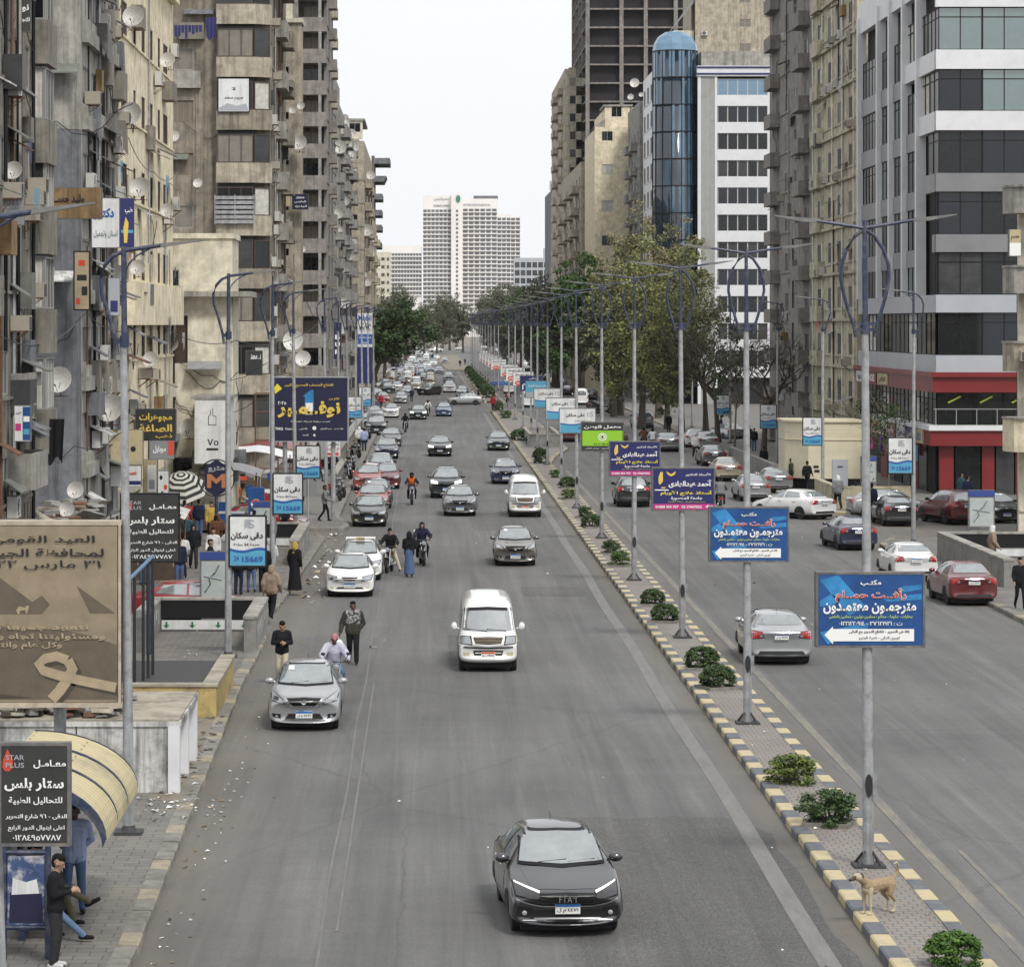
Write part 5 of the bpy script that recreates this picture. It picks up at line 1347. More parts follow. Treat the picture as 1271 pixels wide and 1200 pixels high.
# 5b tan stair tower
b=Bld('apartment_block','narrow tan stair tower behind the umber block',(-10.8,227,0))
b.face(-11.4,227,0);b.wall(2.5,0,31,[(1.3,1.6,5+3.2*k,5.5+3.2*k)for k in range(8)],'w_tan')
b.body(-11.2,-8.9,227.65,230,0,30.8,'w_tan');b.body(-11.5,-8.8,226.8,230.2,31,31.3,'w_cream','cornice');b.body(-10.6,-9.6,227.5,229,31.3,33.2,'w_cream','roof_hut')
board('hanging_sign','black sign with white writing high on the tan stair tower','sign',(-8.95,226,17.8),1.15,1.1,.15,'navy2',[('محمد',.5,.78,.5,.16,'wtext',.02),('للملابس',.5,.5,.7,.16,'wtext',.02),('الجاهزة',.55,.2,.7,.16,'wtext',.02)])
board('hanging_sign','yellow lattice sign high on the tan stair tower','sign',(-10.35,225.6,18.0),1.5,2.2,.15,'kerb_y',[],[(rect(.1,.45,.9,.5),'ink',1),(rect(.1,.65,.9,.68),'ink',1),(rect(.35,.05,.42,.95),'ink',2)])
# 6 mauve tower with deep balconies
b=Bld('apartment_tower','mauve grey apartment tower with deep dark balconies',(-10,318,0))
b.face(-14,318,0)
for k in range(16):
	z=1.2+3.12*k
	mb=b.mb();mb.box(1.2,4.0,0,.15,z,z+1.4);mb.box(1.2,4,.15,2.6,z,z+.2);b.part('balcony',mb,'w_mauve')
	mb=b.mb();mb.box(3.2,3.5,.02,.12,z+1.4,z+3.12);b.part('column',mb,'w_grey')
	b.face(-14,320.2,0);b.window(2.4,z+.25,1.5,2.5,'tgt'[k%3],0.05,'frameb');b.face(-14,318,0)
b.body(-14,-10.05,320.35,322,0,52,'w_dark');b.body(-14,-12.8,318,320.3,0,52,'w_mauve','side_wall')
b.face(-10,320.3,90);b.grid(20,[(2.1+3.12*k,1.5)for k in range(15)],[(2,1.8),(6,1.6),(11,2),(16,2)],'w_mauve',0,52,'gdsct')
for k in range(15):b.balcony(4.8,7.4,1.2+3.12*k,.8,.95,'w_mauve');b.balcony(14.5,18,1.2+3.12*k,.6,.95,'w_tan')
b.body(-14,-10.7,322,340.2,0,51.8,'core','interior')
def street_block(label,xf,y0,y1,z1,m,pitch,cols,kinds='gdcsto',side=1,front=3.,bal=(),acn=0,what='',base=1.2,balm=None,name='apartment_block',fr='frame'):
	"""side=+1: stands left of the street and looks to +x; -1: stands right and looks to -x."""
	b=Bld(name,label,(xf,y0,0));n=int((z1-base-2.2)/pitch)+1
	b.face(xf,y0 if side>0 else y1,90 if side>0 else-90)
	W=y1-y0;rows=[(base+pitch*k,1.5)for k in range(n)]
	t0=.33 if side>0 else 0
	b.grid(W-(0 if side>0 else .33),rows,[(u if side>0 else W-u,w)for u,w in cols],m,0,z1,kinds,u0=t0,fr=fr)
	for u0,u1,dep,rail in bal:
		a,c=(u0,u1)if side>0 else(W-u1,W-u0)
		for z,_ in rows:b.balcony(a,c,z-.75,dep,.95,balm or m,rail)
	sp=[]
	for k in range(acn):
		z=random.choice(rows)[0]-random.choice((.7,.8));u=random.uniform(.6,W-.6)
		if all(abs(u-a)>1 or abs(z-c)>.8 for a,c in sp):sp.append((u,z))
	if sp:acs(b,what,sp)
	x0,x1=(xf-front-5,xf-.7)if side>0 else(xf+.7,xf+front+5)
	b.body(x0,x1,y0+.66,y1-.1,0,z1-.1,'core','interior')
	if side>0:b.face(xf-front-5,y0,0);b.grid(front+5,rows,[(front+5-1.4,1.1),(front+5-3.4,1.0)],m,0,z1,kinds)
	else:b.face(xf,y0,0);b.grid(front+5,rows,[(1.4,1.1),(3.4,1.0),(5.6,1.1)],m,0,z1,kinds,fr=fr)
	mb=MB(-b.l);mb.box(min(x0,x1+.7)-.0,max(x1,x0-.7),y0-.06,y1+.05,z1,z1+.25);b.part('roof',mb,m)
	return b
cc=lambda a,b_,n,w:[(a+(b_-a)*i/(n-1),w)for i in range(n)]
b=street_block('grey brown weathered block crowded with dishes, before the tan glass-topped one',-10,341,424,34.6,'w_grey',3.1,cc(3,80,12,3.2),bal=((8,14,.9,False),(30,38,1,False),(52,60,.8,True),(70,78,1,False)),acn=26,what='grey brown weathered block')
b.body(-12.4,-10.4,350,380,34.9,37.5,'w_grey','roof_hut')
b=street_block('tan block topped with a glazed penthouse',-8.5,430,492,34.2,'w_tan',3.1,cc(3,58,8,3.5),front=0,bal=((6,14,.9,False),(30,40,.8,False)),acn=16,what='tan glass-topped block')
b.face(-12.5,430.5,0,34.5);b.wall(3.8,0,2.4,[(.3,1.7,.9,2.1),(2,3.5,.9,2.1)],'w_cream');b.window(1,.9,1.4,1.2,'b');b.window(2.75,.9,1.5,1.2,'g')
b.body(-12.6,-8.4,430.3,450,36.9,37.2,'w_grey','roof')
b=street_block('far cream block with dark stacked balconies stepping outwards',-8.9,498,560,27,'w_olive',3.2,cc(3,58,8,3.5),front=0,bal=((10,18,.9,False),(36,46,.9,False)),acn=8,what='far cream block')
for k,(z,w)in enumerate(((37.6,2.7),(34.5,2.1),(31.4,1.4),(28.6,1.3),(26,1.3),(23,1.2))):
	mb=MB(-b.l);mb.prism([(-9.3,z),(-9.3+w-(.5 if k==1 else 0),z),(-9.3+w,z+1),(-9.3,z+1)],560,575,'y');b.part('balcony',mb,'w_blue')
b.body(-9.8,-9.3,560,575,0,39,'w_dark','stair_core')
# ------------------------------------------------------------------ right side
XR=28.8
# corner building: banded offices over a red shop
b=Bld('office_building','white and grey banded corner office building over the red shoe shop',(XR,182,0))
zz=lambda y:CAM_Z+(402-y)*.0455
b.face(XR,182,0)
bands=[(-15,9,'w_white'),(62,86,'w_white'),(138,162,'w_white'),(215,238,'w_clad'),(291,313,'w_clad'),(366,388,'w_clad2'),(441,465,'w_clad2')]
for k,(t,u,m)in enumerate(bands):
	mb=b.mb();mb.box(-.12,16,-.12,.3,zz(u),zz(t));b.part('cladding_band',mb,m)
	if k+1<len(bands):
		za,zb_=zz(bands[k+1][0]),zz(u);gm='e' if k==0 else 'g' if k>1 else 'k'
		for i in range(4):b.window(.05+1.24+i*2.48,za,2.48,zb_-za,('eeee','kegk','gkdg','kgkd','dgkg','gkdk','kdgk')[k][i%4],.1,'trim')
b.body(XR+.5,XR+16,182.5,214.5,0,30,'core','interior')
b.face(XR,214.6,-90)
# side wall: white fins, grey spandrels; the white bands wrap the corner in steps
fins=[214.4,205.3,200,194.4,188.8]
for y in fins:mb=b.mb();u=214.6-y;mb.box(u-.28+.3,u+.28+.3,-.28,.3,zz(366),30);b.part('fin',mb,'w_white')
start=[194.6,189.2,186.5,183.6,183.6]
sprow=[(62,86),(138,162),(215,238),(291,313)]
for k in range(5):
	za,zb_=(zz(bands[k+1][0]),zz(bands[k][1]))
	ys=[f for f in fins if f>start[k]-.5]
	for i in range(len(ys)-1):
		u=214.6-ys[i]+.55;w=ys[i]-ys[i+1]-.55
		sh=.7 if k<4 else 0
		b.window(u+w/2+.0,za-sh,w,zb_-za,'ddge'[(i+k)%4],.1,'trim')
		if k<4:mb=b.mb();mb.box(u,u+w,-.02,.3,zz(bands[k+1][1])-.8+.1,za-sh);b.part('spandrel',mb,'w_clad')
	u=214.6-start[k];n=3 if k==0 else 2
	w=(32.6-.15-u-.3)/n
	for i in range(n):b.window(u+.3+w*(i+.5),za,w,zb_-za,'cdd'[i%3]if k<2 else 'd',.1,'trim')
	m=bands[k+1][2]
	if k<4:mb=b.mb();mb.box(u+.29,32.48,-.12,.3,zz(bands[k+1][1]),za);b.part('cladding_band',mb,m)
mb=b.mb();mb.box(.02,32.48,-.14,.3,zz(388),zz(366));b.part('cladding_band',mb,'w_clad2')
mb=b.mb();mb.box(.02,32.48,-.14,.3,zz(465),zz(441));b.part('cladding_band',mb,'w_clad2')
for i in range(9):b.window(1.6+i*3.45+.3,zz(441),3.45,zz(388)-zz(441),'dcdgd'[i%5],.1,'trim')
mb=b.mb();mb.box(.02,32.48,-.13,.3,29.0,31);b.part('cladding_band',mb,'w_white')
# shop floors
b.face(XR,182,0)
for i in range(5):b.window(.95+i*1.85,zz(528),1.85,zz(487)-zz(528),'g',.15,'trim')
b.face(XR,214.6,-90)
for i in range(10):b.window(1.8+i*3.1,zz(528),3.1,zz(487)-zz(528),'gdgc'[i%4],.15,'trim')
mb=MB(-b.l);mb.box(XR-.35,XR+16,181.6,182.3,zz(487),zz(468));mb.box(XR-.35,XR+.3,182.3,214.5,zz(487),zz(468));b.part('shop_fascia',mb,'redclad')
mb=MB(-b.l);mb.box(XR-.5,XR+16,181.4,182.3,zz(468)+.003,zz(462));mb.box(XR-.5,XR+.3,182.3,214.5,zz(468)+.003,zz(462));b.part('shop_canopy',mb,'pink' if False else 'redclad')
mb=MB(-b.l);mb.box(XR-.6,XR+16,181.3,182.3,zz(534),zz(528));mb.box(XR-.6,XR+.3,182.3,205,zz(534),zz(528));b.part('ledge',mb,'w_white')
mb=MB(-b.l);mb.box(XR-.5,XR+16,181.45,182.2,zz(553),zz(534));mb.box(XR-.5,XR+.2,182.2,205,zz(553),zz(534));f=b.part('shop_sign',mb,'redclad')
mb=MB(-b.l);letters(mb,'ســود',33.2,zz(543),1.7,.62,181.43,.03);mb.build('lettering',M['wtext'],f,fix=False)
for k,(x0_,x1_,m)in enumerate(((28.9,29.7,'redclad'),(29.8,31.2,'glass2'),(31.3,32.0,'redclad'),(32.1,33.1,'glass3'),(33.2,35.6,'redclad'),(35.7,39.5,'signwhite'))):
	mb=MB(-b.l);mb.box(x0_,x1_,182.0,182.3,.15,zz(553));o=b.part('shop_front',mb,m)
	if m=='signwhite':
		for j,t in enumerate(('مفروش','عمله','فيزا و مزيد','و طلبات')):
			mb=MB(-b.l);letters(mb,t,37.9,2.7-j*.62,1.3,.36,181.99,.02);mb.build('lettering',M['rtext' if j<2 else 'ink'],o,fix=False)
		mb=MB(-b.l);mb.prism([(36.0,.8),(36.7,.8),(36.8,2.2),(36.5,2.5),(36.1,2.3)],181.96,181.995,'y');mb.build('boot_picture',M['trim'],o)
	if m=='redclad' and x1_>35:
		mb=MB(-b.l);letters(mb,'خصم',34.4,1.4,1.3,.4,181.99,.03);mb.build('lettering',M['wtext'],o,fix=False)
b.face(XR,205,-90)
for k in range(7):mb=b.mb();mb.box(.1+k*3.2,2.9+k*3.2,.0,.3,.15,zz(553));b.part('shop_front',mb,['redclad','glass2','trim','glass3'][k%4])
hang(ACS,'white air conditioner above the white shoe poster',34.2,181.9,2.55,0,'air conditioners on the shop fronts')
# cream gridded block and brown block
b=street_block('cream apartment block with thin ledges and many air conditioners',XR,216.3,241.2,42,'w_olive',3.23,[(3.2,2.2),(9,2.6),(14.5,2.2),(20.5,2.6)],side=-1,bal=((18.2,22.6,.5,False),),acn=30,what='cream gridded block',kinds='gosdto')
b.face(XR,241.2,-90)
mb=b.mb()
for k in range(13):mb.box(.2,24.6,-.22,-.003,.3+3.23*k,.5+3.23*k)
b.part('ledge',mb,'w_olive')
mb=b.mb()
for u in(.4,6,11.8,17.4,23.4):mb.box(u,u+.55,-.1,-.004,.52,42)
b.part('pier',mb,'w_cream')
b=street_block('grey brown apartment block with stacked bays beside the cream one',XR,241.6,271.5,42,'w_mauve',3.2,[(3.5,2.6),(11,1.6),(17,2.6),(24,2.4)],side=-1,bal=((1.2,6.2,.9,False),(22,27,.8,False)),acn=22,what='grey brown block with bays',kinds='gdsctc')
# office with glass cylinder
b=Bld('office_building','white banded office block with a domed blue glass cylinder at its corner',(32.5,388,0))
z3=lambda y:CAM_Z+(402-y)*.097
b.face(32.5,388,0)
b.body(32.9,34.6,388.02,388.4,0,z3(95),'w_tile','tiled_strip');b.body(34.8,47,388.6,412,0,z3(82),'core','interior')
for k in range(11):
	t=98+33.7*k;za,zb_=z3(t+20.5),z3(t)
	mb=b.mb();mb.box(2.3,14,0,.5,za-1.28,za);b.part('cladding_band',mb,'w_white')
	for i in range(5):b.window(2.4+.62+i*1.2,za,1.18,zb_-za,'b' if k==0 else 'gkgdkg'[(i*3+k)%6],.2,'framew')
	mb=b.mb();mb.box(8.4,14,0,.5,za,zb_);b.part('wall',mb,'w_white')
b.body(34.55,34.85,387.95,388.5,0,z3(95),'w_white','pier');b.body(32.5,32.88,387.95,388.5,0,z3(95),'w_white','pier')
b.body(32.4,47,387.8,412,z3(95),z3(82),'w_white','cornice')
for y in(83,91):b.body(32.35,47.1,387.7,387.79,z3(y+2),z3(y),'navy','stripe')
b.body(33,46,389,410,z3(82)+.003,z3(63),'w_conc','roof_parapet')
mb=MB(Vector((30,391,0))-b.l);mb.lathe([(2.7,0),(2.7,z3(62))],n=28);b.part('glass_cylinder',mb,mat('smoky blue glass',(.014,.026,.042),.06,0,.7,ior=1.6,noise=(.3,.5)),smooth=True)
mb=MB(Vector((30,391,0))-b.l)
for k in range(14):
	a0,a1=2*math.pi*k/14+.02,2*math.pi*(k+1)/14-.02
	for j in range(13):
		z=z3(62)-3.27*(j+1)
		if(k==11 and j<10)or(k==10 and j in(0,2,3,5,8))or(k==8 and j<2)or(k==12 and j in(0,1,3,4,6))or(k==9 and j in(0,4))or(k==7 and j in(0,2)):
			mb.face([(2.73*math.cos(a),2.73*math.sin(a),h)for a,h in((a0,z+.1),(a1,z+.1),(a1,z+3.2),(a0,z+3.2))])
b.part('bright_pane',mb,'steelblue')
mb=MB(Vector((30,391,z3(62)))-b.l)
for j in range(14):mb.lathe([(2.74,-.06-3.27*j),(2.77,-.06-3.27*j),(2.77,.06-3.27*j),(2.74,.06-3.27*j)],n=28)
for k in range(14):
	a=2*math.pi*k/14;mb.tube([(2.73*math.cos(a),2.73*math.sin(a),-z3(62)),(2.73*math.cos(a),2.73*math.sin(a),0)],.05,4)
b.part('mullion',mb,'trim')
mb=MB(Vector((30,391,z3(62)))-b.l);mb.lathe([(2.75,.07),(2.6,.9),(2.1,1.75),(1.2,2.35),(0,2.55)],n=14);b.part('dome',mb,'glassb')
b.face(27.6,413,-90);b.grid(21,[(z3(98+33.7*k+20),2.0)for k in range(11)],[(3,3),(9,3),(15,3)],'w_white',0,z3(82),'kgd',u0=.1)
b=street_block('old grey apartment row with roof dishes beyond the glass cylinder',27.2,414,438,38.4,'w_grey',3.2,cc(3,21,4,2),side=-1,front=6,bal=((5,10,.8,False),(14,19,.9,False)),acn=10,what='old grey row beyond the cylinder')
# yellowed block stepping forward
b=Bld('apartment_block','peeling pale yellow apartment block with few windows',(22.8,440,0))
b.face(22.8,440,0)
z4=lambda y:CAM_Z+(402-y)*.11
b.grid(4.6,[(z4(175),1.3),(z4(217),1.4),(z4(262),1.4),(z4(305),1.4)],[(1.7,1.5)],'w_yel',0,z4(158),'gdc',sill=False)
b.face(24.2,440.4,0);b.grid(3.4,[(z4(145),1.4)],[(1.6,1.4)],'w_yel',z4(158),z4(132),'g',sill=False)
b.body(22.9,35,440.9,470,0,z4(159),'w_yel');b.body(24.3,35,441.1,470,z4(159),z4(133),'w_yel','upper_wall');b.body(24,28,440.2,450,z4(132),z4(130),'w_conc','roof')
mb=MB(-b.l);mb.prism([(22.6,z4(158)),(24.2,z4(148)),(24.2,z4(158))],440.1,447,'y');b.part('sloping_roof',mb,'w_conc')
b=street_block('brown balconied block along the tree row before the unfinished tower',22.4,471,540,33.5,'w_tan',3.2,cc(4,64,7,3),side=-1,front=2,bal=((6,18,1.2,False),(26,38,1.2,False),(48,60,1.2,False)),acn=14,what='brown balconied block')
# unfinished frame tower
b=Bld('tower','dark unfinished tower with bare beige concrete grid',(27.9,570,0),'tower')
mb=MB(-b.l);
for k in range(24):mb.box(27.8,52,569.8,622,3.0+3.28*k,3.28+3.28*k)
b.part('floor_slab',mb,'w_mauve')
for i,x in enumerate((27.9,33.9,38.2,43.5,48.6)):b.body(x,x+.7,569.7,570.4,0,80,'w_mauve','column')
for y in(582,594,607,620):b.body(27.7,28.4,y,y+.7,0,80,'w_mauve','column')
M['netting']=mat('dark plum netting',(.02,.018,.021),.9,noise=(.25,.4))
b.body(28.6,51,571,621,0,79.8,'netting','interior')
b=street_block('narrow old block pressed against the unfinished tower',24.6,578,640,55.5,'w_tan',3.2,cc(4,58,6,3),side=-1,front=-3,bal=((8,16,1,False),(30,40,1,False)),acn=6,what='narrow old block by the tower')
b=Bld('office_building','slim dark glass office block at the end of the right-hand row'.replace('right-hand','tree'),(28.6,750,0))
b.face(28.6,750,0);b.grid(12,[(3+3.6*k,3.0)for k in range(10)],[(1.1,1.5),(2.9,1.5),(5,1.8)],'w_blue',0,41,'k',sill=False);b.body(28.7,40,751,790,0,40.8,'w_blue');b.body(28.4,30.5,749.5,752,41,43,'w_clad2','roof_hut')
b=Bld('apartment_block','blank brown block rising behind the domed office',(37.5,452,0))
b.face(37.5,452,0);b.grid(11,[(48+3.4*k,1.1)for k in range(4)],[(7,1.6)],'w_tan',0,62,'t',sill=False);b.body(37.6,48.4,452.8,475,0,61.8,'w_tan')
b.body(34.5,37.4,453,460,0,51,'w_cream','side_wall');mb=MB(-b.l);mb.prism([(33.8,50.5),(37.4,55.5),(37.4,54.9)],452.5,460,'y');b.part('awning',mb,'awn')
acs(b.face(37.5,452,0),'blank brown block',[(1.3,50.2)],kind='s')
# near building with balconies at the edge
b=Bld('apartment_block','cream apartment block with concrete balconies at the picture edge, before the shoe shop',(27.5,150,0))
b.face(27.5,150,0);b.grid(9,[(1.2+3.4*k,2.0)for k in range(4)],[(1.6,1.4),(4.6,1.6)],'w_cream',0,15.5,'dgt')
b.body(28.2,36,150.8,152,0,15.4,'w_cream')
for z,h,m in((11.2,1.2,'w_conc'),(7.6,1.3,'w_tan'),(3.9,1.5,'w_yel'),(14.9,1.2,'w_conc')):
	mb=MB(-b.l);mb.prism([(26.75,149.0),(27.0,148.4),(27.4,148.2),(33,148.2),(33,149.99),(26.75,149.99)],z,z+h,'z');b.part('balcony',mb,m)
	mb=MB(-b.l);mb.prism([(26.7,148.95),(26.95,148.35),(27.35,148.1),(33.1,148.1),(33.1,149.99),(26.7,149.99)],z+h,z+h+.1,'z');b.part('coping',mb,'w_conc')
hang(ACS,'white air conditioner on the top balcony of the edge block',28.2,148.15,12.4,0,'air conditioners on the edge block')
hang(ACB,'beige box air conditioner on the middle balcony of the edge block',27.5,148.1,8.1,0,'air conditioners on the edge block')
board('wall_sign','small orange and white advertising box above the edge balconies','sign',(27.05,148.6,12.9),.55,1.25,.4,'kerb_y',[('خصم',.5,.7,.7,.2,'ink',.02)],[(rect(.03,.03,.97,.5),'wtext',1)])
# the far hotel
b=Bld('hotel','tall white riverside hotel closing the view down the street',(0,2400,0),'hotel')
M['hotel']=mat('white hotel concrete',(.82,.79,.77),.7,noise=(.05,.08))
M['hotelglass']=mat('hotel windows',(.11,.11,.12),.4,noise=(.3,.5))
hx=lambda px:(px-531)*.6
hz=lambda py:CAM_Z+(402-py)*.6
def block(x0,x1,y0,dep,top,rows,bays,gap=.35):
	b.body(hx(x0),hx(x1),y0,y0+dep,0,hz(top),'hotel','wing')
	for py in rows:
		mb=MB(-b.l);W=(hx(x1)-hx(x0))/bays
		for i in range(bays):mb.box(hx(x0)+W*(i+gap*.3),hx(x0)+W*(i+1-gap*.3),y0-.3,y0-.05,hz(py+1.5),hz(py-1.5))
		b.part('window_row',mb,'hotelglass')
		mb=MB(-b.l);mb.box(hx(x0),hx(x1),y0-1.0,y0-.02,hz(py+3.0),hz(py+1.9));b.part('balcony_row',mb,'hotel')
R5=lambda a,n:[a+5.35*k for k in range(n)]
block(475,523.5,2400,20,305,R5(316,10),13)
block(525,560,2398,20,243,R5(262,22),7)
b.body(hx(560),hx(574),2392,2420,0,hz(240),'hotel','lift_core')
for py in R5(262,22):b.body(hx(566),hx(568.4),2391.6,2391.9,hz(py+1.5),hz(py-1),'hotelglass','window_row')
block(574,617,2398,20,247,R5(261,23),6)
block(617,634,2400,20,266,R5(272,20),3)
block(634,646,2404,20,268,R5(272,18),2)
b.body(hx(588),hx(618),2402,2415,hz(247),hz(243),'hotelglass','roof_terrace')
for t,cx,cz,w,h in(('SEMIRAMIS',548,255.5,20,2.6),('INTERCONTINENTAL',592,254.5,34,2.6),('سميراميس',548,247,19,4.5)):
	mb=MB(-b.l);letters(mb,t,hx(cx),hz(cz),w*.6,h*.6,2397.6,.03);b.part('lettering',mb,'grey_t')
mb=MB(-b.l);mb.prism(circ(hx(568.5),hz(247.5),1.7,1.6),2391.4,2391.8,'y');b.part('emblem',mb,mat('dull green emblem',(.05,.2,.15),.6))
b=Bld('office_building','low bluish white office block beside the far hotel',(45,1500,0))
b.face(at(638,0,1500).x,1500,0)
b.grid(22,[(10+3.7*k,2.6)for k in range(8)],cc(1.5,20.5,8,2.2),'w_clad2',0,40.5,'gdk',sill=False);b.body(at(638,0,1500).x+.3,at(638,0,1500).x+22,1501,1520,0,40.3,'w_clad2');b.body(54,58,1502,1508,40.5,45,'w_clad2','roof_hut')
b=Bld('apartment_block','small pinkish block showing beside the far hotel',(-23,1400,0))
b.face(-24,1400,0);b.grid(8,[(10+3.4*k,1.4)for k in range(9)],[(1.5,1.5),(4.5,1.5),(6.7,1)],'w_cream',0,41,'dg');b.body(-23.9,-16.2,1401,1420,0,40.8,'w_cream')
# dishes (photo positions on the street walls)
for lab,px,py,rp in(('large pale dish high on the cream block, above its roofline window',167,22,14),('white dish facing up, mid height on the cream block',163,143,15),('brownish dish below the white upturned one',175,234,13),('grey dish by the lamp arm on the cream block',172,333,10),
						('small dish at the far top corner of the cream block',209,76,10),('dish on the far corner of the cream block, middle storey',208,262,9),('dish low on the cream block beside the annex',188,447,10)):
	dish(lab,px,py,rp,x=XL+.6)
for lab,px,py,rp,x in(('dusty dish on the brown panelled block above a grey banner',18,213,12,XL+.3),('pale dish on the blue grey corner wall',57,340,14,XL-.3),('dish half hidden behind the pale one on the corner wall',43,334,10,XL-.4),('big rusty dish on the blue grey corner wall',75,473,17,XL-.1),('dish facing away beside the first lamp post',138,508,18,XL+.7),('pale dish above the fallen boards by the pharmacy',95,609,11,XL+.5),('lower dish above the pharmacy sign',84,633,10,XL+.5)):
	dish(lab,px,py,rp,x=x)
for lab,px,py,rp,y in(('dish on the corner of the cream annex',213,428,10,153),('large dish beside the white sign cabinet',235,532,12,152),('small dish beside the brick infill',246,228,6,201),('dish on the edge of the umber block window',217,170,7,201),('upper dish stacked at the umber block edge',212,71,8,201),('white dish on the umber block side wall, upper',340,72,6,224),('white dish on the tan stair tower, upper of two',374,132,5,226),('white dish on the umber block side wall, lower of two',364,137,5,226),('white dish on the tan tower under the others',355,166,5,226),('round dish low on the tan tower',357,280,7,226),
						  ('large mesh dish on the tower corner',372,178,10,226),('white dish on dark wall near the museum billboard',313,454,6,200),('huge dish on the roof behind the museum billboard',365,424,13,190),('second huge dish by the museum billboard',377,446,10,189),('dish on the roofline of the grey brown weathered block',431,151,4,352),('dish on the weathered block, middle height',421,266,7,345),('dish low on the weathered block',423,285,4,346),('white dish beside the mauve tower',376,310,4,316),('big roof dish beside the glass cylinder',788,104,6,414),('tilted roof dish beyond the glass cylinder',783,121,4,416),('dish on the roof of the old grey row',796,118,3,415)):
	dish(lab,px,py,rp,y=y)
import numpy as np
# ------------------------------------------------------------------ trees, bushes
def leafm(name,c,c2=None):
	m=mat(name,c,.6,0,.35,noise=(.7,.35));return m
LEAF={'dark':[leafm('dark leaf',(0.041,0.074,0.027)),leafm('mid leaf',(0.068,0.115,0.036))],'green':[leafm('green leaf',(0.088,0.162,0.038)),leafm('dark green leaf',(0.047,0.095,0.027))],
		'olive':[leafm('olive leaf',(.18,.18,.08)),leafm('dry leaf',(.2,.165,.09))],'yellow':[leafm('yellow green leaf',(.215,.22,.07)),leafm('deep olive leaf',(.095,.105,.05))],  # yellow kind mixes a pale and a deep leaf colour at random
		'dusk':[leafm('dull brown leaf',(.09,.09,.058)),leafm('dull green leaf',(.07,.088,.045))],'bright':[leafm('bright leaf',(.075,.155,.022)),leafm('fresh leaf',(.045,.1,.018))],'box':[leafm('clipped leaf',(.035,.065,.022)),leafm('clipped light leaf',(.06,.10,.03))],
		'lime':[leafm('lime leaf',(.15,.19,.04)),leafm('lime dark leaf',(.06,.09,.025))]}
M['bark']=mat('tree bark',(.075,.06,.045),.95,noise=(4,.35),bump=(6,.6))
M['barkpale']=mat('pale bark',(.2,.17,.13),.95,noise=(4,.35),bump=(6,.6))
def leaves_mesh(name,clumps,per,size,key,up=.25):
	mb=MB();rnd=random.Random(len(clumps)*7+per)
	for c,r in clumps:
		mb.m=1 if rnd.random()<.42 else 0;keep=mb.m
		for _ in range(per):
			d=Vector((rnd.gauss(0,1),rnd.gauss(0,1),rnd.gauss(0,1))).normalized()*(rnd.random()**.45)
			p=Vector(c)+Vector((d.x*r,d.y*r,d.z*r*.75))
			n=(d+Vector((rnd.uniform(-.8,.8),rnd.uniform(-.8,.8),rnd.uniform(-.5,.8)+up))).normalized()
			a=n.orthogonal().normalized();a.rotate(Matrix.Rotation(rnd.random()*6.28,3,n));q=n.cross(a)
			s=size*rnd.uniform(.6,1.35);w=s*.55
			mb.m=keep if rnd.random()<.8 else 1-keep
			mb.face([p-a*s,p+q*w,p+a*s*.9,p-q*w])
	return mb.mesh(name,LEAF[key],fix=False)
def crown_clumps(rx,ry,rz,n,r,rnd,hollow=.35,lumps=5):
	L_=[(Vector((rnd.uniform(-.55,.55)*rx,rnd.uniform(-.55,.55)*ry,rnd.uniform(-.5,.6)*rz)),rnd.uniform(.4,.62))for _ in range(lumps)]
	out=[]
	for _ in range(n):
		c,k=rnd.choice(L_);d=Vector((rnd.gauss(0,1),rnd.gauss(0,1),rnd.gauss(0,1))).normalized()*(hollow+(1-hollow)*rnd.random())
		out.append((c+Vector((d.x*rx*k,d.y*ry*k,d.z*rz*k)),r*rnd.uniform(.6,1.3)))
	return out
def limbs_mesh(name,h,spread,n,rnd,m,r=.25,lean=(0,0),twigs=3,bare=False):
	mb=MB();top=Vector((lean[0],lean[1],h))
	mb.tube([(0,0,-.1),(lean[0]*.3,lean[1]*.3,h*.4),top],[r*1.25,r*.85,r*.55],8)
	def grow(p,d,L_,rr,lv):
		q=p+d*L_;mid=p.lerp(q,.5)+Vector((rnd.uniform(-.1,.1),rnd.uniform(-.1,.1),rnd.uniform(0,.15)))*L_
		mb.tube([p,mid,q],[rr,rr*.75,rr*.5],5 if lv else 6,cap=False)
		if lv<twigs:
			for _ in range(3 if bare else 2):
				nd=(d+Vector((rnd.uniform(-.9,.9),rnd.uniform(-.9,.9),rnd.uniform(-.25,.7)))).normalized()
				grow(mid.lerp(q,rnd.uniform(.2,1)),nd,L_*rnd.uniform(.55,.75),rr*.5,lv+1)
	for i in range(n):
		a=6.28*i/n+rnd.uniform(-.4,.4);d=Vector((math.cos(a)*spread,math.sin(a)*spread,rnd.uniform(.5,1.3))).normalized()
		grow(Vector((0,0,h*.75)).lerp(top,rnd.random())+Vector((lean[0],lean[1],0))*.7,d,h*rnd.uniform(.5,.8),r*.5,0)
	return mb.mesh(name,M[m],'auto')
TR={}
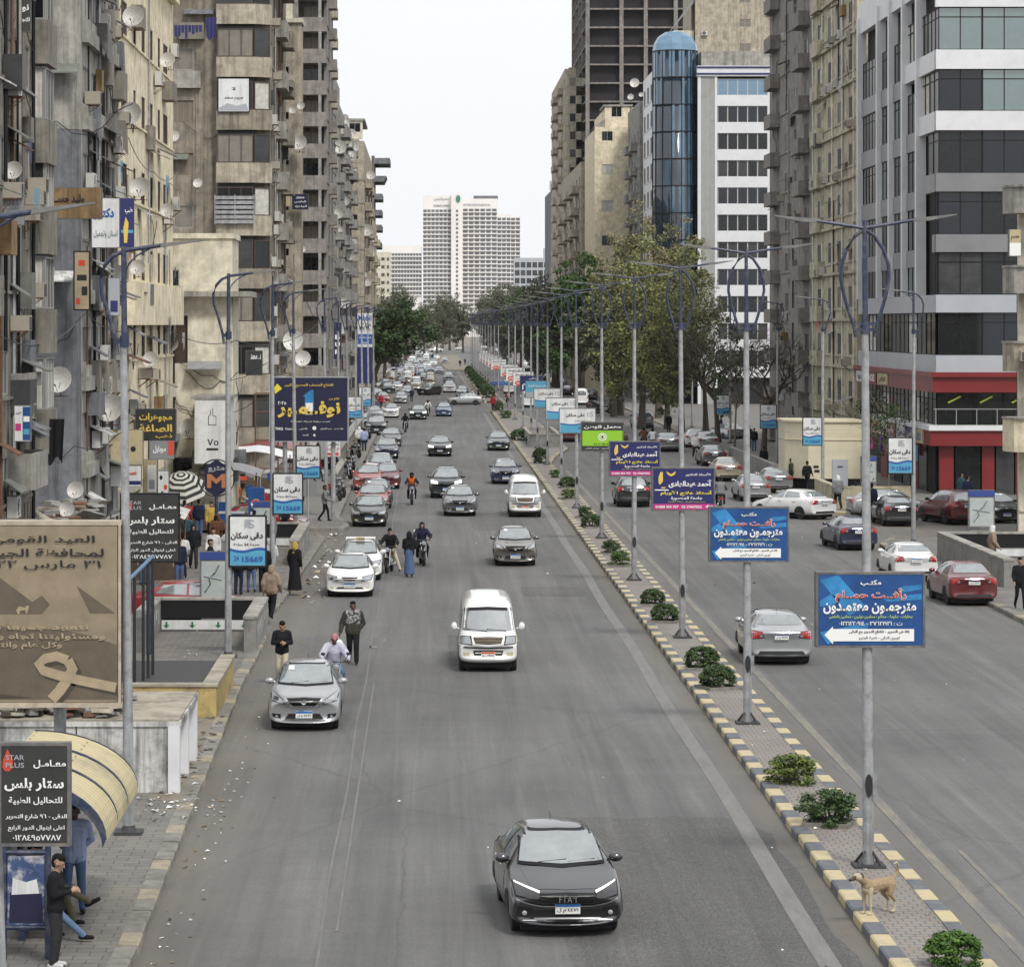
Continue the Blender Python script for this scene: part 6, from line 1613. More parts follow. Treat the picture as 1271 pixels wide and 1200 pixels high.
def tree_kind(k):
	if k in TR:return TR[k]
	rnd=random.Random(hash(k)%1000 if False else sum(map(ord,k)))
	if k=='fig':t=limbs_mesh('trunk',4.2,1.0,6,rnd,'barkpale',.42,(1.3,0),2);c=leaves_mesh('crown',[(p+Vector((2.2,0,8.7)),r)for p,r in crown_clumps(6.6,5.0,6.6,210,1.05,rnd,.5,8)],60,.24,'dark')
	elif k=='green':t=limbs_mesh('trunk',6,.7,6,rnd,'bark',.32,(0,0),2);c=leaves_mesh('crown',[(p+Vector((0,0,11)),r)for p,r in crown_clumps(5.0,5,9,220,.95,rnd,.45,10)],48,.24,'green')
	elif k=='olive':t=limbs_mesh('trunk',8,.55,7,rnd,'bark',.34,(0,0),3);c=leaves_mesh('crown',[(p+Vector((0,0,13.5)),r)for p,r in crown_clumps(6,5.4,9.2,230,.85,rnd,.5,13)],44,.16,'olive')
	elif k=='yellow':t=limbs_mesh('trunk',6,.8,7,rnd,'bark',.36,(.3,0),3);c=leaves_mesh('crown',[(p+Vector((0,0,10.6)),r)for p,r in crown_clumps(6.2,5.6,8.6,240,.95,rnd,.5,13)],50,.165,'yellow')
	elif k=='dusk':t=limbs_mesh('trunk',5,.8,6,rnd,'bark',.36,(0,0),2);c=leaves_mesh('crown',[(p+Vector((0,0,9)),r)for p,r in crown_clumps(6.2,5.4,7.6,240,1.,rnd,.45,11)],42,.24,'dusk')
	elif k=='bare':t=limbs_mesh('trunk',4.5,.9,7,rnd,'bark',.24,(.3,0),4,True);c=leaves_mesh('crown',[(p+Vector((0,0,7)),r)for p,r in crown_clumps(4,4,4.5,22,.6,rnd,.5,8)],22,.15,'dusk')
	elif k=='sapling':t=limbs_mesh('trunk',2.4,.7,6,rnd,'barkpale',.06,(.1,0),3,True);c=leaves_mesh('crown',[(p+Vector((0,0,3.2)),r)for p,r in crown_clumps(1.7,1.7,1.9,30,.35,rnd,.5,6)],16,.09,'box')
	TR[k]=(t,c);return TR[k]
def tree(k,label,x,y,s=1.,rot=None,group=None,sz=None,z=.1):
	t,c=tree_kind(k);r=thing('tree',label,'tree',(x,y,z),random.uniform(0,6.28)if rot is None else rot,group)
	r.scale=(s,s,sz or s);link('trunk',t,r);link('crown',c,r);return r
random.seed(5)
GT='trees along the far carriageway'
tree('fig','big dark green fig tree leaning over the parked cars',-8.8,505,1.15,0,sz=1.02)
tree('green','fresh green tree at the far end of the tree row, beside the glass block',19.5,415,1.0,group=GT)
tree('olive','tall sparse olive tree before the pale yellow block',20.6,345,1.0,group=GT)
tree('olive','tall sparse dry tree before the glass cylinder',23.6,330,.96,group=GT,sz=.9)
tree('yellow','yellowing leafy tree behind the third and fourth lamp posts',19.9,300,.98,group=GT)
tree('yellow','yellowing leafy tree before the lower part of the glass cylinder',22.2,282,.8,group=GT)
tree('dusk','dull dark tree shading the three cars abreast',19.6,340,.95,group=GT)
tree('dusk','dull dark tree between the doctor signs and the bare trees',22.3,300,.85,group=GT)
tree('bare','leafless spreading tree before the white office block',23.6,262,1.0,group=GT)
tree('bare','leafless spreading tree beside the grey brown block',25.0,240,.95,group=GT)
tree('bare','thin leafless tree farther back among the leafless ones',24.6,285,1.1,group=GT)
tree('sapling','low twiggy bush tree behind the farthest agency signs',23.8,250,1.6,group=GT)
tree('sapling','dusty twiggy street tree in front of the red shop side',26.6,186,1.1,group=GT)
tree('sapling','dusty twiggy street tree just past the red shop',26.4,193,1.2,group=GT)
for i,(x,y,k,s)in enumerate([(18.5,460,'dusk',1),(19.5,500,'green',.9),(18.5,545,'dusk',1),(19.5,590,'dusk',1.1),(18.5,640,'green',.9),(19,700,'dusk',1.1),(18.6,770,'dusk',1.1),(19,850,'dusk',1.2),(19.5,950,'dusk',1.2)]):
	tree(k,f'{"fresh" if k == "green" else "dull dark"} tree in the receding row beside the far carriageway, {ORD[i]} after the glass block',x,y,s,group=GT)
for i,(x,y,k,s)in enumerate([(-7.5,560,'dusk',.9),(-8.5,640,'dusk',1),(-8,740,'dusk',1.1),(-6,860,'dusk',1.15),(-1,930,'dusk',1.05),(3,1060,'dusk',1.2),(12,1100,'dusk',1.2),(8,1180,'dusk',1.3),(-10,1000,'dusk',1.3),(20,1080,'dusk',1.3),(28,1120,'dusk',1.4),(37,1150,'dusk',1.4)]):
	tree(k,f'dull dark tree closing the far end of the street, {ORD[i]} of the clump',x,y,s,group='trees at the far end of the street')
r=thing('palm_tree','lone date palm before the far white hotel','palm tree',(26.5,1040,0))
MB().tube([(0,0,0),(.3,0,10),(.2,0,21)],[.45,.3,.28],8).build('trunk',M['bark'],r)
mb=MB();rnd=random.Random(2)
for k in range(34):
	a=rnd.uniform(0,6.28);e=rnd.uniform(-.3,1.3);L_=rnd.uniform(3,4.4);P=[]
	for t in range(6):q=t/5;P.append(Vector((.2+math.cos(a)*L_*q*math.cos(e*.7),math.sin(a)*L_*q*math.cos(e*.7),21+L_*q*math.sin(e)-2.2*q*q)))
	s_=Vector((-math.sin(a),math.cos(a),0))
	for t in range(5):w0,w1=.35*(1-t/5.5),.35*(1-(t+1)/5.5);mb.face([P[t]+s_*w0,P[t+1]+s_*w1,P[t+1]-s_*w1-Vector((0,0,.1)),P[t]-s_*w0-Vector((0,0,.1))])
mb.build('crown',LEAF['dusk'][0],r,fix=False)
BU={}
def bush(key,kind,px,py,wpx,label,hk=.8,planter=True,x=None):
	p=gr(px,py,.15);w=wpx*p.y/4000
	if kind not in BU:
		rnd=random.Random(sum(map(ord,kind)));cl=[]
		for _ in range(70 if kind=='loose' else 95):
			d=Vector((rnd.gauss(0,1),rnd.gauss(0,1),rnd.gauss(0,1))).normalized();d.z=abs(d.z)if rnd.random()<.62 else-abs(d.z)
			k=.42 if kind!='loose' else rnd.uniform(.2,.5);cl.append((Vector((d.x*k,d.y*k,.33+d.z*(.42 if d.z>0 else .6)*(k/.42))),.12 if kind!='loose' else .14))
		BU[kind]={}
	if key not in BU[kind]:
		rnd=random.Random(9);
		BU[kind][key]=leaves_mesh('foliage',cl if 'cl' in dir()else BU[kind]['cl'],60 if kind!='loose' else 50,.04,key);
	BU[kind].setdefault('cl',cl if 'cl' in dir()else None)
	if BU[kind]['cl']is None:BU[kind]['cl']=cl
	r=thing('bush',label,'bush',(p.x,p.y+w*.4,.145),random.uniform(-.5,.5),'clipped bushes on the median')
	o=link('foliage',BU[kind][key],r);o.scale=(w*1.04,w*1.04,w*hk*.9);o.rotation_euler=(0,0,random.uniform(0,6))
	mb=MB()
	for k in range(7):a=k*.9;mb.tube([(math.cos(a)*.04*w,math.sin(a)*.04*w,0),(math.cos(a)*.3*w,math.sin(a)*.3*w,.5*w*hk)],[.02*w,.008*w],5)
	mb.build('stem',M['bark'],r)
	if planter:
		mb=MB();t=.06;s=.46
		mb.box(-s,s,-s,-s+t,0,.08);mb.box(-s,s,s-t,s,0,.08);mb.box(-s,-s+t,-s+t,s-t,0,.08);mb.box(s-t,s,-s+t,s-t,0,.08);mb.box(-s+t,s-t,-s+t,s-t,0,.03)
		mb.build('tree_pit',M['kerb_g'],r)
	return r
for key,kind,px,py,w,lab,hk,pl in[('bright','ball',1188,1203,70,'bright green round bush beside the dog, nearest of all',.85,False),('box','loose',1033,1027,74,'loose pale-flecked bush in a dark pit, second from the dog',.78,True),('lime','loose',987,975,66,'yellow green spreading bush with flat top',.72,False),
		('box','ball',892,856,44,'dark clipped bush, nearer of the pair by the silver car',.95,True),('box','ball',873,832,42,'dark clipped bush, farther of the pair by the silver car',.95,True),('box','ball',826,773,34,'dark clipped bush, nearer of the second pair',.95,True),('box','ball',811,752,30,'dark clipped bush, farther of the second pair',.95,True),
		('green','loose',769,703,26,'leafy green bush beside the fourth lamp',1.,True),('box','loose',759,688,22,'small spiky bush behind the leafy green one',1.1,True),('box','ball',735,655,26,'dark bush by the fuse door of the fifth lamp',.9,True),('box','loose',726,643,18,'small leafy bush just past the fifth lamp',1.1,True),
		('box','ball',705,606,20,'grey green bush beside the sixth lamp',1.,True),('lime','loose',707,620,20,'pale bush just before the sixth lamp',.9,True),('green','loose',689,593,14,'small leafy bush by the concrete planter',1.,False),('box','ball',671,575,20,'square dark bush beside the concrete planter',1.3,False),
		('dark','ball',645,547,22,'dark wide bush behind the concrete planter',.9,False),('dark','ball',661,551,18,'dark bush touching the far lamp behind the planter',.9,False),('green','loose',628,519,16,'leafy green clump before the median gap',.8,False),('dark','ball',619,510,12,'dark tall bush beside the person in red',1.4,False)]:
	bush(key,kind,px,py,w,lab,hk,pl)
for i,(y,k)in enumerate([(420,'dark'),(440,'green'),(465,'dark'),(490,'box'),(520,'dark'),(550,'dark'),(585,'dark'),(620,'box')]):
	px=531+4000*7.9/y;bush(k,'ball',px,402+4000*9.65/y,4000*1.7/y,f'bush beyond the median gap, {ORD[i]} along',1.3,False)
flat('grass_patch',[(7.5,63.6),(8.2,63.6),(8.2,65.2),(7.5,65.2)],.152,mat('trodden grass',(.07,.1,.035),.95,noise=(8,.5)))
# ------------------------------------------------------------------ people
SKIN={'a':mat('skin brown',(.21,.115,.07),.55),'b':mat('skin tan',(.33,.2,.13),.55),'c':mat('skin dark',(.1,.055,.035),.55)}
def cloth(n,c):return mat('cloth '+n,c,.9,0,.2,noise=(7,.2),bump=(9,.4))
CL={'black':cloth('black',(.012,.012,.014)),'blackish':cloth('charcoal',(.03,.03,.033)),'navy':cloth('navy',(.015,.02,.045)),'olive':cloth('olive',(.045,.046,.036)),'lilac':cloth('lilac blue',(.3,.36,.55)),'jeans':cloth('denim',(.075,.12,.23)),'jeansl':cloth('light denim',(.12,.19,.31)),'cream':cloth('cream',(.45,.41,.3)),'beige':cloth('beige',(.26,.2,.15)),'khaki':cloth('khaki',(.13,.12,.075)),
	  'white':cloth('white',(.6,.6,.6)),'grey':cloth('grey',(.17,.175,.18)),'red':cloth('red',(.3,.02,.03)),'teal':cloth('teal',(.03,.07,.09)),'brown':cloth('brown',(.1,.045,.025)),'mauve':cloth('pale lilac',(.42,.41,.5)),'pinkcap':cloth('dusty pink',(.4,.17,.19)),'orange':cloth('orange',(.5,.12,.02)),'yellow':cloth('mustard',(.4,.28,.06)),'hair':cloth('hair black',(.008,.007,.007)),'shoe':cloth('shoe black',(.014,.013,.013)),'shoew':cloth('shoe white',(.5,.5,.5)),'mouth':cloth('mouth',(.1,.035,.03))}
CL['check']=(lambda g:g['done'](g['mix'](g['rng'](g['noise'](16),.45,.55,0,1),(.02,.02,.02),(.3,.3,.29))))(nodes_mat('checked scarf',.9))
def capsule(mb,a,b,ra,rb,n=10):
	a,b=Vector(a),Vector(b);d=b-a
	if d.length<1e-4:d=Vector((0,0,1e-3));b=a+d
	t=d.normalized();u=t.orthogonal().normalized();w=t.cross(u);rings=[]
	for k in range(1,4):q=-math.pi/2+k*math.pi/6;rings.append((a+t*ra*math.sin(q),ra*math.cos(q)))
	for k in range(0,3):q=k*math.pi/6;rings.append((b+t*rb*math.sin(q),rb*math.cos(q)))
	R_=[[mb.pt(c+(u*math.cos(6.2832*i/n)+w*math.sin(6.2832*i/n))*r)for i in range(n)]for c,r in rings]
	p0,p1=mb.pt(a-t*ra),mb.pt(b+t*rb)
	for i in range(n):
		j=(i+1)%n;mb.fi([p0,R_[0][j],R_[0][i]]);mb.fi([p1,R_[-1][i],R_[-1][j]])
		for k in range(len(R_)-1):mb.fi([R_[k][i],R_[k][j],R_[k+1][j],R_[k+1][i]])
def fuse(caps,mats,voxel,name,smooth=4,extra=()):
	"""One continuous skin round many tapered limbs; each face takes the material of its nearest limb."""
	mb=MB()
	for c in caps:
		if len(c)<7:capsule(mb,c[0],c[1],c[2],c[3])
	for c,prof in extra:mb.lathe(prof,c,18)
	me=mb.mesh(name,M['ink'])
	o=bpy.data.objects.new('tmp',me);COL.objects.link(o)
	md=o.modifiers.new('r','REMESH');md.mode='VOXEL';md.voxel_size=voxel;md.use_smooth_shade=True
	sm=o.modifiers.new('s','SMOOTH');sm.iterations=smooth;sm.factor=.5
	bpy.context.view_layer.update()
	ev=bpy.data.meshes.new_from_object(o.evaluated_get(bpy.context.evaluated_depsgraph_get()))
	bpy.data.objects.remove(o);bpy.data.meshes.remove(me)
	ev.name=name;ev.materials.clear()
	for m in mats:ev.materials.append(m)
	n=len(ev.polygons);ctr=np.empty(n*3,np.float32);ev.polygons.foreach_get('center',ctr);ctr=ctr.reshape(-1,3)
	best=np.full(n,9e9);idx=np.zeros(n,np.int32)
	for c in caps:
		a,b=np.array(c[0],float),np.array(c[1],float);d=b-a;L2=max(d.dot(d),1e-9)
		t=np.clip(((ctr-a)@ d)/L2,0,1);ds=np.linalg.norm(ctr-(a+t[:,None]*d),axis=1)-(c[2]+(c[3]-c[2])*t)-(c[5]if len(c)>5 else 0)
		w=ds<best;best[w]=ds[w];idx[w]=c[4]
	ev.polygons.foreach_set('material_index',idx);ev.polygons.foreach_set('use_smooth',[True]*n);ev.update()
	return ev
STAND=dict(pel=(0,0,.95),chest=(0,0,1.3),neck=(0,.01,1.47),head=(0,-.02,1.62),shL=(.185,0,1.41),elL=(.24,.03,1.14),wrL=(.25,-.05,.9),shR=(-.185,0,1.41),elR=(-.24,.03,1.14),wrR=(-.25,-.05,.9),
			 hipL=(.09,0,.93),knL=(.1,-.02,.5),anL=(.1,.03,.09),hipR=(-.09,0,.93),knR=(-.1,-.02,.5),anR=(-.1,.03,.09),toeL=(0,-.15,-.045),toeR=(0,-.15,-.045),face=(0,-1,-.1))
WALK=dict(knL=(.09,-.16,.52),anL=(.09,-.2,.1),knR=(-.09,.04,.5),anR=(-.09,.3,.15),toeR=(0,-.12,-.1),elL=(.25,.1,1.14),wrL=(.26,.05,.9),elR=(-.25,-.02,1.14),wrR=(-.25,-.2,.93))
def joints(*over,**kw):
	J=dict(STAND)
	for o in over:J.update(o)
	J.update(kw);return{k:Vector(v)for k,v in J.items()}
def body(J,top,legs,skin='b',hair='hair',shoe='shoe',kind='man',bulk=.015,voxel=.02,fingers=False,sleeve=None,cap=None,scarf=None,vest=None,beard=False,bare_arm=False,helmet=False,hood=False):
	"""kind: man | abaya | hijab (headscarf over trousers) | skirt. Returns one mesh."""
	mats=[CL[top],CL[legs],SKIN[skin],CL[hair if not cap else cap],CL[shoe],CL[scarf or top],CL['mouth'],CL[vest or top]]
	TOP,LEG,SK,HA,SH,SC_,MO,VE=range(8);C=[]
	ch,pe,nk,hd=J['chest'],J['pel'],J['neck'],J['head']
	fw=J['face'].normalized();sx=Vector((.065,0,0));up=(nk-pe).normalized();side=(J['shL']-J['shR']).normalized();sx=side*.065
	tv=VE if vest else TOP
	for s in(-1,1):
		C.append((pe+sx*s-up*.02,pe.lerp(ch,.5)+sx*s*.9,.115+bulk,.105+bulk,TOP));C.append((pe.lerp(ch,.5)+sx*s*.9,ch+sx*s*1.1,.105+bulk,.115+bulk,tv))
	C.append((pe-fw*0,pe.lerp(ch,.55)+fw*.022,.115+bulk,.11+bulk,TOP));C.append((pe.lerp(ch,.55)+fw*.022,ch+fw*.022,.108+bulk,.105+bulk,tv))
	C.append((J['shL'].lerp(J['shR'],.12),J['shR'].lerp(J['shL'],.12),.075+bulk,.075+bulk,tv))
	C.append((nk-up*.04,hd-Vector((0,0,.07))-fw*.0,.058,.055,SK if not(hood or scarf)else SC_))
	for s in 'LR':
		a,b,c=J['sh'+s],J['el'+s],J['wr'+s]
		C.append((a,b,.06+bulk,.047+bulk,TOP));C.append((b,b.lerp(c,.9),.047+bulk*.8,.036+bulk*.6,SK if bare_arm else TOP))
		d=(c-b).normalized();sd=side*(1 if s=='L' else-1)
		if fingers:
			pm=c+d*.075;acr=d.cross(sd);acr=acr.normalized()if acr.length>.1 else Vector((0,1,0));acr=(acr*.9+fw*.2).normalized()
			C.append((c,pm,.029,.034,SK));C.append((c+acr*.015,pm+acr*.02,.022,.024,SK));C.append((c-acr*.015,pm-acr*.02,.022,.024,SK))
			inn=-sd if abs(d.z)>.5 else Vector((0,0,-1))
			for k,(o_,L_)in enumerate(((-.036,.066),(-.012,.075),(.012,.07),(.036,.056))):
				q=pm+acr*o_+d*.02;m_=q+d*L_*.55+inn*.008;e=m_+d*L_*.35+inn*.03
				C.append((q,m_,.0105,.0098,SK));C.append((m_,e,.0098,.0088,SK))
			q=c+d*.03-acr*.03;C.append((q,q-acr*.03+d*.035,.014,.012,SK));C.append((q-acr*.03+d*.035,q-acr*.028+d*.065+inn*.01,.012,.0095,SK))
		else:C.append((c,c+d*.08,.038,.036,SK));C.append((c+d*.08,c+d*.15,.034,.024,SK))
		h,k,an=J['hip'+s],J['kn'+s],J['an'+s]
		if kind in('man','hijab'):
			C.append((h,k,.088+bulk*.5,.062+bulk*.4,LEG));C.append((k,an,.062+bulk*.4,.046+bulk*.5,LEG))
		t=an+J['toe'+s];f0=an-Vector((0,0,.04));C.append((f0-(t-f0)*.2,t,.045,.036,SH))
	extra=[]
	if kind=='abaya':
		C.append((pe,Vector((0,.02,.1)),.17,.27,LEG,.02,1));extra.append(((0,.01,0),[(.16,.03),(.275,.035),(.262,.12),(.215,.5),(.185,.85),(.165,1.1),(.14,1.25)]))
	if kind=='skirt':
		C.append((pe,Vector((0,0,.15)),.16,.2,LEG,.03,1));extra.append(((0,0,0),[(.12,.1),(.215,.11),(.2,.3),(.175,.6),(.165,.85),(.15,.98)]))
	# head: cranium, jaw, nose, ears, eyes, mouth
	rt=fw.cross(Vector((0,0,1))).normalized();v=Vector((0,0,1));v=(v-fw*fw.dot(v)).normalized()
	C.append((hd+v*.02+fw*.0,hd+v*.045-fw*.025,.088,.092,SK));C.append((hd-v*.055+fw*.03,hd-v*.07+fw*.04,.055,.045,HA if beard else SK));C.append((hd-v*.0+fw*.02,hd-v*.04+fw*.03,.07,.062,SK,.004 if beard else 0))
	C.append((hd+v*.015+fw*.088,hd-v*.022+fw*.106,.011,.017,SK,.006))
	for s in(-1,1):
		C.append((hd+rt*s*.087-v*.0,hd+rt*s*.09-v*.03,.016,.012,SK));e=hd+rt*s*.034+v*.02+fw*.08;C.append((e,e+rt*s*.006,.010,.010,HA if not cap else SH,.002))
	C.append((hd-v*.052+fw*.083-rt*.016,hd-v*.052+fw*.083+rt*.016,.008,.008,MO,.002))
	if helmet:C.append((hd+v*.04-fw*.01,hd+v*.02-fw*.03,.125,.13,SH));C.append((hd-v*.05-fw*.03,hd-v*.06+fw*.02,.11,.1,SH));
	elif scarf or hood:
		C.append((hd+v*.045-fw*.035,hd-v*.06-fw*.04,.112,.115,SC_));C.append((hd+v*.09+fw*.01,hd+v*.085-fw*.02,.075,.08,SC_));C.append((nk+fw*.02,nk-up*.08+fw*.02,.10,.13,SC_))
		for s in(-1,1):C.append((hd+rt*s*.075+fw*.03+v*.05,hd+rt*s*.06-v*.09+fw*.03,.036,.05,SC_))
	elif cap:C.append((hd+v*.06-fw*.015,hd+v*.075-fw*.02,.098,.09,HA));C.append((hd+v*.062+fw*.08,hd+v*.055+fw*.14,.026,.018,HA));C.append((hd+v*.0-fw*.06,hd+v*.03-fw*.05,.07,.07,HA))
	else:C.append((hd+v*.065-fw*.02,hd+v*.06-fw*.05,.088,.088,HA));C.append((hd+v*.0-fw*.055,hd-v*.03-fw*.05,.072,.06,HA));C.append((hd+v*.09+fw*.02,hd+v*.085-fw*.02,.062,.07,HA))
	return fuse(C,mats,voxel,'person',5,extra)
def person(label,x,y,rot,J,z=.16,group=None,s=1.,**k):
	o=link('person',body(J,**k),None,(x,y,z),R(rot));o.scale=(s,s,s);return tag(o,label,'person',group)
def copy_person(o,label,x,y,rot,z=.16,recol=None,s=1.):
	c=o.copy();COL.objects.link(c);c.location=(x,y,z);c.rotation_euler=(0,0,R(rot));c['label']=label;c.scale=(s,s,s)
	for i,m in(recol or{}).items():c.material_slots[i].link='OBJECT';c.material_slots[i].material=CL[m]
	return c
# near pavement
person('man in lilac blue shirt and jeans, arms behind his back, under the shelter',-5.78,52.7,10,joints(elL=(.27,.12,1.17),wrL=(.1,.2,.98),elR=(-.27,.12,1.17),wrR=(-.1,.2,.98),knL=(.11,-.02,.5),anL=(.13,.02,.09),anR=(-.12,.02,.09),knR=(-.11,-.02,.5)),top='lilac',legs='jeans',skin='c',voxel=.012,fingers=True,bulk=.025,s=1.03)
person('bearded man in black standing sideways with a phone, beside the blue shelter post',-5.58,48.3,82,joints(elL=(.22,-.03,1.15),wrL=(.08,-.25,1.2),elR=(-.22,-.03,1.15),wrR=(-.07,-.26,1.2),face=(0,-1,-.45),head=(0,-.05,1.61)),top='black',legs='blackish',skin='b',voxel=.011,fingers=True,beard=True,shoe='shoew',scarf=None,s=.97)
SIT=dict(pel=(0,.0,.55),chest=(0,.06,.9),neck=(0,.05,1.07),head=(0,.0,1.22),shL=(.185,.05,1.0),shR=(-.185,.05,1.0),elL=(.24,-.02,.76),elR=(-.24,-.02,.76),wrL=(.12,-.3,.68),wrR=(-.12,-.3,.68),hipL=(.1,-.02,.53),hipR=(-.1,-.02,.53),knL=(.14,-.46,.56),knR=(-.14,-.46,.56),anL=(.14,-.62,.12),anR=(-.14,-.62,.12))
person('seated man in light jeans stretching one leg from the shelter bench',-6.3,50.4,88,joints(SIT,knR=(-.1,-.5,.5),anR=(-.08,-.92,.12),knL=(.14,-.4,.56),anL=(.16,-.42,.12),face=(0,-1,-.3)),top='beige',legs='jeansl',skin='b',voxel=.012,fingers=True)
person('seated man in khaki trousers with crossed legs on the shelter bench',-6.28,51.5,84,joints(SIT,knR=(-.1,-.5,.66),anR=(.1,-.86,.42),toeR=(0,-.16,.04),knL=(.14,-.44,.54),anL=(.14,-.6,.12),face=(0,-1,-.3)),top='black',legs='khaki',skin='b',voxel=.012,fingers=True)
r=thing('mobile_phone','dark phone held by the bearded man in black','phone',(-5.29,48.28,1.37));MB().box(-.035,.035,-.005,.005,-.06,.07).build('screen_body',M['black'],r);r.rotation_euler=(R(-40),0,R(82))
# on the road and kerb
p=gr(438,824)
person('man in olive jacket and checked scarf walking down the road with a plastic bag',p.x,p.y,4,joints(WALK,elL=(.28,.08,1.14),wrL=(.2,-.02,1.0),elR=(-.3,.05,1.12),wrR=(-.36,-.06,.9)),z=0,top='olive',legs='black',skin='c',voxel=.013,fingers=True,bulk=.045,vest='check',s=1.03)
r=thing('carrier_bag','green and white plastic bag carried by the man in olive jacket','bag',(p.x-.42,p.y-.08,.45));mb=MB();mb.ball((0,0,.13),.15,.09,.15,10,7);mb.tube([(-.05,0,.24),(0,0,.34),(.05,0,.24)],.012,5);mb.build('bag_body',[M['wtext']],r,smooth='auto')
mb=MB();mb.prism(circ(0,.13,.06),-.095,-.085,'y');mb.build('print',mat('green bag print',(.05,.35,.12),.5),r)
p=gr(350,850)
person('young man in black top and cream trousers reading his phone behind the silver car',p.x,p.y,8,joints(elL=(.25,.02,1.14),wrL=(.06,-.26,1.16),elR=(-.25,.02,1.14),wrR=(-.05,-.27,1.17),knL=(.09,-.12,.52),anL=(.09,-.14,.1),anR=(-.1,.16,.1),face=(0,-1,-.5),head=(0,-.06,1.6)),z=0,top='black',legs='cream',skin='b',voxel=.014,fingers=True)
p=gr(337,768,.16)
HJ=person('woman in beige hooded coat and black trousers walking on the pavement edge',p.x,p.y,165,joints(WALK),top='beige',legs='black',skin='b',kind='hijab',scarf='beige',bulk=.045,shoe='shoe')
p=gr(366,733,.16)
AB=person('woman in long black abaya and mustard headscarf beside the stair wall',p.x,p.y,150,joints(),top='black',legs='black',skin='b',kind='abaya',scarf='yellow',bulk=.03)
p=gr(508,716)
person('woman in black top and long denim skirt standing in the road',p.x,p.y,172,joints(elL=(.22,-.04,1.15),wrL=(.1,-.24,1.1),elR=(-.22,-.04,1.15),wrR=(-.1,-.24,1.1)),z=0,top='black',legs='jeans',skin='b',kind='skirt',scarf='black',shoe='shoew',bulk=.03)
p=gr(403,647,.16)
GM=person('man in grey shirt standing sideways at the pavement corner',p.x,p.y,95,joints(WALK,wrR=(-.22,-.3,1.0)),top='grey',legs='black',skin='c',voxel=.022)
# the pavement crowd and far walkers: a few figures, repeated in other clothes
MN=person('man in dark jacket among the crowd under the striped parasol',-9.1,118,20,joints(),top='navy',legs='jeans',skin='b',voxel=.024,bulk=.03,group='people on the pavements')
WK=person('man in black walking across the far road, first of three',0,0,0,joints(WALK),z=0,top='black',legs='blackish',skin='b',voxel=.026,group='people on the pavements')
p=gr(580,500);WK.location=(p.x,p.y,0);WK.rotation_euler=(0,0,R(-80))
AB['group']=HJ['group']=GM['group']='people on the pavements'
spots=[(MN,232,690,-20,{0:'teal',1:'black',7:'teal'},'person in teal jacket beside the dark post of the crowd'),(HJ,240,706,10,{0:'black',1:'blackish',5:'black'},'woman in black by the metro map panel'),(MN,247,668,170,{0:'navy',7:'navy'},'man in navy jacket seen from behind in the crowd'),(MN,262,672,30,{0:'yellow',1:'black',7:'yellow'},'person in mustard jacket in the crowd'),(GM,228,660,60,{0:'grey',7:'grey'},'person in grey under the striped parasol'),(HJ,270,690,180,{0:'brown',1:'brown',5:'brown'},'woman in brown beside the blue post'),(WK,284,735,150,{0:'navy',1:'jeans',7:'navy'},'person walking behind the nearest agency sign, dark jeans'),(MN,296,738,160,{0:'black',1:'navy',7:'black'},'person standing behind the nearest agency sign in navy trousers'),(WK,312,736,190,{0:'blackish',1:'jeans',7:'blackish'},'person walking behind the nearest agency sign, faded jeans'),(MN,327,735,175,{0:'black',1:'black',7:'black'},'person all in black beside the woman in beige'),(HJ,335,728,200,{0:'white',1:'black',5:'white'},'woman in white scarf behind the lamp post'),
		 (MN,326,650,20,{0:'red',1:'black',7:'red'},'man in red top beside the blue drinks fridge'),(GM,292,640,0,{0:'orange',1:'black',7:'orange'},'person in orange at the kiosk'),(WK,221,705,20,{0:'black',1:'jeans',7:'black'},'person in black passing the black laboratory sign'),
		 (MN,452,560,180,{0:'lilac',1:'navy',7:'lilac'},'man in light blue beside the parked row'),(HJ,446,558,170,{0:'white',1:'black',5:'white'},'woman in white beside the parked row'),(MN,473,508,10,{0:'red',1:'black',7:'red'},'person in red among the far parked cars'),(WK,511,499,0,{0:'navy',1:'navy',7:'navy'},'person in navy standing in the road by the parked cars')]
for src,px,py,rot,rc,lab in spots:
	p=gr(px,py,.16 if px<470 else 0);copy_person(src,lab,p.x,p.y,rot,p.z,rc)
for px,py,rot,rc,lab in((586,500,-70,{0:'white',7:'white'},'woman in white crossing the far road, second of three'),(594,499,-100,{0:'navy',7:'navy'},'man in navy crossing the far road, third of three')):p=gr(px,py);copy_person(WK,lab,p.x,p.y,rot,0,rc)
p=gr(612,511,.15);copy_person(HJ,'woman in red coat standing on the median by the gap',p.x,p.y,0,.15,{0:'red',1:'black',5:'red'})
for px,py,rot,rc,lab,src in((571,456,0,{0:'black'},'dark figure standing on the far island',MN),(577,454,20,{0:'navy'},'dark figure walking on the far island',WK),(537,447,0,{0:'black'},'dark figure among the far cars',MN),(518,466,0,{0:'red',7:'red'},'figure in red between far cars',MN)):p=gr(px,py);copy_person(src,lab,p.x,p.y,rot,0,rc)
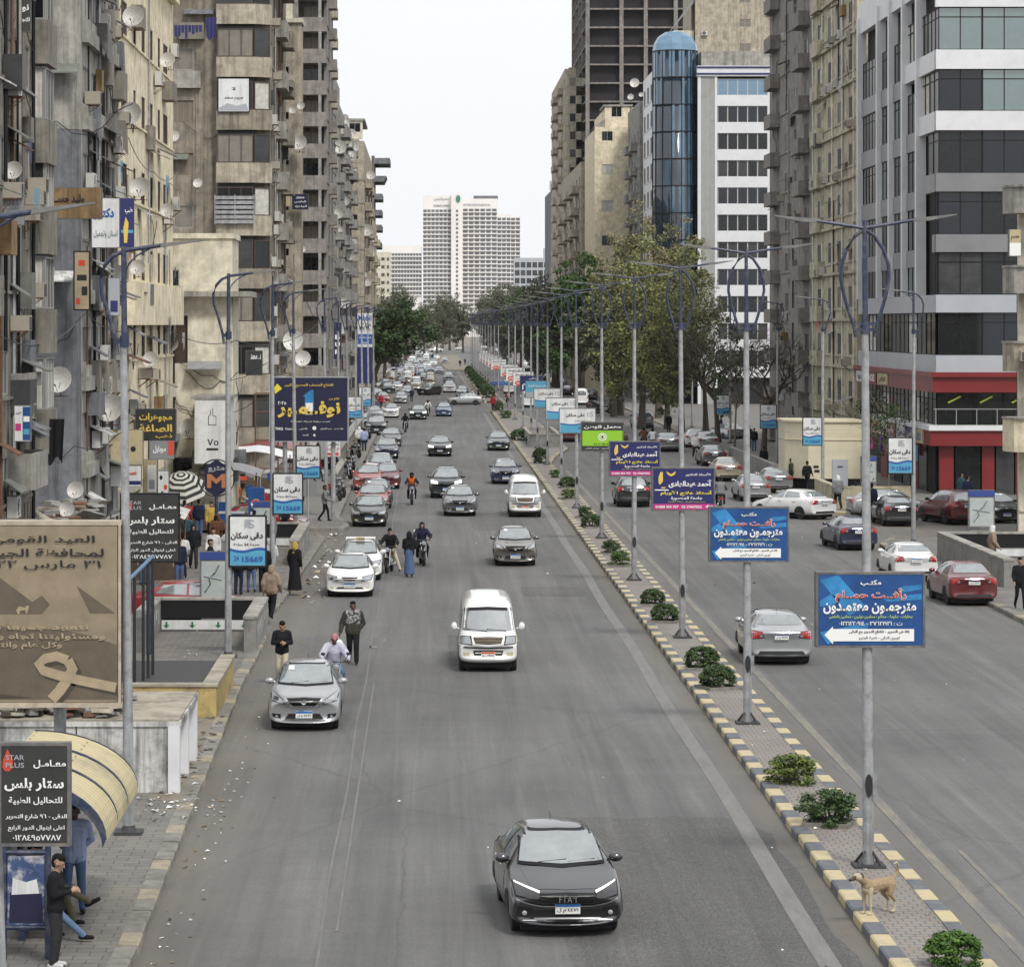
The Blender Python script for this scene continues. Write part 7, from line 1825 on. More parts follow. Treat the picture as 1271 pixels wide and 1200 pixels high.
for px,py,rot,rc,lab,src in((1077,646,185,{0:'black',1:'black',7:'black'},'man all in black standing by the low wall, back turned',MN),(1082,644,175,{0:'navy',1:'black',7:'navy'},'man in navy close behind the one in black',MN),(1040,632,190,{0:'grey',1:'black',5:'white'},'person in grey with white hood by the low wall',HJ),(1266,756,5,{0:'black',1:'black',7:'black'},'man in black sweatshirt at the picture edge by the stairs',WK),(948,588,190,{0:'black',1:'black',7:'black'},'man in black and white cap on the far pavement wall',MN),(1002,610,150,{0:'black',1:'black',7:'black'},'person in black beside the parked motorcycles, bending',WK),(982,606,100,{0:'olive',1:'black',7:'olive'},'man in olive by the kiosk motorcycles',MN),(1193,628,120,{0:'teal',1:'jeans',7:'teal'},'man in teal at the shoe shop posters',MN),(1201,632,150,{0:'navy',1:'black',7:'navy'},'man in navy at the shoe shop posters',WK),(775,566,0,{0:'olive',1:'black',7:'olive'},'man in olive standing in the far carriageway',MN),(830,538,0,{0:'black',1:'black',7:'black'},'man in black on the pavement under the trees',MN),(863,568,10,{0:'white',1:'blackish',5:'white'},'woman in white walking between the cars under the trees',HJ),(765,508,30,{0:'black'},'man in black beside the motorcycle rank',MN),(758,512,60,{0:'navy',7:'navy'},'man in navy walking by the motorcycle rank',WK),(895,541,90,{0:'navy',1:'jeans',7:'navy'},'man in navy leaning by the grey car under the bare trees',GM),(936,560,0,{0:'black'},'person in black on the far pavement near the sign',MN),(930,556,180,{0:'blackish'},'person in charcoal on the far pavement near the sign',WK),(1232,708,90,{0:'beige',1:'black',5:'white'},'woman in white scarf at the head of the metro stairs',HJ)):
	p=gr(px,py,.15);copy_person(src,lab,p.x,p.y,rot,.15,rc)
# ------------------------------------------------------------------ motorcycles and riders
def motorbike(colour):
	r=thing('motorcycle','x','motorcycle',group='motorcycles')
	for y in(-.62,.62):
		mb=MB();mb.lathe([(.2,-.04),(.27,-.055),(.3,-.03),(.3,.03),(.27,.055),(.2,.04)],(0,0,0),18,'x');w=mb.build('wheel',M['tyre'],r,(0,y,.3),smooth='auto')
		mb=MB();mb.lathe([(.06,-.05),(.06,.05)],n=10,axis='x')
		for k in range(6):a=k*math.pi/3;mb.tube([(0,0,0),(0,.21*math.cos(a),.21*math.sin(a))],.012,4)
		mb.build('rim',M['rim'],w)
	mb=MB()
	for s in(-1,1):mb.tube([(s*.09,-.62,.3),(s*.09,-.42,.95)],.025,6)
	mb.tube([(-.1,-.44,.9),(.1,-.44,.9)],.03,6);mb.build('fork',M['chrome'],r)
	mb=MB();mb.tube([(0,-.42,.9),(0,-.05,.72),(0,.7,.72)],.04,6);mb.tube([(0,-.42,.82),(0,-.12,.3),(0,.6,.32)],.035,6);mb.build('chassis',M['black'],r)
	mb=MB();mb.ball((0,.0,.45),.17,.24,.17,10,7);mb.box(-.14,.14,-.12,.14,.3,.42);mb.build('engine',M['steel'],r)
	mb=MB();mb.ball((0,-.12,.82),.15,.27,.12,12,7);mb.build('tank',PAINT[colour],r,smooth=True)
	mb=MB();mb.ball((0,.38,.82),.14,.42,.075,12,6);mb.build('seat',M['trim'],r,smooth=True)
	mb=MB();mb.tube([(-.36,-.34,1.02),(-.2,-.42,1.04),(.2,-.42,1.04),(.36,-.34,1.02)],.018,6);mb.build('handlebar',M['black'],r)
	mb=MB();mb.lathe([(.0,-.06),(.07,-.055),(.1,.0),(.06,.08)],(0,-.53,.92),14,'y');h=mb.build('headlight',M['trim'],r,smooth='auto');MB().lathe([(.0,-.068),(.085,-.055),(.09,-.03)],(0,-.53,.92),14,'y').build('lens',M['lamp'],h)
	mb=MB();mb.prism([(-.1*0-.09,.58),(.09,.58),(.08,.64),(-.08,.64)],-.86,-.4,'y');mb.build('mudguard',PAINT['white' if colour=='white' else colour],r)
	for s in(-1,1):
		mb=MB();mb.tube([(s*.22,-.4,1.04),(s*.32,-.38,1.22)],.01,5);mb.ball((s*.33,-.38,1.25),.06,.02,.045,8,5);mb.build('mirror',M['black'],r)
	mb=MB();mb.tube([(.14,-.05,.3),(.16,.4,.3),(.17,.85,.38)],[.03,.045,.04],7);mb.build('exhaust',M['chrome'],r)
	mb=MB().box(-.12,.12,.9,.93,.6,.72);mb.build('tail_light',M['red'],r)
	return r
MOTO=motorbike('graphite');index_kids(MOTO);mused=[]
def moto(x,y,rot,label):
	o=MOTO if not mused else copy_tree(MOTO);mused.append(o);o.location=(x,y,0);o.rotation_euler=(0,0,R(rot));o['label']=label;return o
RIDE=dict(pel=(0,.3,.93),chest=(0,.2,1.28),neck=(0,.16,1.44),head=(0,.1,1.59),shL=(.185,.17,1.38),shR=(-.185,.17,1.38),elL=(.33,-.02,1.16),elR=(-.33,-.02,1.16),wrL=(.33,-.28,1.07),wrR=(-.33,-.28,1.07),hipL=(.1,.28,.9),hipR=(-.1,.28,.9),knL=(.2,-.12,.74),knR=(-.2,-.12,.74),anL=(.19,.12,.36),anR=(-.19,.12,.36))
def rider(px,py,rot,label,mlabel,J=None,src=None,rc=None,**k):
	p=gr(px,py);y=p.y+.9;moto(p.x,y,rot,mlabel)
	if src:return copy_person(src,label,p.x,y,rot,0,rc)
	return person(label,p.x,y,rot,J or joints(RIDE),z=0,group='motorcycle riders',**k)
RD=rider(511,627,2,'helmeted rider in orange and navy vest','dark motorcycle ridden by the orange-vested rider',top='navy',legs='black',skin='b',vest='orange',helmet=True,voxel=.018,bulk=.03)
rider(483,712,-8,'rider in black jacket and cream trousers with one foot down','dark motorcycle stopped with its rider\'s foot down'.replace("'s",'s '),joints(RIDE,knL=(.26,.0,.6),anL=(.42,-.02,.12)),top='black',legs='cream',skin='b',cap='black',voxel=.017,bulk=.03)
rider(524,703,6,'hooded rider in navy hoodie carrying a white box','dark motorcycle of the hooded rider',top='navy',legs='black',skin='b',hood=True,voxel=.017,bulk=.035)
p=gr(524,703);r=thing('delivery_box','white delivery box behind the hooded rider','box',(p.x-.12,p.y+1.75,.9));MB().box(-.22,.22,-.2,.2,0,.42).build('box_body',M['white'],r);MB().box(-.23,.23,-.21,.21,.423,.46).build('lid',M['white'],r)
p=gr(412,872)
rider(414,874,6,'rider in pale lilac sweater and pink cap looking down','dark scooter-like motorcycle of the pink-capped rider',joints(RIDE,face=(0,-1,-.5),head=(0,.06,1.58)),top='mauve',legs='jeansl',skin='c',cap='pinkcap',voxel=.015,bulk=.05,fingers=True)
rider(503,537,4,'distant rider in dark jacket with bright front','motorcycle with yellow flecks ahead of the black saloons',src=RD,rc={0:'black',7:'black'})
rider(531,517,-5,'distant rider beside the lit black saloon','motorcycle beside the lit black saloon',src=RD,rc={0:'white',7:'white'})
rider(896,634,178,'rider in grey shirt with a black shoulder strap riding away','motorcycle ridden away by the grey-shirted rider',top='grey',legs='black',skin='b',voxel=.02,bulk=.035)
rider(811,560,180,'rider in white on the far carriageway','motorcycle ridden away on the far carriageway',src=RD,rc={0:'white',7:'white'})
rider(800,558,180,'rider in dark red on the far carriageway','motorcycle just left of the rider in white'.replace('just left of','next to'),src=RD,rc={0:'brown',7:'brown'})
rider(631,504,180,'rider in orange beyond the median bushes','motorcycle seen through the median sign poles',src=RD)
for i,(x,y,rot)in enumerate([(-5.0,176,20),(-5.0,179,30),(-5.1,182.5,15),(-5.1,200,30),(-5.1,212,20),(-5.2,232,25),(-5.2,262,20),(-5.2,270,30)]):moto(x,y,rot,f'parked motorcycle wedged between parked cars and kerb, {ORD[i]} along').location.z=.16
for i in range(9):moto(19.2+.45*(i%2),352+2.6*i,95+random.uniform(-15,15),f'motorcycle in the far kerbside rank under the trees, {ORD[i]} along').location.z=0
for i,(x,y)in enumerate([(22.4,190.5),(23.2,190.8),(24.0,190.4),(22.9,174),(23.6,174.4)]):moto(x,y,80+i*12,f'motorcycle parked at the foot of the cream metro kiosk, {ORD[i]} along').location.z=.15
# ------------------------------------------------------------------ the dog
DOGM=[mat('tan fur',(.30,.225,.135),.95,noise=(9,.2),bump=(30,.4)),mat('pale fur',(.42,.36,.26),.95,noise=(9,.15)),mat('dark muzzle',(.07,.045,.03),.8),mat('dark nose',(.012,.01,.01),.5)]
C=[]
def dg(a,b,ra,rb,m=0,bias=0):C.append((a,b,ra,rb,m,bias))
# nose towards -y
dg((0,-.25,.50),(0,.0,.50),.125,.115);dg((0,-.27,.46),(0,-.1,.44),.105,.10,1);dg((0,.0,.51),(0,.27,.53),.11,.105);dg((0,-.05,.47),(0,.2,.49),.10,.08)
dg((0,-.28,.56),(0,-.46,.68),.085,.068);dg((0,-.46,.68),(0,-.52,.70),.078,.066,1);dg((0,-.54,.685),(0,-.66,.655),.046,.032,2);dg((0,-.69,.66),(0,-.69,.655),.022,.02,3,.006)
for s in(-1,1):
	dg((s*.045,-.445,.745),(s*.085,-.43,.70),.026,.018,2);dg((s*.035,-.565,.71),(s*.035,-.57,.71),.011,.011,3,.004)
	dg((s*.08,-.26,.46),(s*.085,-.27,.27),.058,.034,1);dg((s*.085,-.27,.27),(s*.085,-.255,.06),.033,.024,1);dg((s*.085,-.26,.03),(s*.085,-.32,.025),.03,.025,1)
	dg((s*.075,.25,.5),(s*.09,.20,.33),.085,.05);dg((s*.09,.20,.33),(s*.09,.33,.2),.046,.027);dg((s*.09,.33,.2),(s*.09,.30,.05),.026,.023,1);dg((s*.09,.30,.03),(s*.09,.24,.025),.03,.025,1)
P=[(0,.36,.58),(0,.46,.68),(.02,.47,.80),(.05,.40,.87),(.07,.32,.86)]
for a,b,k in zip(P,P[1:],range(4)):dg(a,b,.032-.004*k,.03-.004*k,0 if k<2 else 1)
dog=link('dog',fuse(C,DOGM,.011,'dog',3),None,(7.38,52.8,.155),R(-55));tag(dog,'tan street dog with curled tail standing on the median','dog');dog.scale=(.92,.92,.92)
# ------------------------------------------------------------------ street furniture, left pavement
random.seed(33)
M['concw']=mat('whitewashed concrete',(.58,.58,.56),.85,noise=(2.5,.15),bump=(5,.3),grime=((.03,.026,.02),.8,1.0),streak=.6)
M['concy']=mat('ochre painted concrete',(.42,.32,.13),.85,noise=(3,.2),bump=(5,.3),grime=((.12,.09,.05),2.2,.75))
M['concg']=mat('grey stone facing',(.24,.235,.22),.8,noise=(2,.25),grime=((.09,.085,.08),1.4,.6))
M['concd']=mat('dirty slab top',(.33,.30,.24),.9,noise=(2,.25),grime=((.10,.09,.07),1.2,.8))
M['grate']=(lambda g:g['done'](g['mix'](g['rng'](g['noise'](30),.45,.55,0,1),(.012,.012,.013),(.06,.06,.062))))(nodes_mat('black steel grating',.6))
M['poly']=paving('yellowed gridded sheet',(.5,.435,.26),(.46,.4,.24),(.2,.165,.1),1.75,.22,.12)
M['posterA']=mat('torn blue poster',(.04,.07,.17),.6,noise=(4,.4),grime=((.5,.5,.5),5,1.0))
M['mapface']=mat('pale map panel',(.42,.45,.43),.4,noise=(2,.12),grime=((.2,.3,.35),3,.5))
M['metroblue']=mat('metro blue band',(.03,.06,.24),.5)
# bus shelter with a ribbed quarter-round roof
r=thing('bus_shelter','bus shelter with curved yellowed ribbed roof and blue steel posts','bus shelter',(-6.6,49.2,.16))
N=12;arc=[(1.75*math.sin(a*math.pi/2/N)-.05,1.78+.98*math.cos(a*math.pi/2/N))for a in range(0,N+1)]
mb=MB()
for a,b in zip(arc,arc[1:]):mb.face([(a[0],0,a[1]),(b[0],0,b[1]),(b[0],5.3,b[1]),(a[0],5.3,a[1])]);mb.face([(a[0],0,a[1]-.03),(a[0],5.3,a[1]-.03),(b[0],5.3,b[1]-.03),(b[0],0,b[1]-.03)])
roof=mb.build('roof',M['poly'],r,smooth='auto',fix=False)
for y in(-.05,1.75,3.5,5.3):
	mb=MB()
	for a,b in zip(arc,arc[1:]):mb.prism([(a[0],a[1]+.02),(b[0],b[1]+.02),(b[0]*.965,b[1]-.13),(a[0]*.965,a[1]-.13)],y-.03 if y<5 else y,y+.03,'y')if y in(-.05,5.3)else mb.prism([(a[0],a[1]+.035),(b[0],b[1]+.035),(b[0],b[1]+.003),(a[0],a[1]+.003)],y-.03,y+.03,'y')
	mb.build('roof_rib',M['blue'],r)
for y in(.05,2.6,5.2):MB().tube([(.05,y,0),(.05,y,2.7)],.055,8).build('post',M['blue'],r)
mb=MB().box(0,.1,0,5.3,2.2,2.3);mb.build('rail',M['blue'],r)
mb=MB().box(.08,.5,1.0,5.0,.42,.48);b_=mb.build('bench',M['steel'],r);mb=MB()
for y in(1.2,3,4.8):mb.box(.2,.3,y,y+.08,0,.42)
mb.box(.2,.3,1.28,4.8,.03,.07);mb.build('bench_leg',M['blue'],b_)
MB().box(-.16,-.06,.1,5.2,.35,1.9).build('back_panel',M['glass3'],r)
for x in(.83,.16):MB().tube([(x,-.25,0),(x,-.25,2.02)],.05,8).build('post',M['blue'],r)
for z in(1.98,1.62,.48):MB().tube([(.16,-.25,z),(.83,-.25,z)],.04,8).build('rail',M['blue'],r)
pp=MB().box(.22,.78,-.265,-.235,.52,1.57).build('advert',M['posterA'],r)
mb=MB();mb.face([(.24,-.27,.55),(.76,-.27,.55),(.74,-.27,1.0),(.26,-.27,1.02)]);mb.build('print',M['navy2'],pp,fix=False)
mb=MB();mb.face([(.28,-.274,.98),(.7,-.274,1.0),(.66,-.274,1.22),(.5,-.274,1.17),(.3,-.274,1.24)]);mb.build('print',M['signwhite'],pp,fix=False)
# whitewashed ventilation block with rubble on top
r=thing('ventilation_block','stained whitewashed concrete block with dirty slab top and corner posts','concrete block',(-9.2,66.3,.1))
mb=MB();mb.box(0,1.95,0,5,0,1.42);mb.box(1.98,3.85,.0,5,0,1.42);mb.build('wall',M['concw'],r)
mb=MB();mb.box(-.03,4.12,-.04,5.1,1.423,1.53);mb.build('top_band',M['concw'],r);MB().box(-.02,4.08,-.02,5.08,1.533,1.57).build('top_slab',M['concd'],r)
for y in(-.08,2.3,4.8):MB().box(3.86,4.1,y,y+.28,0,1.42).build('corner_post',M['w_white'],r)
def rubble(name,label,x0,x1,y0,y1,z,n,s,mats):
	mb=MB((0,0,0));
	for _ in range(n):
		x,y=random.uniform(x0,x1),random.uniform(y0,y1);a,b,c=(random.uniform(.4,1.3)*s for _ in range(3));mb.frame((x,y,z+random.random()*s*.8),random.uniform(0,3.1));mb.m=random.randrange(len(mats))
		t=random.uniform(-.3,.3)*a;mb.prism([(-a,0),(a,t),(a*.9,t+c*.4),(-a*.8,c*.4)],-b,b,'y')
	mb.frame();return tag(mb.build(name,mats),label,'rubble',kind='stuff')
rubble('rubble','broken boards and bricks heaped on the whitewashed block',-9.1,-6.5,66.4,70.8,1.7,230,.2,[M['concg'],M['w_tan'],M['bark'],M['concw'],M['rust']])
rubble('rubble','broken boards on the shop roofs',-13.0,-11.4,93,112,3.4,120,.28,[M['concg'],M['w_grey'],M['bark'],M['shut_t'],M['rust']])
# ochre grating box, railings, metro stairs
r=thing('vent_wall','ochre painted low wall round a black ventilation grating','low wall',(-9.6,78.9,.12))
mb=MB();mb.box(0,4.42,0,.3,0,.8);mb.box(4.12,4.42,.303,7.1,0,.8);mb.box(0,.3,.303,7.1,0,.8);mb.build('wall',M['concy'],r)
mb=MB();mb.box(-.03,4.46,-.04,.34,.803,.87);mb.box(4.07,4.46,.345,7.1,.803,.87);mb.build('coping',M['concd'],r)
MB().box(.31,4.06,.35,7.1,.62,.7).build('grating',M['grate'],r)
r=thing('railing','tall black steel bars with a sloping pale blue handrail','railing',(-8.15,78,.3))
for i,(x,y)in enumerate(((.62,.2),(.66,.5),(.8,1.6),(.86,2.1),(.98,3.2),(1.05,3.8),(1.1,4.6))):MB().tube([(x,y,.5),(x,y,2.9+.1*i)],.045,6).build('bar',M['black'],r)
MB().tube([(-1.1,-6,.9),(.6,.2,3.0),(1.1,4.6,3.55)],.05,8).build('handrail',mat('pale blue handrail',(.09,.17,.27),.5),r)
def stairs(name,label,x0,x1,y0,y1,sgn=1,arrows=True,zb=.1,papers=True):
	r=thing(name,label,'metro entrance',(x0,y0,zb));W,D=x1-x0,y1-y0
	for a in(0,W-.36):
		w=MB().box(a,a+.36,0,D,0,1.02).build('parapet',M['concg'],r);MB().box(a-.03,a+.39,-.03,D,1.023,1.1).build('coping',M['w_conc'],w)
		if papers:
			mb=MB();xx=a-.004 if a>1 and sgn<0 else a+.364
			for k in range(7):y=.4+k*D/8;mb.face([(xx,y,.35+.1*(k%3)),(xx,y+.35,.35+.1*(k%3)),(xx,y+.33,.85),(xx,y,.8+.03*(k%2))])
			mb.build('poster',M['concw'],w,fix=False)
	b=MB().box(.37,W-.37,D-.35,D,.45,1.02).build('end_wall',M['concd']if False else M['trim'],r)
	MB().box(.37,W-.37,D-.38,D+.03,1.023,1.1).build('coping',M['w_conc'],b)
	s=MB().box(.4,W-.4,D-.5,D-.36,.12,.4).build('direction_sign',M['signwhite'],r)
	if arrows:
		mb=MB()
		for k in range(4):
			c=.55+k*(W-1.1)/3.2;mb.prism([(c-.03,.36),(c+.03,.36),(c+.03,.26),(c+.09,.26),(c,.16),(c-.09,.26),(c-.03,.26)],D-.512,D-.502,'y')
		mb.build('arrow',mat('green arrow',(.02,.16,.05),.5),s)
	MB().box(.37,W-.37,.05,D-.5,-.02,.04).build('stairwell_shade',M['core'],r)  # flat sheet, the shade of the stair pit put into its dark colour
	return r
stairs('metro_entrance','grey stone metro stairs with green arrows, behind the ochre wall',-8.75,-5.05,94.8,101.6)
stairs('metro_entrance','grey stone stair walls with posters beside the woman in abaya',-8.3,-5.15,128.5,140,arrows=False)
stairs('metro_entrance','grey stair walls behind the man in grey shirt',-9.5,-5.2,186,206,arrows=False)
stairs('metro_entrance','grey stone stair walls with peeling notices on the far pavement corner',21.1,27.6,118,133.5,-1,arrows=False)
w=thing('low_wall','stone faced low wall running beside the parked cars','low wall',(-6.4,212,.12));MB().box(0,.5,0,80,0,1.1).build('wall',M['concd'],w);MB().box(-.06,.56,-.05,80,1.103,1.2).build('coping',M['concg'],w)
def map_panel(label,px,py0,py1,wpx,y):
	a=at(px,py1,y);h=(py1-py0)*y/4000;w=wpx*y/4000;r=thing('map_panel',label,'map panel',a)
	MB().box(-w/2,w/2,-.08,.08,0,h).build('cabinet',M['cab'],r);f=MB().box(-w/2+.06,w/2-.06,-.088,-.07,.1,h*.8).build('map',M['mapface'],r)
	MB().box(-w/2+.003,w/2-.003,-.092,-.07,h*.83,h-.02).build('header',M['metroblue'],r)
	mb=MB();P=[(-.3,.2),(-.1,.5),(-.15,.7),(.05,.9),(.2,1.2)];mb.tube([(q[0]*w,-.09,q[1]*h*.55+.1)for q in P],.03,5);mb.tube([(-.35*w,-.09,h*.5),(.3*w,-.09,h*.42)],.025,5);mb.build('map_line',M['glasst'],f)
	mb=MB();
	for s in(-1,1):pass
	mb.box(-w/2+.05,w/2-.05,-.05,.05,-a.z+.1,0);mb.build('base',M['concg'],r);return r
map_panel('metro map panel with blue header beside the nearest agency sign',265,684,745,34,104)
map_panel('metro map panel standing over the far corner stairs',1218,608,656,33,133.8)
map_panel('metro map panel beside the cream kiosk and low wall',1078,566,600,20,176)
map_panel('metro map panel in front of the parked motorcycles and kiosk',975,533,563,13,212)
map_panel('metro map panel behind the second agency sign',326,622,664,24,142)
# metro M sign in a ring
r=thing('metro_sign','round metro sign with an orange M on a blue post','metro sign',(-9.05,138,.16))
MB().tube([(0,0,0),(0,0,2.3)],.08,10).build('post',M['blue'],r)
mb=MB();mb.tube([(.78*math.cos(a*math.pi/16),0,3.05+.78*math.sin(a*math.pi/16))for a in range(33)],.035,6);mb.build('ring',M['black'],r)
f=MB().prism([(-.5,2.55),(0,2.25),(.5,2.55),(.5,3.5),(0,3.85),(-.5,3.5)],-.05,.05,'y').build('shield',M['navy2'],r)
mb=MB();mb.prism([(-.4,2.62),(-.22,2.62),(-.22,2.98),(0,2.78),(.22,2.98),(.22,2.62),(.4,2.62),(.4,3.22),(.24,3.22),(0,3.0),(-.24,3.22),(-.4,3.22)],-.065,-.052,'y');mb.build('letter',mat('faded orange',(.42,.16,.07),.6),f)
mb=MB();letters(mb,'مترو',0,3.42,.7,.25,-.06,.03);mb.build('lettering',M['grey_t'],f,fix=False)
# shops under the left blocks
def pane_sign(label,px0,py0,px1,py1,y,face,texts=(),shapes=(),th=.25,edge=None,rot=0.,name='shop_sign',group=None):
	a=at((px0+px1)/2,py1,y);k=y/4000
	return board(name,label,'shop sign',a,(px1-px0)*k,(py1-py0)*k,th,face,texts,shapes,group,edge=edge,rot=R(rot))
M['rustboard']=mat('rusty brown board',(.26,.17,.08),.8,noise=(1.2,.3),streak=.5,grime=((.1,.06,.03),1.5,.7))
pane_sign('rusty brown painted balcony board with faint black writing',40,233,127,272,108,'rustboard',[('وليد حسـن',.5,.62,.5,.35,'ink',.03)])
pane_sign('tilted white and blue dental advert on the concrete block',113,246,148,308,112,'signwhite',[('دكتور',.45,.68,.7,.24,'btext',.04),('اسنان وتجميل',.5,.28,.85,.16,'glasst',.02)],rot=12)
pane_sign('navy advert with yellow figure beside the dental one',147,246,166,308,113.5,'navy',[('طب',.6,.75,.5,.15,'wtext',.02)],[([(.3,.1),(.5,.1),(.6,.5),(.4,.62),(.25,.4)],'gold',2),(rect(.1,.3,.9,.36),'cyan',1)],rot=20)
pane_sign('grey green banner hanging at the picture edge',-6,229,30,280,92.5,'w_clad',[('محمد',.6,.55,.5,.3,'grey_t',.03)],rot=14)
pane_sign('dark advert hanging at the top picture edge',18,-8,38,40,96,'blackface',[('نور',.5,.6,.7,.2,'wtext',.03),('للتجارة',.5,.3,.8,.14,'wtext',.03)],rot=15)
pane_sign('white lettered advert board on the brown panelled block',0,93,16,145,94,'signwhite',[('عيادة',.5,.78,.7,.12,'btext',.03),('د',.5,.5,.4,.2,'ink',.03),('أسنان',.5,.2,.8,.14,'rtext',.02)])
pane_sign('tall cream board crowded with small ornaments on the corner wall',92,312,112,385,111,'beige2',[],[(rect(.15,.1,.4,.2),'rtext',1),(rect(.5,.25,.85,.4),'ink',1),(rect(.2,.5,.8,.6),'ink',1),(rect(.3,.75,.7,.85),'rtext',1)],edge='trim')
pane_sign('lilac curled advert hanging below the dental one',132,345,148,392,114,'grey_t',[],[(rect(.2,.1,.8,.4),'navy',1)],rot=25)
pane_sign('pair of small white and blue pharmacy posters low at the edge',18,503,39,548,93,'signwhite',[('طب',.28,.8,.3,.12,'ink',.02)],[(rect(.52,.04,.96,.96),'signblue',1),(rect(.56,.55,.92,.7),'wtext',2),(rect(.56,.2,.92,.35),'cyan',2),(rect(.08,.3,.42,.5),'pink',1)])
pane_sign('white pharmacy sign with purple lettering and red end',-30,644,46,656,90,'signwhite',[('صيدلية',.58,.5,.55,.75,'purple',.03)],[(rect(.9,.1,.98,.9),'rtext',1)])
pane_sign('black shop sign with gold script below the cream block',168,507,219,547,124,'blackface',[('مجوهرات',.5,.72,.8,.28,'gold',.03),('الصاغة',.5,.4,.8,.24,'gold',.03),('ذهب',.7,.14,.4,.14,'gold',.02)])
pane_sign('ochre yellow upper panel of the corner shop',137,533,178,577,121,'kerb_y',[],[(circ(.7,.45,.08,1.0),'ink',1)])
pane_sign('white lower panel of the ochre corner shop',137,577.5,176,604,121,'signwhite',[('خصم',.7,.6,.3,.3,'rtext',.03)],[(rect(.55,.1,.98,.28),'navy',1)])
pane_sign('small ochre shop board beyond the corner shop',178,570,196,616,126,'kerb_y',[],[(rect(.3,.12,.9,.85),'wtext',1),(rect(.4,.2,.8,.45),'grey_t',2)])
pane_sign('grey shop canopy board with red end',184,545,216,570,130,'w_clad',[('موبايل',.4,.5,.5,.4,'wtext',.02)],[(rect(.75,.2,.98,.9),'rtext',1)],rot=18)
pane_sign('white poster with small faces in front of the parasol shop',196,584,210,618,128,'signwhite',[],[(circ(.3,.75,.14,.6),'ink',1),(circ(.7,.4,.16,.6),'rtext',1),(circ(.4,.2,.1,.6),'ink',1)])
pane_sign('black framed medical sign with white lettering by the umber block',305,435,326,466,186,'blackface',[('د . محمد',.6,.75,.6,.2,'wtext',.02)])
pane_sign('white notice with red arrow and phone digits',404,548,423,567,205,'signwhite',[('للايجار',.5,.8,.7,.2,'ink',.02),('0100 41 47',.5,.5,.8,.2,'rtext',.02)],[([(.1,.1),(.75,.1),(.75,.02),(.92,.18),(.75,.36),(.75,.28),(.1,.28)],'rtext',1)])
# striped parasol
M['str_w']=mat('parasol white',(.46,.45,.41),.8);M['str_k']=mat('parasol black',(.02,.02,.02),.8)
r=thing('market_parasol','large black and white striped parasol over a pavement stall','parasol',(-11.1,148,.16));r.scale=(.72,.72,.86)
MB().tube([(0,0,0),(0,0,3.0)],.03,6).build('pole',M['steel'],r)
mb=MB();n=8;T=Vector((0,0,3.25));rim=[Vector((1.7*math.cos(6.283*k/n),1.7*math.sin(6.283*k/n),2.35))for k in range(n)]
for k in range(n):
	a,b=rim[k],rim[(k+1)%n];m_=11
	for j in range(m_):
		t0,t1=j/m_,(j+1)/m_;mb.m=j%2;bulge=lambda t:Vector((0,0,.22*math.sin(math.pi*t)))
		if j==0:mb.face([T,T.lerp(a,t1)+bulge(t1),T.lerp(b,t1)+bulge(t1)])
		else:mb.face([T.lerp(a,t0)+bulge(t0),T.lerp(a,t1)+bulge(t1),T.lerp(b,t1)+bulge(t1),T.lerp(b,t0)+bulge(t0)])
c_=mb.build('canopy',[M['str_w'],M['str_k']],r,fix=False);c_.rotation_euler=(R(24),R(-8),R(12));c_.location=(0,-1.2,.35)
# drinks fridge and kiosk cover
r=thing('drinks_fridge','blue drinks fridge with round red white and blue emblem','fridge',(-7.9,148.6,.16))
MB().box(-.36,.36,-.35,.35,0,2.1).build('cabinet',M['signblue'],r)
mb=MB();mb.prism(circ(0,1.35,.24),-.37,-.36,'y');e=mb.build('emblem',M['wtext'],r)
mb=MB();mb.prism([(-.22,1.4),(0,1.36),(.22,1.44),(.17,1.53),(0,1.585),(-.17,1.53)],-.378,-.372,'y');mb.build('emblem_top',M['rtext'],e)
mb=MB();mb.prism([(-.22,1.29),(0,1.25),(.22,1.32),(.15,1.19),(0,1.12),(-.15,1.19)],-.378,-.372,'y');mb.build('emblem_base',M['btext'],e)
mb=MB();letters(mb,'pepsi',0,.95,.5,.16,-.36,.03);mb.build('lettering',M['wtext'],e,fix=False)
r=thing('chest_fridge','low blue chest fridge with yellow label','fridge',(-9.0,147.8,.16));MB().box(-.55,.55,-.3,.3,0,.95).build('cabinet',M['signblue'],r);MB().box(-.6,.6,-.35,.35,.953,1.03).build('lid',M['w_clad2'],r);mb=MB();mb.prism(circ(.32,.55,.16,1.3),-.315,-.302,'y');mb.build('label_print',M['ytext'],r)
def kiosk(label,x,y,w,d,h,m):
	r=thing('market_stall',label,'market stall',(x,y,.16))
	for a in(-w/2,w/2):
		for b in(0,d):MB().tube([(a,b,0),(a,b,h)],.04,6).build('post',M['rust'],r)
	mb=MB();n=7
	P=[(-w/2-.2+(w+.4)*k/n,h+.35*math.sin(math.pi*k/n)+random.uniform(-.05,.05))for k in range(n+1)]
	for(a,z0),(b,z1)in zip(P,P[1:]):mb.face([(a,-.3,z0-.2),(b,-.3,z1-.2),(b,d+.2,z1),(a,d+.2,z0)])
	mb.build('canopy',M[m],r,fix=False)
	MB().box(-w/2+.1,w/2-.1,.2,d-.1,0,.9).build('counter',M['shut_b'],r)
	for k in range(5):q=-w/2+.3+k*(w-.6)/4;MB().box(q-.18,q+.18,.25,.6,.903,1.1+.1*(k%3)).build('goods',M[['rtext','kerb_y','signblue','white','green'][k]],r)
	return r
kiosk('market stall with dusty grey mesh cover beside the blue fridge',-9.6,149.4+1,3.2,2.5,2.7,'awn')
kiosk('market stall with pale tarpaulin by the metro map panel',-10.6,121,2.6,2.4,2.5,'concw')
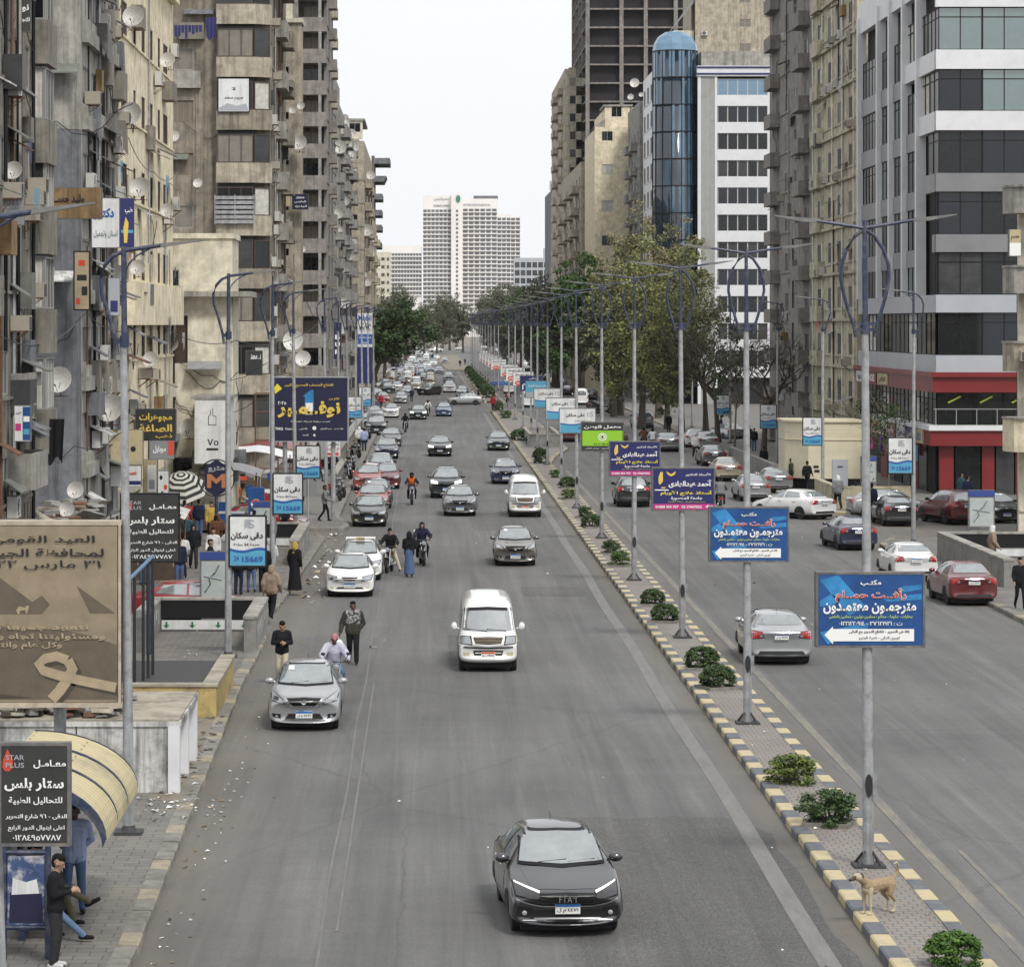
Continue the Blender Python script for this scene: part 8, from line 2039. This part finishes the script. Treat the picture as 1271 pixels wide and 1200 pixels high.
kiosk('market stall with torn white awning behind the museum billboard',-9.2,166,4.2,3,2.9,'signwhite')
kiosk('market stall with red awning beyond the museum billboard',-8.8,180,3.6,3,2.7,'redclad')
r=thing('scaffold','rusty bare awning frame behind the museum billboard','frame',(-9.2,172,.1))
for a in(0,1.2,2.4):MB().tube([(a,0,0),(a,0,6)],.05,5).build('upright',M['rust'],r)
for z in(2,3.5,5,6):MB().tube([(0,0,z),(2.4,0,z)],.04,5).build('crossbar',M['rust'],r)
r=thing('traffic_sign','round traffic sign seen from its grey back by the second pavement','traffic sign',(-5.35,144,.16));MB().tube([(0,0,0),(0,0,2.7)],.04,6).build('post',M['steel'],r);MB().lathe([(0,.06),(.42,.06),(.42,.03),(0,.03)],(0,0,2.3),20,'y').build('disc',M['w_clad'],r)
# fuel price board
r=thing('price_board','tall fuel station price board with blue and red brand lettering','fuel sign',at(453,470,330));k=330/4000
r.location.z=.1;z0=at(0,432,330).z
MB().box(-.75,.75,-.2,.2,z0,z0+42*k).build('cabinet',M['signwhite'],r)
mb=MB();letters(mb,'Mobil',0,z0+36*k,1.35,.6,-.21,.03);mb.build('lettering',M['btext'],r,fix=False)
mb=MB();letters(mb,'٢٥٫٣',.1,z0+27*k,1.0,.4,-.21,.03);letters(mb,'٨٠ ٩٢',.1,z0+22*k,1.1,.4,-.21,.03);mb.build('lettering',M['ink'],r,fix=False)
MB().box(-.73,.73,-.21,-.202,z0+.3,z0+16*k).build('panel',M['btext'],r);mb=MB();letters(mb,'سوبر ماركت',0,z0+12*k,1.2,.3,-.215,.02);letters(mb,'غسيل',0,z0+6*k,.8,.3,-.215,.02);mb.build('lettering',M['wtext'],r,fix=False)
MB().box(-.8,.7,-.15,.25,3.6,z0-.02).build('shutter',M['navy'],r)
for a in(-.7,.7):MB().tube([(a,0,0),(a,0,z0)],.07,6).build('post',M['blue'],r)
pane_sign('dark blue vertical letter sign on the weathered block',414,400,424,446,300,'navy2',[('R',.5,.2,.6,.12,'wtext',.03),('B',.5,.6,.6,.12,'wtext',.03),('U',.5,.4,.6,.12,'wtext',.03)])
# ------------------------------------------------------------------ right pavement
r=thing('metro_kiosk','cream metro ventilation kiosk with dark plinth and grey steel door','kiosk',(21.0,188,.15))
M['kiosk']=mat('smooth cream render',(.62,.57,.42),.7,noise=(1,.06),grime=((.45,.4,.3),1.2,.3))
mb=MB();mb.prism([(0,1.6),(1.2,0),(4.4,0),(4.4,5),(0,5)],.62,3.9,'z');mb.build('wall',M['kiosk'],r)
mb=MB();mb.prism([(.08,1.65),(1.25,.08),(4.32,.08),(4.32,4.9),(.08,4.9)],0,.617,'z');mb.build('plinth',M['trim'],r)
mb=MB();mb.prism([(-.1,1.55),(1.15,-.1),(4.5,-.1),(4.5,5.1),(-.1,5.1)],3.903,4.02,'z');mb.prism([(-.04,1.57),(1.18,-.05),(4.45,-.05),(4.45,5.05),(-.04,5.05)],2.86,2.9,'z');mb.build('coping',M['kiosk'],r)
d=MB().box(2.6,3.5,-.06,-.002,.2,1.75).build('door',M['w_clad2'],r);MB().box(2.9,3.2,-.09,-.062,1.3,1.36).build('handle',M['black'],d)
for a,z in((1.5,1.25),(1.55,1.0)):MB().box(a,a+.3,-.03,-.002,z,z+.14).build('vent',M['ink'],r)
MB().tube([(0.3,1.0,3.3),(-.5,.6,3.4)],.03,5).build('lamp_arm',M['steel'],r)
w=thing('low_wall','stained cream low wall where people in black stand','low wall',(21.3,168.5,.14))
mb=MB();mb.prism([(0,0),(4,.3),(4,.65),(.35,.35),(.35,9),(0,9)],0,1.15,'z');mb.build('wall',mat('stained cream wall',(.4,.36,.25),.85,noise=(1.5,.2),grime=((.12,.1,.07),1.2,.8)),w)
w=thing('low_wall','long stone low wall on the far pavement before the kiosk','low wall',(20.9,196,.14));MB().box(0,.3,0,28,0,1.15).build('wall',M['concg'],w);MB().box(.303,4.5,0,.3,0,1.15).build('return_wall',M['concg'],w)
w=thing('planter','large grey concrete planter on the median between lamp poles','planter',(8.0,252.5,.14))
mb=MB();mb.box(0,2.4,0,.2,0,.95);mb.box(0,.2,.203,18,0,.95);mb.box(2.2,2.4,.203,18,0,.95);mb.box(0,2.4,18.003,18.2,0,.95);mb.build('wall',M['concg'],w);mb=MB();mb.box(-.05,2.45,-.05,.22,.953,1.03);mb.box(-.05,.22,.223,18.2,.953,1.03);mb.box(2.18,2.45,.223,18.2,.953,1.03);mb.build('coping',M['w_conc'],w);MB().box(.2,2.2,.2,18,.6,.7).build('soil',M['earth'],w)
r=thing('market_parasol','small blue parasol on the median beyond the gap','parasol',(8.9,405,.15));MB().tube([(0,0,0),(0,0,2.4)],.05,6).build('pole',M['steel'],r);MB().lathe([(0,2.6),(.7,2.45),(1.3,2.0),(1.28,1.96),(0,2.4)],n=8).build('canopy',M['signblue'],r)
for i,(y,x)in enumerate([(350,21.4),(356,21.4),(362,21.4),(368,21.4),(374,21.4)]):
	f=thing('fence_panel',f'grey steel fence panel under the trees, {ORD[i]} along','fence',(x-.0,y,.15),group='fence panels under the trees');mb=MB()
	mb.box(-.03,.03,0,5.8,1.15,1.22);mb.box(-.03,.03,0,5.8,.15,.2);
	for k in range(30):mb.box(-.015,.015,k*.195,k*.195+.03,.2,1.15)
	mb.build('bars',M['frame'],f)
# awnings, laundry and ledge boxes over the left shops
r=thing('site_boards','leaning broken awning boards above the pharmacy','boards',(-11.8,92,3.3))
for i,(x,y,w_,z,a)in enumerate(((0,2,1.6,.1,20),(.2,5,1.8,.3,-15),(.1,9,1.4,.2,30),(.3,13,1.7,0,-25))):
	o=MB().box(-w_/2,w_/2,-.6,.6,0,.06).build('board',M[['concw','shut_t','w_tan','concg'][i]],r,(x,y,z));o.rotation_euler=(R(a*.5),R(a),R(a))
for i,(px,py,y,m)in enumerate(((66,520,99.5,'black'),(49,30,100.5,'concw'),(262,22,200,'navy'),(330,330,215,'concw'),(345,390,225,'rtext'))):
	a=at(px,py,y);l=thing('hung_cloth',['black cloth hanging below the rusty dish','pale rag hanging high on the concrete block','navy cloth over an umber balcony','white cloth over a low umber balcony','red cloth over the last umber balcony'][i],'cloth',a)
	mb=MB();n=8
	for j in range(n):x0,x1=-.35+.7*j/n,-.35+.7*(j+1)/n;mb.face([(x0,.03*math.sin(j*2),0),(x1,.03*math.sin(j*2+2),0),(x1*.8,.04*math.sin(j*2+2),-1.3-.15*math.sin(j)),(x0*.8,.04*math.sin(j*2),-1.3-.15*math.sin(j-1))])
	mb.build('cloth',CL['black']if m=='black' else M[m],l,fix=False)
# overhead wires
def wire(label,pts,r_=.012):
	P=[]
	for a,b in zip(pts,pts[1:]):
		a,b=Vector(a),Vector(b)
		for k in range(13):t=k/12;P.append(a.lerp(b,t)-Vector((0,0,(b-a).length*.03*4*t*(1-t))))
	tag(MB().tube(P,r_,4,cap=False).build('cable',M['black']),label,'cable')
wire('black cable sagging along the brown panelled block to the cream block',[(-12.0,90,9.5),(-11.9,112,10.2),(-11.8,140,10.5)],.02)
wire('black cable looping over the cream block windows',[(-11.9,128,17.2),(-11.9,140,16.4),(-11.9,153,17.0)],.018)
wire('black cable from the cream block to the annex lamp',[(-11.8,140,9.9),(-9.3,156,9.0),(-5.7,181,10.2)],.018)
wire('thin cable along the weathered far blocks',[(-9.2,240,12),(-9.2,330,13),(-8.4,430,12)],.03)
# ------------------------------------------------------------------ litter
random.seed(11)
mb=MB();LM=[M['wtext'],mat('scrap paper grey',(.4,.4,.38),.8),M['kerb_y'],mat('scrap brown',(.2,.14,.08),.8),M['ink']]
def scrap(x,y,z,s):
	mb.m=random.choices(range(5),(4,5,1,4,.7))[0];a=random.uniform(0,3.1);c,t=math.cos(a)*s,math.sin(a)*s;q=random.uniform(.4,1)
	mb.face([(x-c,y-t,z),(x+t*q,y-c*q,z+s*random.random()*.8),(x+c,y+t,z+.01),(x-t*q,y+c*q,z+s*random.random()*.7)])
for _ in range(38):scrap(-4.45+abs(random.gauss(0,.25)),random.gauss(63.5,3),.012,random.uniform(.02,.07))
for _ in range(60):scrap(-4.5-random.uniform(.1,1.2),random.gauss(64.8,1.2),.175,random.uniform(.02,.09))
for _ in range(60):scrap(-4.35+abs(random.gauss(0,.35)),random.uniform(46,60)if random.random()<.5 else random.uniform(66,100),.012,random.uniform(.02,.07))
for _ in range(35):scrap(random.uniform(-4,6.5),random.uniform(48,150),.012,random.uniform(.02,.06))
for _ in range(60):scrap(-4.6+abs(random.gauss(0,.5)),random.uniform(112,150),.012,random.uniform(.05,.16))
for _ in range(50):scrap(random.uniform(8.8,19.3),random.uniform(55,150),.012,random.uniform(.02,.07))
for _ in range(40):scrap(random.uniform(7.4,8.2),random.uniform(48,110),.155,random.uniform(.02,.06))
for _ in range(90):scrap(random.uniform(-9,-5),random.uniform(60,148),.175,random.uniform(.02,.09))
tag(mb.build('litter',LM,fix=False),'scraps of paper littering the kerbs and road','litter',kind='stuff')
rubble('rubble','broken kerb stones and dirt along the pavement edge',-5.6,-4.95,66,80,.16,60,.07,[M['earth'],M['concg'],M['bark']])
tag(flat('dirt_strip',[(-5.7,65.5),(-5.0,64.8),(-5.2,79),(-5.75,79)],.166,M['earth']),kind='structure')
# ------------------------------------------------------------------ haze
HAZE=True
if HAZE:
	hm=bpy.data.materials.new('haze');hm.use_nodes=True;nt=hm.node_tree
	nt.nodes.remove(nt.nodes['Principled BSDF']);v=nt.nodes.new('ShaderNodeVolumePrincipled')
	v.inputs['Color'].default_value=(.92,.94,.97,1);v.inputs['Density'].default_value=.00003;v.inputs['Anisotropy'].default_value=.2
	nt.links.new(v.outputs[0],nt.nodes['Material Output'].inputs['Volume'])
	tag(MB().box(-600,600,-60,2600,-1.2,130).build('haze',hm),'pale street haze thickening towards the hotel','haze',kind='stuff')
# ------------------------------------------------------------------ facade clutter
random.seed(77)
def clutter(b,x,y,rot,W,z0,z1,n,u0=.5):
	b.face(x,y,rot)
	for k in range(n):
		t=random.choice('aaappcceeb');u,z=random.uniform(u0,W-1.5),random.uniform(z0,z1-2)
		if t=='a':
			w=random.uniform(1,2.4);d=random.uniform(.5,1.0);mb=b.mb();mb.prism([(-.03,z+.3),(-.03,z+.34),(-d,z),(-d,z-.05)],u,u+w,'x');b.part('awning',mb,random.choice(['awn','shut_t','w_blue','rust','concw','shut_g']))
		elif t=='p':mb=b.mb();mb.tube([(u,-.09,max(.3,z-random.uniform(3,12))),(u,-.09,min(z1,z+random.uniform(3,9)))],random.choice((.035,.05,.06)),5);b.part('drainpipe',mb,random.choice(['trim','rust','steel','w_conc']))
		elif t=='c':
			w=random.uniform(1.5,5);mb=b.mb();P=[(u+w*q/8,-.07-.05*math.sin(q),z-1.2*math.sin(math.pi*q/8)*random.uniform(.5,1))for q in range(9)];mb.tube(P,.016,4);b.part('cable',mb,'black')
		elif t=='e':w,h=random.uniform(.8,2),random.uniform(.7,1.2);mb=b.mb();mb.box(u,u+w,-random.uniform(.2,.6),-.003,z,z+h);b.part('enclosure',mb,random.choice(['w_conc','shut_t','w_brown','glass3','w_blue','shut_g','rustboard']))
		else:
			w=random.uniform(1,2);mb=b.mb()
			for q in range(int(w/.22)):
				a=u+q*.22;h=random.uniform(.4,.9);mb.face([(a,-.62,z),(a+.18,-.62,z),(a+.17,-.6,z-h),(a+.01,-.6,z-h)])
			b.part('laundry',mb,random.choice(['concw','navy','rtext','cyan','grey_t','ink']))
def by_label(t):
	return next(o for o in SC.objects if o.parent is None and t in o.get('label',''))
def wrap(t):
	r=by_label(t);b=Bld.__new__(Bld);b.r=r;b.l=r.location.copy();b.nw=0;b.th=0;b.o=b.l;return b
clutter(wrap('cut off by the picture edge'),XL,88,90,11,3,23,40)
clutter(wrap('rounded blue grey corner'),XL,113.5,90,13.4,3,26,60)
clutter(wrap('rounded blue grey corner'),-14.6,112.4,0,1.9,3,26,12,.05)
clutter(wrap('low pale cream annex'),-13.2,155,0,3.6,3,10.5,12,.1)
clutter(wrap('rows of narrow windows'),XL,127.1,90,27,3.5,24,34)
clutter(wrap('low pale cream annex'),-9.4,155,90,4.6,2,10,5)
u=wrap('enclosed corner balconies');clutter(u,-9.9,202,90,22,2,38,46);clutter(u,-16.2,202,0,2.5,10,38,12,.1)
clutter(wrap('crowded with dishes'),-10,341,90,80,3,33,80)
clutter(wrap('topped with a glazed penthouse'),-8.5,430,90,60,3,33,40)
clutter(wrap('stacked bays beside the cream one'),XR,271.5,-90,28,4,40,30)
clutter(wrap('thin ledges and many'),XR,241.2,-90,24,4,40,34)
clutter(wrap('old grey apartment row'),27.2,438,-90,23,4,36,16)
for t,x,y,rot,W,n,what in(('rounded blue grey corner',XL,113.5,90,13,9,'concrete block lower floors'),('cut off by the picture edge',XL,88,90,11,5,'brown block upper wall'),('enclosed corner balconies',-9.9,202,90,22,14,'umber block side wall')):
	b=wrap(t);b.face(x,y,rot);sp=[]
	while len(sp)<n:
		q=(random.uniform(.5,W),random.choice([4.2,7.2,10.3,13.4,16.4,19.6,22.4]))
		if all(abs(q[0]-a)>.9 or q[1]!=c for a,c in sp):sp.append(q)
	acs(b,what,sp)
for i in range(26):
	y=random.uniform(345,490);x=-10.3 if y<424 else-8.8;z=random.uniform(8,33)
	hang(DISH,f'pale dish on the far weathered walls, {ORD[i]} one',x+.7,y,z,random.uniform(-30,20),'dishes on the far weathered walls',random.uniform(.9,1.7))
# red corner shop: goods behind the glazing, railing, side signs
b=wrap('banded corner office');b.face(XR,182,0)
for k in range(11):
	mb=b.mb();h=random.uniform(.5,.95);mb.box(.5+k*.82,1.05+k*.82,.3,.5,zz(528),zz(528)+h);b.part('displayed_bag',mb,['navy','shut_b','rtext','w_clad','green','cab'][k%6])
for k in range(5):mb=b.mb();mb.tube([(.6+k*1.8,.1,zz(500)),(1.3+k*1.8,.1,zz(492))],.05,5);b.part('neon_strip',mb,'ltext')
mb=b.mb();mb.box(-.3,10,-.5,-.46,zz(508),zz(507));mb.box(-.3,10,-.5,-.46,zz(528),zz(527));
for k in range(9):mb.box(-.2+k*1.15,-.16+k*1.15,-.5,-.46,zz(527),zz(508))
b.part('railing',mb,'frame')
b.face(XR-.02,205,-90)
for k,(t,m,tx)in enumerate((('رنا','kerb_y','rtext'),('شوز','signwhite','rtext'),('بيتي','redclad','wtext'),('مول','signwhite','purple'),('فون','navy','wtext'),('تك','kerb_y','btext'))):
	mb=b.mb();mb.box(.4+k*3.6,3.4+k*3.6,-.62,-.5,zz(552),zz(535));o=b.part('shop_sign',mb,m);mb=b.mb();letters(mb,t,1.9+k*3.6,(zz(552)+zz(535))/2,2,.5,-.63,.03);b.part('lettering',mb,tx,o)
	mb=b.mb();mb.box(1.0+k*3.6,2.0+k*3.6,-.75,-.64,zz(575),zz(556));b.part('hanging_panel',mb,['pink','purple','signwhite','rtext','kerb_y','cyan'][k])
b.face(XR-.36,214.5,-90)
for k,(t,m)in enumerate((('احذية','signwhite'),('SHOES','redclad'),('عرض','kerb_y'))):
	mb=b.mb();mb.box(1+k*5,5.4+k*5,-.06,-.003,zz(485),zz(470));o=b.part('shop_sign',mb,m);mb=b.mb();letters(mb,t,3.2+k*5,(zz(485)+zz(470))/2,3,.45,-.07,.03);b.part('lettering',mb,'ink' if m!='redclad' else 'wtext',o)
# more of the far traffic and the people walking by the left shops
for i,(px,py,k,c)in enumerate([(449,530,'hatchback','black'),(458,508,'old_saloon','blue'),(466,497,'offroader','white'),(470,486,'hatchback','navy'),(478,480,'old_saloon','silver'),(487,466,'old_saloon','white'),(494,461,'hatchback','blue'),(501,456,'old_saloon','silver'),(509,447,'hatchback','red'),(516,455,'offroader','black'),(524,460,'old_saloon','white'),(533,462,'hatchback','lightgrey'),(526,472,'old_saloon','black')]):
	facing(k,c,px,py,f'{dict(CN, blue="blue", navy="navy")[c]} {"off-roader" if k == "offroader" else "hatchback" if k == "hatchback" else "saloon"} squeezed into the far crowd of cars, {ORD[i]} from the front',random.uniform(-20,20),2,'far crowd of parked cars')
for i,(px,py,k,c)in enumerate([(758,486,'hatchback','white'),(748,490,'old_saloon','graphite'),(742,478,'offroader','silver'),(730,474,'old_saloon','white'),(718,468,'hatchback','lightgrey'),(712,474,'old_saloon','black'),(703,462,'hatchback','silver')]):
	away(k,c,px,py,f'{dict(CN, graphite="graphite")[c]} {"off-roader" if k == "offroader" else "hatchback" if k == "hatchback" else "saloon"} parked under the far tree row, {ORD[i]} along',random.uniform(-5,5),2,'cars parked under the far tree row')
PC=[{0:'black',7:'black'},{0:'white',1:'black',5:'white',7:'white'},{0:'teal',7:'teal'},{0:'brown',5:'brown',7:'brown'},{0:'grey',7:'grey'},{0:'red',7:'red',5:'red'},{0:'navy',7:'navy'},{0:'cream',5:'cream',7:'cream'}]
for i in range(30):
	y=[118,122,126,131,136,141,146,158,164,170,175,183,190,197,205,214,222,231,240,252,265,280,300,320,119,124,129,133,138,143][i];x=random.uniform(-10.8,-6.3)if i<12 or i>23 else random.uniform(-8.6,-5.4)
	copy_person([MN,WK,HJ,GM][i%4],f'passer-by in {["black", "white", "teal", "brown", "grey", "red", "navy", "cream"][i % 8]} on the left-bank pavement, {ORD[i]} towards the hotel'.replace('left-bank','shopping'),x,y,random.choice((0,170,190,20,90)),.16,PC[i%8],random.uniform(.94,1.04))
